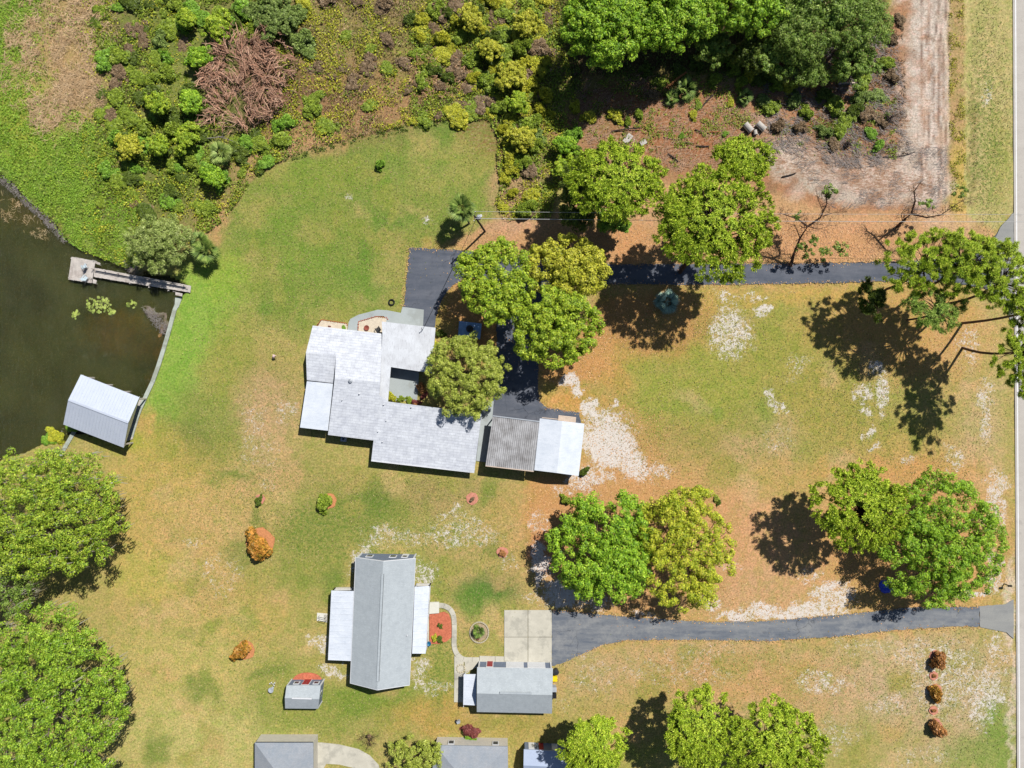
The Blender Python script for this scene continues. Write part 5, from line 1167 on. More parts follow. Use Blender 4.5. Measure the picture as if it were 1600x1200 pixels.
# oaks by the white-roofed house
tree('oak_tree', 775, 443, 60, 66, 7.5, 3.0, 'oak', 'rounded green oak beside the parking pad', seed=1, n=150, base=(780, 455))
tree('oak_tree', 893, 418, 72, 50, 7.0, 2.8, 'oak_y', 'wide yellow-green oak spreading over the north drive', seed=2, n=140, rough=.34, base=(885, 432))
tree('oak_tree', 868, 508, 70, 64, 7.5, 3.4, 'oak', 'large green oak over the drive, east of the courtyard tree', seed=3, n=160, base=(862, 512))
tree('feathery_tree', 727, 586, 65, 65, 5.0, 2.6, 'feather', 'feathery yellow-green tree leaning over the house roof', seed=4, n=190, cr=.75, per=75, L=.5, W=.16, base=(728, 588), tr=.22)
# pines along the north drive
tree('pine_tree', 968, 287, 90, 68, 12.0, 3.0, 'pine', 'pine with pale upright trunk at the clearing\'s south edge', 'pine', (952, 350), 11, 442, .62, 10, .34, .135, 'pine_bark', .3, -.1, rough=.3, inner=.35)
tree('broadleaf_tree', 905, 305, 32, 55, 6.0, 3.0, 'dark', 'dark green broadleaf tree below the pine at the clearing', seed=12, n=90, base=(912, 330))
tree('broadleaf_tree', 960, 345, 30, 20, 3.0, 1.6, 'shrub_b', 'low bright green tree at the pine\'s foot beside the bare strip', seed=13, n=40, cr=.7, base=(960, 350), tr=.14)
tree('pine_tree', 1115, 348, 108, 96, 13.5, 3.2, 'pine', 'broad round-crowned pine overhanging the north drive', 'pine', (1062, 426), 14, 731, .62, 10, .34, .135, 'pine_bark', .34, -.1, rough=.3, inner=.4)
tree('pine_tree', 1160, 250, 48, 34, 8.0, 2.0, 'pine', 'small bright pine just north of the broad round pine', 'pine', (1150, 268), 15, 187, .6, 10, .33, .135, 'pine_bark', .2, -.1, rough=.3)
# row of tall pines by the road
PR = dict(kind='pine', bark='bark', L=.34, W=.07, low=-.3, rough=.42, inner=.6, tufts=7)
tree('tall_pine', 1448, 408, 88, 62, 12, 2.8, 'pine', 'tall roadside pine farthest left of the row', base=(1385, 452), seed=21, n=286, cr=.4, per=10, tr=.2, **PR)
tree('tall_pine', 1508, 402, 84, 60, 13.5, 2.8, 'pine', 'tall roadside pine second from the left, over the drive', base=(1427, 462), seed=22, n=260, cr=.4, per=10, tr=.2, **PR)
tree('tall_pine', 1568, 428, 68, 72, 14, 3.0, 'pine', 'tall roadside pine in the middle of the row', base=(1478, 475), seed=23, n=224, cr=.4, per=10, tr=.21, **PR)
tree('tall_pine', 1618, 484, 56, 46, 14, 2.6, 'pine', 'tall roadside pine second from the right, leaning over the road', base=(1503, 505), seed=24, n=156, cr=.4, per=10, tr=.21, **PR)
tree('tall_pine', 1604, 562, 58, 66, 13, 2.8, 'pine', 'tall roadside pine farthest down the row', base=(1504, 543), seed=25, n=208, cr=.4, per=10, tr=.21, **PR)
tree('tall_pine', 1462, 486, 56, 44, 11, 2.2, 'pine_d', 'lower roadside pine whose thin crown hangs below the drive', base=(1418, 500), seed=26, n=110, cr=.55, per=10, tr=.16, **PR)
tree('young_pine', 1360, 470, 18, 34, 7, 2.2, 'dark', 'slim dark young pine below the drive\'s edge', base=(1352, 480), kind='pine', seed=27, n=40, cr=.55, per=18, tr=.1, bark='pine_bark', L=.4, W=.1)
# lawn oaks
tree('oak_tree', 945, 853, 82, 98, 6.5, 3.8, 'oak_b', 'bright green oak on the left of the joined pair', seed=31, n=210, cr=1.05, per=100, base=(948, 858))
tree('oak_tree', 1066, 857, 76, 104, 6.5, 3.8, 'oak_o', 'yellowing oak on the right of the joined pair', seed=32, n=210, cr=.95, per=100, L=.36, W=.26, base=(1060, 862))
tree('pine_tree', 1345, 790, 80, 72, 10, 2.6, 'pine', 'round-crowned pine left of the big green oak by the road', 'pine', (1318, 806), 33, 425, .62, 10, .34, .135, 'pine_bark', .28, -.1, rough=.26, inner=.35)
tree('oak_tree', 1470, 846, 100, 104, 6.5, 3.6, 'oak_b', 'very broad green oak near the road', seed=34, n=340, cr=.9, per=80, L=.46, W=.2, base=(1455, 850), tr=.4)
# south trees
tree('pine_tree', 926, 1163, 52, 52, 8, 2.4, 'pine', 'pine beside the backyard shed at the bottom edge', 'pine', (918, 1160), 41, 289, .6, 10, .33, .135, 'pine_bark', .24, -.1, rough=.3)
tree('pine_tree', 1088, 1140, 54, 74, 9, 2.6, 'pine', 'pine left of the spreading pine at the bottom edge', 'pine', (1068, 1120), 42, 323, .62, 10, .34, .135, 'pine_bark', .26, -.1, rough=.3)
tree('pine_tree', 1208, 1168, 84, 84, 9.5, 2.8, 'pine', 'spreading yellow-green pine at the bottom edge', 'pine', (1175, 1140), 43, 561, .62, 10, .34, .135, 'pine_bark', .3, -.1, rough=.32, inner=.4)
tree('feathery_shrub', 650, 1180, 46, 34, 2.4, 1.6, 'feather', 'feathery yellow-green tall shrub between the two bottom houses', seed=44, n=90, cr=.6, per=60, L=.5, W=.14, base=(655, 1180), tr=.12, cat='shrub')
# live oaks on the west shore
tree('live_oak', 82, 806, 118, 110, 9, 4.5, 'moss_oak', 'huge moss-hung live oak south of the boathouse', seed=51, n=300, cr=1.0, per=80, L=.36, W=.26, base=(100, 800), tr=.55, bark='bark_grey', rough=.3, moss=1100, inner=.4)
tree('live_oak', 5, 905, 72, 84, 6.5, 3.2, 'oak_g', 'greyish moss-hung live oak at the left edge', seed=52, n=110, cr=.9, per=60, L=.34, W=.24, base=(20, 890), tr=.4, bark='bark_grey', rough=.34, moss=900, inner=.45)
tree('live_oak', 78, 1094, 130, 158, 9, 4.5, 'live_b', 'huge bright live oak filling the bottom left corner', seed=53, n=420, cr=1.0, per=85, L=.36, W=.26, base=(100, 1060), tr=.6, bark='bark_grey', rough=.26, moss=800)
# lakeside willow
tree('willow_tree', 248, 380, 50, 46, 4.0, 2.6, 'willow', 'grey-green willow by the dock', seed=61, n=150, cr=.75, per=70, L=.5, W=.13, base=(252, 385), tr=.25, leaf_up=.2)
# wood at the top
tree('oak_tree', 945, 40, 66, 68, 9, 4.0, 'oak_b', 'bright green oak at the left end of the top wood', seed=71, n=200, cr=1.0, per=90, base=(935, 62), tr=.4)
tree('oak_tree', 1050, 20, 76, 62, 9, 4.0, 'oak_b', 'bright green oak next in the top wood', seed=72, n=200, cr=1.0, per=90, base=(1035, 50), tr=.4, rough=.3)
tree('oak_tree', 1165, 10, 66, 48, 8, 3.4, 'oak_b', 'bright green oak in the middle of the top wood', seed=73, n=150, cr=.95, per=85, base=(1140, 40), tr=.34, rough=.34)
tree('oak_tree', 1250, 50, 62, 56, 6, 2.8, 'oak_g', 'dull grey-green oak right of the top wood\'s middle', seed=74, n=150, cr=.9, per=75, L=.36, W=.2, base=(1235, 70), tr=.3, rough=.34, inner=.4)
tree('oak_tree', 1335, 40, 56, 62, 6, 2.8, 'oak_g', 'dull green oak at the right end of the top wood', seed=75, n=140, cr=.9, per=75, L=.36, W=.2, base=(1320, 65), tr=.3, rough=.36, inner=.4)
for i, (x, y, rx, ry, m_, lb) in enumerate(((985, -25, 70, 50, 'oak_b', 'bright green oak cut by the top edge between the first two'), (1105, -20, 70, 50, 'oak_b', 'bright green oak cut by the top edge right of the second'), (1215, -15, 64, 50, 'oak_g', 'dull oak cut by the top edge left of the grey-green one'), (1290, 0, 60, 50, 'oak_g', 'dull oak cut by the top edge between the two grey-green ones'), (1110, 72, 40, 36, 'oak_g', 'ragged thin tree in the gap of the top wood'), (1215, 92, 46, 38, 'oak_g', 'ragged grey-green tree leaning over the brush heap'), (1335, 100, 44, 40, 'oak_g', 'ragged tree at the clearing side of the top wood'))):
    tree('oak_tree', x, y, rx, ry, 7 if i < 4 else 4, 3 if i < 4 else 2, m_, lb, seed=400 + i, n=130 if i < 4 else 60, cr=.9 if i < 4 else .7, per=80, tr=.3, rough=.36, inner=.4)
tree('oak_tree', 1180, 85, 42, 34, 3.5, 1.8, 'dark', 'low dark tree in the shade before the top wood', seed=76, n=70, cr=.75, per=60, base=(1175, 92), tr=.2, rough=.4)
tree('oak_tree', 1270, 115, 46, 30, 3.0, 1.5, 'oak_g', 'low straggling tree at the edge of the clearing', seed=77, n=60, cr=.7, per=55, L=.34, W=.18, base=(1262, 122), tr=.18, rough=.45)

for i, (x, y, r_, m_, lb) in enumerate(((312, 92, 26, 'oak_b', 'small bright tree right against the dead thicket\'s left side'), (300, 155, 30, 'oak_b', 'small green tree left of the dead thicket\'s middle'), (245, 165, 28, 'oak', 'small green tree farther left of the thicket'), (340, 40, 34, 'oak', 'small spreading tree above the dead thicket'), (290, 30, 26, 'oak', 'small yellow-green tree at the top edge left of the thicket'), (290, 215, 32, 'oak', 'small olive tree below left of the thicket'), (200, 232, 26, 'oak_y', 'small yellowish tree above the marsh'), (330, 275, 26, 'oak_b', 'small bright tree below the greyish palm'), (250, 230, 24, 'oak', 'small olive tree between marsh and thicket'), (430, 28, 44, 'shrub_v', 'vine-smothered tree above right of the thicket'), (765, 75, 30, 'oak_y', 'small yellowish tree in the right scrub near the top'), (735, 30, 30, 'oak_y', 'small yellowish tree at the top edge of the right scrub'), (800, 120, 30, 'oak_y', 'small yellowish tree left of the top wood'), (820, 40, 30, 'oak_y', 'small tree at the top edge left of the wood'), (818, 215, 28, 'oak_y', 'small tree at the scrub edge above the pole'), (808, 160, 24, 'oak', 'small olive tree beside the wood\'s shadow'), (885, 225, 22, 'oak_b', 'slim bright tree at the scrub\'s lower right'), (880, 262, 24, 'oak', 'slim green tree left of the pale-trunked pine'))):
    tree('small_tree', x, y, r_, r_ * .9, 2.2, 1.7, m_, lb, seed=500 + i, n=int(r_ * 2.4), cr=.5, per=70, L=.36, W=.24, tr=.12, rough=.9, inner=.8, low=-.3)
# nearly bare trees by the drive
def bare_tree(base, pts, label, seed, r0=.17, tufts=(), mat='oak_g'):
    rng = np.random.RandomState(seed); b = P(*base); e = empty('bare_tree', (b.x, b.y, 0), label, 'tree'); mb = MB()
    ends = []
    for chain, ra in pts:
        q = [P(x, y, h) for x, y, h in chain]; rad = [ra * (1 - .75 * i / (len(q) - 1)) for i in range(len(q))]; mb.tube(q, rad, 7, cap=False)
        for i in range(1, len(q)):
            for _ in range(7):
                s = q[i - 1].lerp(q[i], rng.rand()); d = Vector(rng.normal(size=3)); d.z = abs(d.z) * .5; t = s + d.normalized() * rng.uniform(.6, 1.5)
                limb(mb, s, t, ra * .22, .012, rng, .15, 4, 3)
                for _ in range(3): limb(mb, t - (t - s) * .4, t + Vector(rng.normal(size=3)) * .4, .02, .008, rng, .15, 3, 2)
    mb.build('trunk', M['pine_bark'], e)
    C = []; Rr = []
    for x, y, h, r in tufts:
        c = P(x, y, h)
        for _ in range(12): C.append(np.array(c) + rng.normal(size=3) * r * .5); Rr.append(r * .3)
    v, f = leaf_crown(rng, np.array(C), np.array(Rr), 26, .26, .14); link('crown', fast_mesh('crown', v, f, M[mat]), e)
bare_tree((1235, 415), [([(1235, 417, -.2), (1240, 398, 2.0), (1250, 372, 4.2), (1262, 354, 6)], .26), ([(1262, 354, 6), (1282, 340, 7), (1292, 318, 8), (1290, 298, 9)], .17), ([(1262, 354, 6), (1246, 342, 6.8), (1228, 336, 7.5), (1216, 332, 8)], .14), ([(1262, 354, 6), (1280, 358, 6.6), (1300, 352, 7.2)], .07), ([(1285, 338, 7), (1300, 333, 7.6), (1324, 330, 8.2)], .07), ([(1286, 330, 7.4), (1278, 312, 8.2), (1276, 300, 8.8)], .06), ([(1250, 372, 4.2), (1242, 352, 5), (1225, 348, 5.6)], .08)],
          'thin crooked bare tree beside the north drive', 81, tufts=((1298, 300, 8.8, 1.1), (1252, 385, 4.5, .8), (1268, 378, 4.5, .9), (1262, 396, 3.2, .8), (1290, 396, 3.0, 1.0), (1310, 390, 3.0, 1.1), (1245, 340, 6.8, .6)))
bare_tree((1402, 352), [([(1402, 354, -.2), (1412, 344, 3), (1424, 334, 5)], .24), ([(1424, 334, 5), (1430, 314, 6.2), (1428, 300, 7), (1438, 285, 8)], .15), ([(1410, 344, 3), (1408, 334, 4.5), (1417, 322, 5.5)], .07), ([(1424, 334, 5), (1448, 340, 6), (1470, 336, 7), (1490, 322, 8)], .15), ([(1490, 322, 8), (1505, 313, 8.6), (1520, 308, 9)], .06)],
          'bare forked tree near the road end of the drive', 82, tufts=((1448, 320, 5, .9), (1500, 300, 7, .8)))
bare_tree((577, 1160), [([(577, 1160, -.1), (577, 1154, .9), (574, 1147, 1.5)], .05), ([(577, 1156, .6), (582, 1150, 1.4)], .04), ([(577, 1156, .6), (572, 1150, 1.3)], .03)], 'small leafless twiggy shrub above the curved concrete drive', 83, tufts=((577, 1150, 1.2, .2),), mat='shrub_br')

# palms
def palm(name, px, py, h, R, nf, label, seed, base=None, mat='palm', trunk=True, cat='palm', dead=0):
    rng = np.random.RandomState(seed); b = P(*(base or (px, py))); top = P(px, py, h); e = empty(name, (b.x, b.y, 0), label, cat)
    if trunk:
        mb = MB(); limb(mb, (b.x, b.y, -.2), tuple(top), .17, .15, rng, .02, 9, 5); mb.build('trunk', M['bark_grey'], e)
    # one fan leaf pointing along +X, shared by every frond
    a = np.linspace(-1.5, 1.5, 15); d = np.stack([np.cos(a), np.sin(a), -.25 * np.abs(a) ** 1.5], 1); d = nrm(d); o = np.array([R * .38, 0, .1 * R])
    ln = R * .62 * (1 - .18 * np.abs(a)); nn = np.tile([0, 0, 1.0], (15, 1)); nn = nrm(nn - d * (nn * d).sum(1, keepdims=True))
    v, f = kites(o + d * ln[:, None] * .5 + np.array([0, 0, -.06 * R]) * (np.abs(a) > 1)[:, None], nn, ln, np.full(15, R * .085), rng, d, .2)
    st, sf = kites(np.array([[R * .19, 0, .05 * R]]), np.array([[0, 0, 1.0]]), [R * .4], [.05], rng, np.array([[1.0, 0, .25]]))
    me = fast_mesh('frond', np.concatenate([v, st]), np.concatenate([f, sf + len(v)]), M[mat])
    md = me.copy(); md.materials[0] = M['dead_leaf']
    for k in range(nf + dead):
        o_ = link('frond', me if k < nf else md); o_.parent = e; el = rng.uniform(-.35, 1.15) if k < nf else rng.uniform(-1.1, -.6)
        o_.location = (top.x - b.x, top.y - b.y, top.z); az = k * 2.399 + rng.uniform(-.2, .2); o_.rotation_euler = (rng.uniform(-.3, .3), -el + .25, az); s = rng.uniform(.85, 1.15); o_.scale = (s, s, s)
    return e
palm('cabbage_palm', 721, 326, 4.5, 2.4, 30, 'cabbage palm standing on the lawn beside the power pole', 1, (733, 350), dead=5)
palm('cabbage_palm', 322, 392, 2.4, 2.3, 26, 'dark cabbage palm by the willow, nearest the lawn', 2, (325, 396))
palm('cabbage_palm', 312, 378, 2.8, 1.9, 20, 'cabbage palm half hidden behind the willow', 3, (315, 383))
palm('cabbage_palm', 346, 240, 2.0, 2.0, 24, 'greyish palm at the scrub\'s edge below the dead thicket', 4, (346, 243), 'shrub_v')
palm('saw_palmetto', 1072, 140, 0.6, 2.0, 22, 'green palmetto beside the cut orange log', 5, trunk=False)
palm('saw_palmetto', 1050, 152, 0.5, 1.4, 16, 'small palmetto in front of the larger palmetto', 6, trunk=False)
palm('saw_palmetto', 1163, 152, 0.5, 1.5, 16, 'blue-green palmetto in the clearing left of the pipes', 7, trunk=False)
palm('yucca', 1042, 472, 0.5, 2.2, 26, 'blue-green spiky plant in the pine\'s shade on the lawn', 8, trunk=False, mat='agave', cat='plant')
palm('yucca', 748, 985, 0.5, 1.3, 16, 'small spiky plant inside the stone ring', 9, trunk=False, cat='plant')

# shrubs: one mesh of each kind, copied
def shrub_mesh(mat, seed, n=26, per=34, L=.34, W=.22, flat=.62, stems=True, cl=.15):
    per *= 1.5
    rng = np.random.RandomState(seed); c, r = boughs_of(rng, (1, 1, flat), 9, .36, 8, cl, -.05, .45, .5); c[:, :2] *= np.array([1.15, .85]); c[:, :2] += np.round(rng.rand(len(c), 1)) * np.array([[.25, .12]]); c[:, 2] += flat * .45 - .25 * (np.hypot(c[:, 0], c[:, 1]) > .7)
    v, f = leaf_crown(rng, c, r, per, L, W); mats = [M[mat], M['bark']]; mi = [0] * len(f)
    mb = MB()
    for i in range(0, len(c), 3): limb(mb, (0, 0, -.1), c[i], .03, .012, rng, .1, 4, 2)
    tv = np.array(mb.v); tf = np.array(mb.f); tf = np.concatenate([tf[:, [0, 1, 2]], tf[:, [0, 2, 3]]]) + len(v)
    return fast_mesh('shrub', np.concatenate([v, tv]), np.concatenate([f, tf]), mats, mi + [1] * len(tf))
SH = {}
for m_ in ('shrub_y', 'shrub_g', 'shrub_b', 'shrub_v', 'shrub_br', 'dark'):
    SH[m_] = [shrub_mesh(m_, 100 + i, 34, 40, .26, .18) for i in range(3)]
SH['shrub_o'] = [shrub_mesh('shrub_o', 130, 40, 22, .36, .2, .9, cl=.21)]; SH['shrub_r'] = [shrub_mesh('shrub_r', 131, 34, 20, .36, .16, .9, cl=.21), shrub_mesh('shrub_r', 132, 34, 20, .36, .16, .9, cl=.21)]
SH['shrub_p'] = [shrub_mesh('shrub_p', 133, 34, 36, .24, .18)]; SH['feather'] = [shrub_mesh('feather', 134, 30, 30, .5, .12)]
_sr = random.Random(5)
def shrub(mat, px, py, r, label, name='shrub', group=None, hs=1.0, cat='shrub'):
    o = link(name, _sr.choice(SH[mat])); p = P(px, py, r * S * .4 * hs); o.location = (p.x, p.y, -.03); R_ = r * S
    o.rotation_euler = (0, 0, _sr.uniform(0, 6.28)); o.scale = (R_ * _sr.uniform(.9, 1.1), R_ * _sr.uniform(.9, 1.1), R_ * hs * _sr.uniform(.9, 1.15)); return tag(o, label, cat, group)
def ring(px, py, r, mat, label, rx=1.0):
    a = [2 * math.pi * k / 18 for k in range(18)]; rr = random.Random(int(px * 7 + py))
    pts = [P(px + r * rx * math.cos(t) * rr.uniform(.88, 1.08), py + r * math.sin(t) * rr.uniform(.88, 1.08), 0.10) for t in a]
    o = MB().slab(up(pts), .2).build('mulch_ring', M[mat]); tag(o, label, 'mulch'); return o
# lawn plants
shrub('shrub_b', 595, 258, 9, 'small round green bush alone on the north lawn', hs=1.3)
ring(406, 848, 23, 'mulch_orange', 'orange mulch ring round the largest rusty lawn shrub'); shrub('shrub_o', 399, 852, 22, 'largest orange-leaved shrub on the west lawn', hs=1.3)
ring(383, 1016, 15, 'mulch_orange', 'orange mulch ring round the shrub west of the shed'); shrub('shrub_o', 376, 1020, 16, 'orange-leaved shrub on the lawn west of the shed', hs=1.1)
ring(514, 783, 12, 'mulch_orange', 'orange mulch ring south of the white-roofed house'); shrub('shrub_g', 508, 788, 15, 'olive green shrub on the lawn south of the white-roofed house', hs=1.2)
ring(406, 780, 8, 'mulch_pink', 'tiny mulch ring west of the olive green shrub'); shrub('dark', 404, 784, 8, 'small dark shrub west of the olive green one', hs=1.1)
ring(738, 779, 10, 'mulch_pink', 'pink mulch ring near the carport shadow'); shrub('shrub_br', 738, 781, 5, 'tiny dry plant in the pink mulch ring near the carport')
ring(785, 863, 9, 'mulch_pink', 'pink mulch ring left of the joined oaks'); shrub('shrub_r', 785, 864, 6, 'tiny rusty plant in the mulch ring left of the oaks')
for y, m_, lb in ((1031, 'shrub_r', 'top'), (1084, 'shrub_o', 'middle'), (1138, 'shrub_r', 'bottom')):
    ring(1462, y - 5, 10, 'mulch_pink', 'mulch ring under the %s one of the three rusty shrubs by the road' % lb); shrub(m_, 1464, y + 1, 13, '%s of the three rusty shrubs in a row by the road' % lb, hs=1.25)
for y, lb in ((1056, 'upper'), (1110, 'lower')): ring(1459, y, 7, 'mulch_pink', '%s of two small mulch spots between the rusty shrubs' % lb); shrub('shrub_r', 1459, y, 4, '%s tiny red plant between the rusty roadside shrubs' % lb)
shrub('shrub_p', 735, 1144, 15, 'maroon-topped shrub by the hip-roofed house', hs=1.1); shrub('shrub_b', 736, 1153, 12, 'bright green low shrub against the hip-roofed house')
shrub('dark', 912, 736, 9, 'round dark shrub at the white garage\'s corner', hs=1.3); shrub('shrub_g', 885, 781, 9, 'small grey-green shrub on the sand south of the garage', hs=1.2)
shrub('shrub_g', 821, 324, 18, 'rounded spiky green shrub on bare soil west of the pines', hs=1.2); shrub('dark', 687, 522, 8, 'small dark shrub at the flat roof\'s corner'); shrub('shrub_y', 683, 540, 8, 'yellow-green shrub along the flat roof\'s wall')
for i, (x, y, m_, r_) in enumerate(((613, 621, 'shrub_y', 8), (626, 624, 'shrub_g', 7), (638, 626, 'shrub_g', 7), (650, 628, 'shrub_p', 8), (658, 606, 'shrub_r', 9), (662, 618, 'shrub_p', 7), (648, 634, 'shrub_r', 6))):
    shrub(m_, x, y, r_, ['yellow-green', 'small green', 'second small green', 'maroon', 'rust-red', 'dark red', 'low rusty'][i] + ' plant in the courtyard bed')
shrub('shrub_b', 536, 512, 5, 'low green plant in the north gravel bed', hs=.6); shrub('shrub_p', 515, 510, 3, 'tiny dark plant in the north gravel bed')
shrub('dark', 687, 978, 5, 'small dark plant in the upper mulch bed'); shrub('shrub_y', 679, 998, 6, 'yellow-green plant at the mulch bed\'s lower left'); shrub('dark', 688, 999, 6, 'dark plant at the mulch bed\'s lower right')
shrub('shrub_p', 746, 996, 5, 'small maroon plant inside the stone ring'); shrub('feather', 1120, 780, 5, 'tiny weed clump beside the yellowing oak'); shrub('dark', 1123, 785, 5, 'small dark weed clump right of the yellowing oak')
shrub('shrub_b', 905, 680, 5, 'low green plant at the white garage\'s east wall'); shrub('shrub_b', 112, 660, 16, 'green bank plants beside the boathouse\'s west side', hs=.5); shrub('shrub_y', 88, 682, 14, 'yellow-green bank plants left of the short seawall', hs=.5); shrub('shrub_b', 75, 688, 12, 'low green waterside plants near the live oak', hs=.5)
# scrub shrubs one can tell apart
TPZ = [(345, 60), (470, 55), (475, 160), (440, 185), (400, 212), (325, 200), (322, 100)]
SC = [('shrub_b', [(285, 35, 18), (320, 28, 20), (352, 40, 20), (378, 18, 20), (310, 92, 20), (326, 85, 16), (185, 218, 17), (214, 262, 12), (320, 268, 18), (345, 274, 15), (885, 228, 14), (897, 208, 15), (445, 192, 14), (430, 198, 12), (260, 92, 14), (330, 175, 14)]),
      ('dark', [(300, 148, 22), (312, 165, 20), (240, 150, 18), (250, 174, 18), (292, 178, 14), (430, 50, 22), (205, 236, 14), (680, 110, 14), (700, 122, 13), (765, 85, 20), (770, 60, 16), (745, 20, 16), (895, 240, 16), (700, 20, 13), (640, 28, 12)]),
      ('shrub_g', [(265, 112, 18), (235, 122, 15), (300, 205, 20), (272, 205, 18), (288, 230, 20), (250, 232, 15), (226, 200, 16), (340, 70, 18), (300, 250, 16), (270, 260, 14), (395, 50, 18), (780, 130, 20), (790, 105, 18), (760, 130, 18), (735, 90, 18), (720, 60, 16), (820, 200, 18), (835, 225, 16), (815, 250, 18), (840, 190, 14), (790, 20, 18), (830, 20, 20), (815, 70, 20), (780, 170, 16)]),
      ('shrub_y', [(690, 62, 14), (705, 75, 13), (660, 32, 14), (735, 20, 15), (715, 35, 13), (750, 45, 16), (770, 105, 14), (850, 150, 15), (845, 168, 13), (826, 130, 18), (818, 105, 16), (800, 190, 16), (806, 165, 15), (900, 168, 11), (800, 265, 14), (790, 280, 12), (820, 45, 16), (210, 222, 13), (740, 120, 14), (655, 60, 12), (860, 178, 10), (800, 300, 10), (785, 200, 12), (795, 225, 12)]),
      ('shrub_v', [(415, 22, 26), (445, 38, 24), (470, 60, 22), (478, 82, 16), (395, 20, 20), (430, 8, 22), (465, 25, 20), (840, 215, 15), (250, 60, 16)]),
      ('shrub_br', [(210, 42, 18), (222, 64, 16), (190, 112, 16), (176, 180, 14), (182, 132, 14), (285, 70, 15), (270, 125, 9), (222, 212, 11), (200, 80, 14), (550, 128, 15), (575, 95, 16), (538, 108, 11), (498, 105, 12), (520, 118, 10), (570, 110, 12), (485, 108, 9), (630, 100, 13), (655, 130, 12), (640, 140, 11), (710, 100, 14), (725, 112, 11), (605, 60, 14), (590, 14, 12), (765, 160, 12), (235, 330, 10), (210, 320, 9), (180, 290, 9), (730, 165, 12)])]
CN = {'shrub_b': 'bright green', 'dark': 'dark green', 'shrub_g': 'mid green', 'shrub_y': 'yellow-green', 'shrub_v': 'grey-green vine-covered', 'shrub_br': 'dry brown'}
ORD = ['first', 'second', 'third', 'fourth', 'fifth', 'sixth', 'seventh', 'eighth', 'ninth', 'tenth', 'eleventh', 'twelfth', 'thirteenth', 'fourteenth', 'fifteenth', 'sixteenth', 'seventeenth', 'eighteenth', 'nineteenth', 'twentieth', 'twenty-first', 'twenty-second', 'twenty-third', 'twenty-fourth', 'twenty-fifth']
_cnt = {}
for m_, pts in SC:
    for x, y, r_ in sorted(pts):
        zone = 'left of the dead thicket' if x < 390 else ('above the mown lawn' if x < 660 else 'at the scrub\'s right side')
        k_ = _cnt.setdefault((m_, zone), 0); _cnt[(m_, zone)] += 1
        shrub(m_, x, y, r_, '%s from left of the %s shrubs in the scrub %s' % (ORD[k_], CN[m_], zone), group='%s scrub shrubs %s' % (CN[m_], zone), hs=_sr.uniform(.8, 1.15) * (.55 if m_ == 'shrub_br' else 1))
# lesser bushes that fill the scrub between them
_fr = random.Random(77); _big = [q for _, pts in SC for q in pts]; _n = 0; _fill = []
while _n < 210:
    x, y = _fr.uniform(140, 860), _fr.uniform(-10, 330)
    if not inside(x, y, SCRUB) or inside(x, y, TPZ) or (440 < x < 650 and _fr.random() < .75): continue
    r_ = _fr.uniform(9, 20); z_ = 'left of the dead thicket' if x < 390 else ('above the mown lawn' if x < 660 else "at the scrub's right side")
    m_ = _fr.choice(['shrub_g', 'shrub_g', 'shrub_g', 'dark', 'shrub_b'] if x < 450 else ['shrub_g', 'shrub_y', 'shrub_g', 'shrub_y', 'shrub_br'])
    _fill.append((m_, x, y, r_, z_, _fr.uniform(.4, .8))); _n += 1
TENS = ['', '', 'twenty', 'thirty', 'forty', 'fifty', 'sixty', 'seventy']; TENTH = ['', '', 'twentieth', 'thirtieth', 'fortieth', 'fiftieth', 'sixtieth', 'seventieth']
def ordinal(k): return ORD[k - 1] if k <= 20 else (TENTH[k // 10] if k % 10 == 0 else TENS[k // 10] + '-' + ORD[k % 10 - 1])
_fc = {}
for m_, x, y, r_, z_, h_ in sorted(_fill, key=lambda t: t[1]):
    k_ = _fc[(m_, z_)] = _fc.get((m_, z_), 0) + 1
    shrub(m_, x, y, r_, '%s from left of the small low %s bushes %s' % (ordinal(k_), CN[m_], z_), 'bush', 'small %s bushes %s' % (CN[m_], z_), h_)
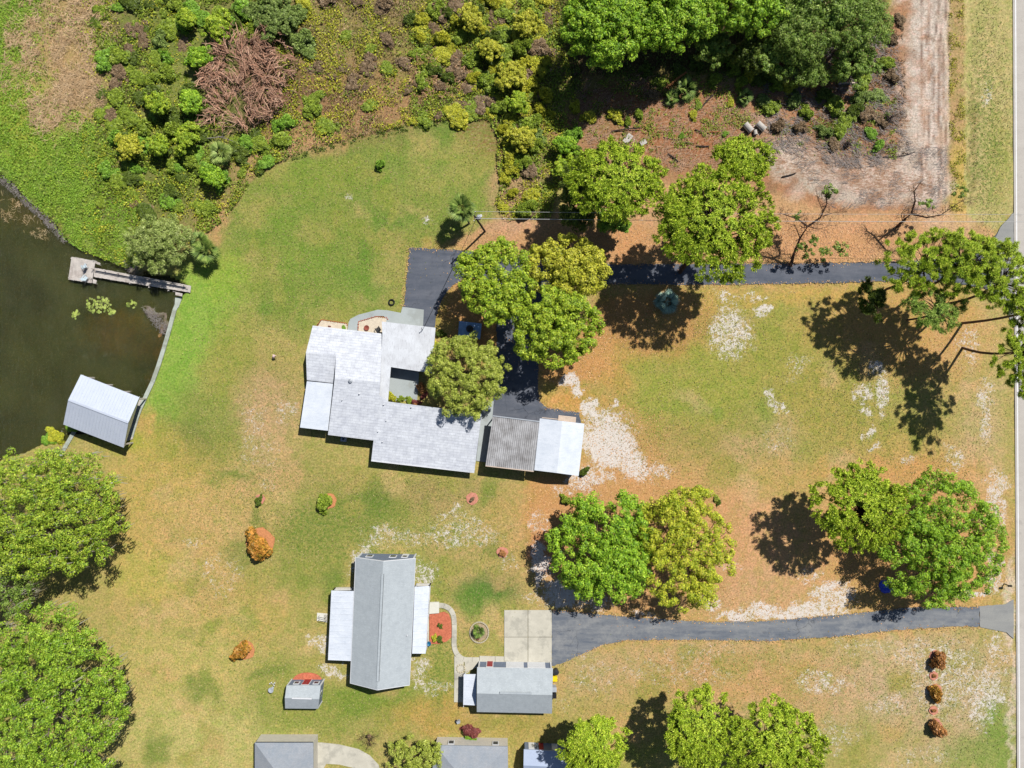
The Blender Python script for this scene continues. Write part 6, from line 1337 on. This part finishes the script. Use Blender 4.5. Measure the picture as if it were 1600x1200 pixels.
# clearing shrubs
for m_, x, y, r_ in sorted((('shrub_g', 1310, 165, 18), ('shrub_g', 1325, 185, 15), ('shrub_b', 1360, 210, 13), ('shrub_b', 1375, 228, 11), ('shrub_v', 1345, 150, 16), ('shrub_g', 1350, 130, 15), ('shrub_g', 1215, 130, 16), ('shrub_v', 1195, 155, 14), ('shrub_y', 1175, 115, 14), ('shrub_g', 1160, 130, 13),
                    ('shrub_g', 1090, 165, 8), ('shrub_b', 1064, 212, 6), ('shrub_b', 1133, 210, 6), ('shrub_y', 960, 180, 14), ('shrub_g', 1000, 178, 10), ('shrub_v', 1240, 155, 14), ('dark', 1290, 150, 14), ('shrub_g', 1120, 125, 12), ('shrub_y', 1140, 160, 8), ('shrub_g', 980, 190, 9), ('shrub_br', 1380, 190, 12), ('shrub_br', 1395, 120, 12), ('shrub_br', 1390, 60, 14), ('dark', 1385, 185, 9), ('shrub_y', 1085, 180, 9), ('shrub_g', 1340, 100, 18), ('shrub_g', 1130, 90, 14), ('dark', 1090, 100, 14), ('dark', 1010, 110, 12), ('shrub_g', 1205, 165, 15), ('shrub_g', 1262, 175, 14), ('shrub_v', 1290, 205, 13), ('shrub_g', 1315, 205, 16), ('dark', 1335, 170, 15), ('shrub_br', 1355, 180, 15), ('shrub_br', 1300, 225, 13), ('shrub_br', 1250, 200, 12), ('shrub_v', 1370, 150, 15), ('shrub_g', 1385, 100, 14), ('shrub_br', 1405, 30, 12), ('shrub_y', 1235, 135, 12), ('shrub_g', 1150, 105, 16), ('dark', 1060, 112, 13), ('shrub_y', 920, 185, 12), ('shrub_g', 1030, 130, 11), ('shrub_br', 1020, 150, 11), ('dark', 1190, 120, 16), ('shrub_br', 1215, 195, 12)), key=lambda t: t[1]):
    k_ = _cnt.setdefault(m_, 0); _cnt[m_] += 1
    shrub(m_, x, y, r_, '%s from left of the %s shrubs on the cleared ground' % (ORD[k_], CN[m_]), group='%s shrubs on the cleared ground' % CN[m_], hs=_sr.uniform(.6, 1.0))

# ------------------------------------------------------------------ uncountable ground cover
def scatter(rng, poly, n, keep=None):
    xs = [p[0] for p in poly]; ys = [p[1] for p in poly]; out = np.zeros((0, 2))
    while len(out) < n:
        q = np.stack([rng.uniform(min(xs), max(xs), n), rng.uniform(min(ys), max(ys), n)], 1); q = q[in_poly(q[:, 0], q[:, 1], poly)]
        if keep is not None: q = q[rng.rand(len(q)) < keep(q[:, 0], q[:, 1])]
        out = np.concatenate([out, q])
    return out[:n]
def to_w(q, z): return np.stack([(q[:, 0] - 800) * S, (600 - q[:, 1]) * S, z], 1)
def patchy(a, b, sd): return lambda x, y: np.clip((fbm(x / a, y / a, sd) - b) * 6, 0.02, 1)
def cover(name, poly, n, mat, L, W, seed, zmax, keep, label, upb=.9, tilt=.7):
    rng = np.random.RandomState(seed); q = scatter(rng, poly, n, keep); c = to_w(q, ground_z(q[:, 0], q[:, 1]) + rng.uniform(.03, zmax, n)); s = rng.uniform(.6, 1.4, n)
    v, f = kites(c, nrm(unit(n, rng) * tilt + np.array([0, 0, upb])), L * s, W * s, rng); o = link(name, fast_mesh(name, v, f, M[mat])); tag(o, label, None, None, 'stuff'); return o
VIS = [(max(-20, x), max(-20, y)) for x, y in SCRUB]
VM = [(-20, -20), (60, -20), (75, 60), (95, 160), (150, 190), (180, 215), (180, 260), (210, 300), (235, 335), (213, 420), (180, 411), (130, 393), (100, 374), (78, 342), (52, 320), (25, 292), (-20, 266)]
cover('marsh_plants', VM, 40000, 'marsh', .18, .12, 201, .3, lambda x, y: np.clip(.35 + (fbm(x / 14, y / 14, 21) - .4) * 4, .1, 1) * np.clip(1 - np.exp(-((x - 90) / 45) ** 2 - ((y - 90) / 90) ** 2) * 1.1, .06, 1), 'low bright green marsh plants along the lake shore')
cover('scrub_undergrowth', VIS, 56000, 'shrub_g', .28, .17, 202, .55, lambda x, y: patchy(26, .42, 22)(x, y) * np.where((x > 150) & (x < 450) | (x > 640), 1, .22), 'green undergrowth filling the scrub between the shrubs')
cover('scrub_undergrowth', VIS, 30000, 'shrub_y', .24, .15, 203, .6, lambda x, y: patchy(22, .44, 24)(x, y) * np.where(x > 430, 1, .5) * (x > 130), 'yellow-green weeds in patches over the scrub')
cover('dry_grass', VIS, 20000, 'shrub_br', .42, .07, 204, .4, lambda x, y: patchy(24, .44, 26)(x, y) * ((x > 440) | ((x > 150) & (x < 230))), 'dry brown grass over the scrub', .4, 1.0)
cover('dry_grass', VIS, 9000, 'reed', .5, .06, 205, .4, lambda x, y: patchy(20, .5, 28)(x, y) * (x > 430), 'straw-coloured dry grass over the scrub', .4, 1.0)
cover('clearing_weeds', [(880, 130), (1400, 90), (1400, 250), (1200, 240), (1000, 280), (900, 260)], 9000, 'shrub_g', .26, .13, 206, .3, patchy(16, .52, 30), 'thin green weeds on the cleared ground')
cover('clearing_weeds', [(1240, 80), (1410, 30), (1420, 240), (1340, 250), (1240, 200)], 3500, 'shrub_br', .5, .08, 207, .4, patchy(16, .45, 31), 'dry brush on the cleared ground by the track', .4, 1.0)
cover('verge_grass', [(1482, -10), (1506, -10), (1510, 330), (1484, 330)], 2600, 'shrub_y', .26, .08, 208, .22, patchy(12, .45, 33), 'rough yellowish grass between track and verge', .5, 1.0)
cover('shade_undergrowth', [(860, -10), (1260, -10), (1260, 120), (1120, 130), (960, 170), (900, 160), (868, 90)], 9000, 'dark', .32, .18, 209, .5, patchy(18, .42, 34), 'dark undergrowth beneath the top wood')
cover('lawn_edge_weeds', [(440, 246), (560, 210), (660, 190), (720, 180), (720, 190), (660, 200), (560, 222), (446, 254)], 900, 'dark', .22, .14, 210, .2, patchy(6, .45, 35), 'dark weeds along the mown lawn\'s upper edge')
# dead reeds
def straws(name, q, L, w, mat, seed, zmax, label, ang=None, lift=.15):
    rng = np.random.RandomState(seed); n = len(q); a = rng.uniform(0, 6.28, n) if ang is None else ang + rng.normal(0, .5, n)
    d = nrm(np.stack([np.cos(a), np.sin(a), rng.normal(.1, lift, n)], 1)); ln = L * rng.uniform(.5, 1.3, n)
    c = to_w(q, ground_z(q[:, 0], q[:, 1]) + rng.uniform(.05, zmax, n)); s = np.cross(d, np.array([0, 0, 1.0])); s = nrm(s) * w * .5; up_ = np.cross(s, d); up_ = nrm(up_) * w * .4
    v = np.stack([c - d * ln[:, None] * .5 - s, c - d * ln[:, None] * .5 + s, c + up_ * 2, c + d * ln[:, None] * .5 + s * .4, c + d * ln[:, None] * .5 - s * .4], 1).reshape(-1, 3)
    b = np.arange(n) * 5; f = np.concatenate([np.stack([b, b + 1, b + 2], 1), np.stack([b + 2, b + 1, b + 3], 1), np.stack([b, b + 2, b + 4], 1), np.stack([b + 4, b + 2, b + 3], 1)])
    o = link(name, fast_mesh(name, v, f, M[mat])); tag(o, label, None, None, 'stuff'); return o
rng = np.random.RandomState(31)
RD = [(5, 20), (50, -15), (160, -15), (178, 50), (170, 110), (145, 150), (110, 175), (75, 212), (50, 190), (40, 140), (0, 120), (12, 70)]
straws('dead_reeds', scatter(rng, RD, 5200, patchy(22, .44, 36)), 1.0, .055, 'reed', 32, .5, 'flattened tan dead reeds in the marsh')
straws('dead_reeds', scatter(rng, [(90, 120), (160, 120), (165, 170), (110, 170)], 500), .9, .05, 'reed', 33, .4, 'thin patch of tan reeds right of the main reed bed')
straws('dead_reeds', scatter(rng, [(0, -10), (185, -10), (190, 110), (150, 180), (90, 240), (30, 190), (0, 140)], 1300, patchy(14, .46, 47)), 1.1, .05, 'reed', 38, .45, 'loose tan reeds straying round the reed bed')
straws('shore_reeds', scatter(rng, [(0, 272), (25, 290), (52, 318), (78, 340), (105, 378), (98, 380), (70, 348), (45, 326), (18, 300), (0, 284)], 420), .6, .05, 'stick_grey', 34, .2, 'grey dead stems along the marsh edge')
straws('water_weeds', scatter(rng, [(0, 290), (40, 320), (85, 365), (70, 375), (20, 360), (0, 340)], 160, patchy(10, .5, 37)), .7, .04, 'reed', 35, .05, 'tan weeds lying on the water', lift=.02)
bpy.data.objects['water_weeds'].location.z = -.3
straws('waterside_twigs', np.concatenate([scatter(rng, [(222, 480), (240, 483), (260, 505), (262, 525), (250, 520), (235, 500)], 260), scatter(rng, [(192, 408), (215, 416), (214, 426), (200, 424)], 110)]), .6, .05, 'stick_grey', 36, .3, 'grey dead twigs piled at the water\'s edge')
# dead thicket
th = empty('dead_thicket', P(400, 130), 'dense pinkish-brown dead thicket of bare stems in the scrub', 'thicket')
rng = np.random.RandomState(41); TP = [(352, 60), (385, 55), (420, 62), (452, 62), (465, 85), (470, 120), (468, 150), (445, 170), (435, 182), (410, 200), (390, 210), (350, 205), (325, 195), (335, 150), (325, 125), (330, 95), (345, 85)]
mb = MB()
for x, y in scatter(rng, TP, 1250, lambda x, y: np.clip((fbm(x / 9, y / 9, 40) - .46) * 9, .02, 1)):
    p = np.array(P(x, y)); z0 = float(rng.uniform(.3, 2.3)); a = rng.normal(2.3 + 1.1 * math.sin(x * .06) + .8 * math.sin(y * .07), .45); d = np.array([math.cos(a), math.sin(a), rng.uniform(.1, .6)]); Ls = rng.uniform(.7, 1.9)
    s = p + np.array([0, 0, z0]); m1 = s + d * Ls * .5 + rng.normal(size=3) * .12; e_ = s + d * Ls + rng.normal(size=3) * .25; r_ = rng.uniform(.04, .085)
    mb.tube([Vector(s), Vector(m1), Vector(e_)], [r_, r_ * .85, r_ * .4], 4, cap=False)
    for _ in range(2):
        t = s + (e_ - s) * rng.uniform(.3, .8); mb.tube([Vector(t), Vector(t + rng.normal(size=3) * .4 * np.array([1, 1, .5]))], [r_ * .6, r_ * .25], 4, cap=False)
mb.build('bare_stems', M['deadwood'], th); mb = MB()
for x, y in scatter(rng, TP, 70):
    p = np.array(P(x, y)); limb(mb, p + np.array([0, 0, -.1]), p + np.array([rng.normal() * .5, rng.normal() * .5, 1.8]), .09, .04, rng, .1, 5, 3)
mb.build('trunk', M['bark_grey'], th)
fl_ = MB(); rng = np.random.RandomState(42); limb(fl_, P(313, 217, .5), P(352, 213, .6), .09, .05, rng, .06, 6); limb(fl_, P(340, 213, .6), P(372, 224, .5), .06, .03, rng, .08, 6); limb(fl_, P(345, 214, .6), P(350, 205, .9), .04, .02, rng, .08, 5); o = fl_.build('fallen_branch', M['stick_grey']); tag(o, 'pale grey fallen branch below the dead thicket', 'branch')
# dead palm-frond heaps right of the brown grass
rng = np.random.RandomState(43)
straws('dead_frond_litter', scatter(rng, [(640, 90), (680, 85), (740, 90), (745, 125), (720, 150), (660, 160), (640, 130)], 700, patchy(9, .46, 41)), .7, .08, 'dead_leaf', 44, .9, 'grey-brown dead fronds among the scrub shrubs')
# sticks, logs and brush of the clearing
straws('brush_litter', scatter(rng, [(880, 110), (1230, 110), (1230, 230), (1100, 270), (930, 260)], 3000, patchy(20, .4, 42)), 1.0, .05, 'stick', 45, .2, 'broken sticks strewn over the cleared ground', ang=.7)
straws('brush_litter', scatter(rng, [(1190, 100), (1400, 50), (1425, 250), (1330, 265), (1200, 230)], 3200, patchy(18, .4, 43)), 1.2, .055, 'stick_grey', 46, .35, 'grey brush heaped beside the sandy track', ang=-.4)
straws('brush_litter', scatter(rng, [(1210, 215), (1480, 230), (1478, 330), (1300, 325)], 1800, patchy(18, .4, 44)), .9, .035, 'stick_grey', 47, .1, 'raked straw over the sandy turning place', ang=.35)
straws('pine_straw', scatter(rng, [(770, 350), (1540, 345), (1540, 405), (960, 408), (770, 392)], 1500, patchy(24, .4, 45)), .5, .035, 'mulch_st' if 'mulch_st' in M else 'stick', 48, .06, 'fallen straw and twigs north of the drive')
LG = [(1043, 138, 1072, 113, .2, 'log', 'orange cut palm log in the clearing'), (1096, 168, 1118, 145, .12, 'timber_dark', 'dark straight log lying towards the shade'), (1310, 131, 1342, 130, .14, 'new_wood', 'pale cut log on the brush heap'), (955, 205, 1002, 200, .1, 'timber_dark', 'thin dark pole left of the clearing\'s middle'), (918, 210, 934, 196, .06, 'stick', 'thin pale branch at the clearing\'s left side'), (1086, 202, 1100, 207, .12, 'bark', 'short curved log in the clearing\'s middle, upper'), (1104, 207, 1124, 206, .1, 'log', 'short brown log right of the upper curved log'), (1067, 222, 1084, 224, .1, 'bark', 'lower dark log in the clearing'), (1088, 228, 1108, 228, .12, 'timber_dark', 'mossy dark log lowest in the clearing'), (1195, 224, 1208, 217, .08, 'bark_grey', 'grey stick below the culvert pipes'), (1222, 276, 1244, 270, .1, 'timber_dark', 'dark bent log on orange straw by the bright pine'), (1255, 140, 1290, 128, .1, 'log', 'brown log on the heap before the top wood'), (1280, 160, 1300, 140, .09, 'bark', 'brown leaning log in the brush heap'), (1043, 240, 1060, 253, .14, 'timber_dark', 'dark fallen log between the two pines'), (1380, 245, 1430, 237, .06, 'timber_dark', 'long thin dark pole on the sandy turning place'), (975, 190, 985, 200, .05, 'new_wood', 'small pale wood scrap left in the clearing'), (1050, 185, 1058, 195, .05, 'new_wood', 'small pale wood scrap right in the clearing')]
for i, (x1, y1, x2, y2, r_, m_, lb) in enumerate(LG):
    rng = np.random.RandomState(900 + i); mb = MB(); a, b = P(x1, y1, r_ + .05), P(x2, y2, r_ + .05 + (.25 if i % 3 == 0 else 0)); limb(mb, a, b, r_, r_ * .8, rng, .04, 8, 5)
    k = 8; mb.f += [tuple(range(k))[::-1], tuple(range(5 * k, 6 * k))]; mb.m += [0, 0]
    for _ in range(2): s = a.lerp(b, rng.uniform(.3, .9)); limb(mb, s, s + Vector((rng.normal() * .3, rng.normal() * .3, .25)), r_ * .4, r_ * .15, rng, .1, 4, 2)
    o = mb.build('log', M[m_]); tag(o, lb, 'log')
# stumps / uprooted root balls
for x, y, r_, lb in ((1388, 188, .75, 'dark uprooted root ball beside the sandy track'), (1325, 225, .6, 'dark root ball below the brush heap'), (1270, 135, .8, 'reddish root mass under the brush heap')):
    rng = np.random.RandomState(int(x)); mb = MB(); c = np.array(P(x, y, .4))
    mb.lathe([(r_ * .3, -.4), (r_ * .55, 0), (r_ * .45, .3), (r_ * .2, .45)], P(x, y, .4), 9)
    for _ in range(26): d = unit(1, rng)[0]; d[2] = abs(d[2]); limb(mb, c, c + d * r_ * rng.uniform(1, 1.6), .08, .02, rng, .2, 5, 3)
    tag(mb.build('root_ball', M['timber_dark'] if x > 1300 else M['log']), lb, 'stump')
# lily pads
def lilies(px, py, rx, ry, n, seed, label):
    rng = np.random.RandomState(seed); mb = MB()
    for _ in range(n):
        a = rng.uniform(0, 6.28); q = math.sqrt(rng.rand()); p = P(px + rx * q * math.cos(a), py + ry * q * math.sin(a)); r_ = rng.uniform(.1, .24); t0 = rng.uniform(0, 6.28); z = WZ + rng.uniform(.015, .07)
        mb.poly([(p.x, p.y, z)] + [(p.x + r_ * math.cos(t0 + .25 + k * (5.78 / 9)), p.y + r_ * math.sin(t0 + .25 + k * (5.78 / 9)), z + .015 * (k % 2)) for k in range(10)])
    o = mb.build('water_lily', M['lily']); tag(o, label, 'water lily'); return o
lilies(152, 476, 20, 13, 80, 1, 'large patch of pale lily pads below the dock platform'); lilies(117, 491, 7, 7, 26, 2, 'small patch of lily pads left of the large patch'); lilies(173, 487, 6, 5, 18, 3, 'tail of lily pads right of the large patch'); lilies(205, 475, 8, 6, 16, 4, 'sparse lily pads in the willow\'s shade')

# ------------------------------------------------------------------ fallen leaves and turf
def strew(name, blobs, n, mat, L, W, seed, label, tilt=.25, z0=.02, z1=.05):
    rng = np.random.RandomState(seed); out = []
    tot = sum(b[4] for b in blobs)
    for x, y, rx, ry, wt in blobs:
        k = int(n * wt / tot); a = rng.uniform(0, 6.28, k); q = np.sqrt(rng.rand(k)) * (1 + rng.normal(0, .12, k)); out.append(np.stack([x + rx * q * np.cos(a), y + ry * q * np.sin(a)], 1))
    q = np.concatenate(out); q = q[(q[:, 0] > -10) & (q[:, 0] < 1584) & ~in_poly(q[:, 0], q[:, 1], LAKE)]; m = len(q)
    for bx in ((470, 515, 680, 738), (745, 648, 912, 745), (512, 865, 668, 1080), (742, 1040, 865, 1116)): q = q[~((q[:, 0] > bx[0]) & (q[:, 0] < bx[2]) & (q[:, 1] > bx[1]) & (q[:, 1] < bx[3]))]
    m = len(q); c = to_w(q, np.maximum(ground_z(q[:, 0], q[:, 1]), 0) + rng.uniform(z0, z1, m)); 
    paved = np.zeros(m, bool)
    for pg in PAVED: paved |= in_poly(q[:, 0], q[:, 1], pg)
    c[:, 2] = np.where(paved, Z1 + .02 + rng.uniform(0, .02, m), c[:, 2]); keep = ~paved | (rng.rand(m) < .12); c = c[keep]; m = len(c)
    s = rng.uniform(.6, 1.5, m); v, f = kites(c, nrm(unit(m, rng) * tilt + np.array([0, 0, 1.0])), L * s, W * s, rng)
    o = link(name, fast_mesh(name, v, f, M[mat])); tag(o, label, None, None, 'stuff'); return o
PAVED = [[(640, 387), (960, 413), (1390, 409), (1583, 380), (1583, 480), (1390, 440), (960, 444), (728, 432), (684, 485), (661, 520), (629, 505)], [(772, 460), (842, 460), (842, 620), (905, 645), (905, 660), (770, 660)], [(862, 953), (1110, 972), (1320, 960), (1583, 945), (1583, 985), (1300, 995), (1060, 999), (880, 1036), (788, 1040), (788, 953)]]
M['fallen'] = mat_leaf('fallen_leaves', [(150, 92, 56), (196, 140, 86), (222, 178, 126), (176, 120, 76)], 1.0, trans=.05, var=.35)
M['turf_g'] = mat_leaf('green_turf_tufts', [(84, 112, 40), (112, 138, 52), (136, 150, 66)], 1.1, trans=.15, var=.3)
M['turf_d'] = mat_leaf('dry_turf_tufts', [(150, 134, 84), (184, 164, 110), (208, 188, 140)], 1.15, trans=.1, var=.3)
strew('fallen_leaves', [(1000, 850, 175, 125, 3), (880, 790, 60, 60, 1), (1420, 850, 170, 130, 2.5), (780, 480, 90, 110, 2), (890, 540, 70, 60, 1), (1010, 490, 110, 60, 1.2), (1430, 520, 140, 90, 1.2), (1150, 385, 400, 36, 3), (970, 700, 80, 70, .7), (1180, 1060, 200, 50, .8), (1080, 940, 160, 40, 1)], 26000, 'fallen', .16, .1, 301, 'fallen orange-brown leaves under the trees and along the drives')
LAWN = [(560, 330, 240, 140, 3), (420, 560, 130, 140, 1.5), (330, 800, 130, 140, 1.8), (520, 800, 220, 90, 2), (300, 1060, 150, 150, 2), (560, 1080, 240, 100, 1.5), (720, 880, 120, 130, 1.2), (1150, 620, 250, 150, 3), (1420, 660, 150, 120, 1.5), (1150, 1080, 300, 90, 2), (1480, 1090, 110, 110, 1.2), (1545, 180, 34, 190, 1)]
strew('turf_tufts', LAWN, 24000, 'turf_g', .2, .08, 302, 'small green tufts through the lawns', 1.0, .02, .07)
strew('turf_tufts', LAWN, 44000, 'turf_d', .2, .07, 303, 'small dry tufts through the lawns', 1.0, .02, .07)
# leaves and dry grass creeping over the edges of the drives
rng = np.random.RandomState(310); pts = []
for chain in ([(640, 388), (745, 392), (830, 402), (960, 413), (1100, 412), (1250, 412), (1390, 409), (1480, 404)], [(1480, 440), (1390, 440), (1250, 443), (1100, 445), (960, 444), (880, 446)], [(629, 482), (640, 388)], [(842, 500), (842, 565), (841, 615), (844, 628), (855, 637), (905, 645)], [(684, 485), (706, 448), (728, 432)],
              [(862, 953), (900, 956), (1000, 965), (1110, 972), (1200, 970), (1320, 960), (1420, 949), (1530, 947.5)], [(1530, 979), (1400, 984), (1300, 995), (1200, 1001), (1060, 999), (980, 1000), (940, 1008), (905, 1024), (880, 1036)]):
    for (x1, y1), (x2, y2) in zip(chain, chain[1:]):
        Ls = math.hypot(x2 - x1, y2 - y1); k = int(Ls * 1.1); t = rng.rand(k); o_ = rng.normal(0, 2.6, k) * np.clip(fbm(t * Ls / 9, t * 0 + x1, 51) * 2.2 - .3, .1, 1.6)
        pts.append(np.stack([x1 + (x2 - x1) * t - (y2 - y1) / Ls * o_, y1 + (y2 - y1) * t + (x2 - x1) / Ls * o_], 1))
q = np.concatenate(pts); m = len(q); c = to_w(q, np.full(m, Z1 + .02) + rng.uniform(0, .03, m)); sc2 = rng.uniform(.6, 1.6, m); hf = m // 2; ix = rng.permutation(m)
for nm, sel, mt, lb in (('fallen_leaves', ix[:hf], 'fallen', 'fallen leaves drifted along the edges of both drives'), ('turf_tufts', ix[hf:], 'turf_d', 'dry grass creeping over the edges of both drives')):
    v, f = kites(c[sel], nrm(unit(len(sel), rng) * .4 + np.array([0, 0, 1.0])), .16 * sc2[sel], .09 * sc2[sel], rng); tag(link(nm, fast_mesh(nm, v, f, M[mt])), lb, None, None, 'stuff')
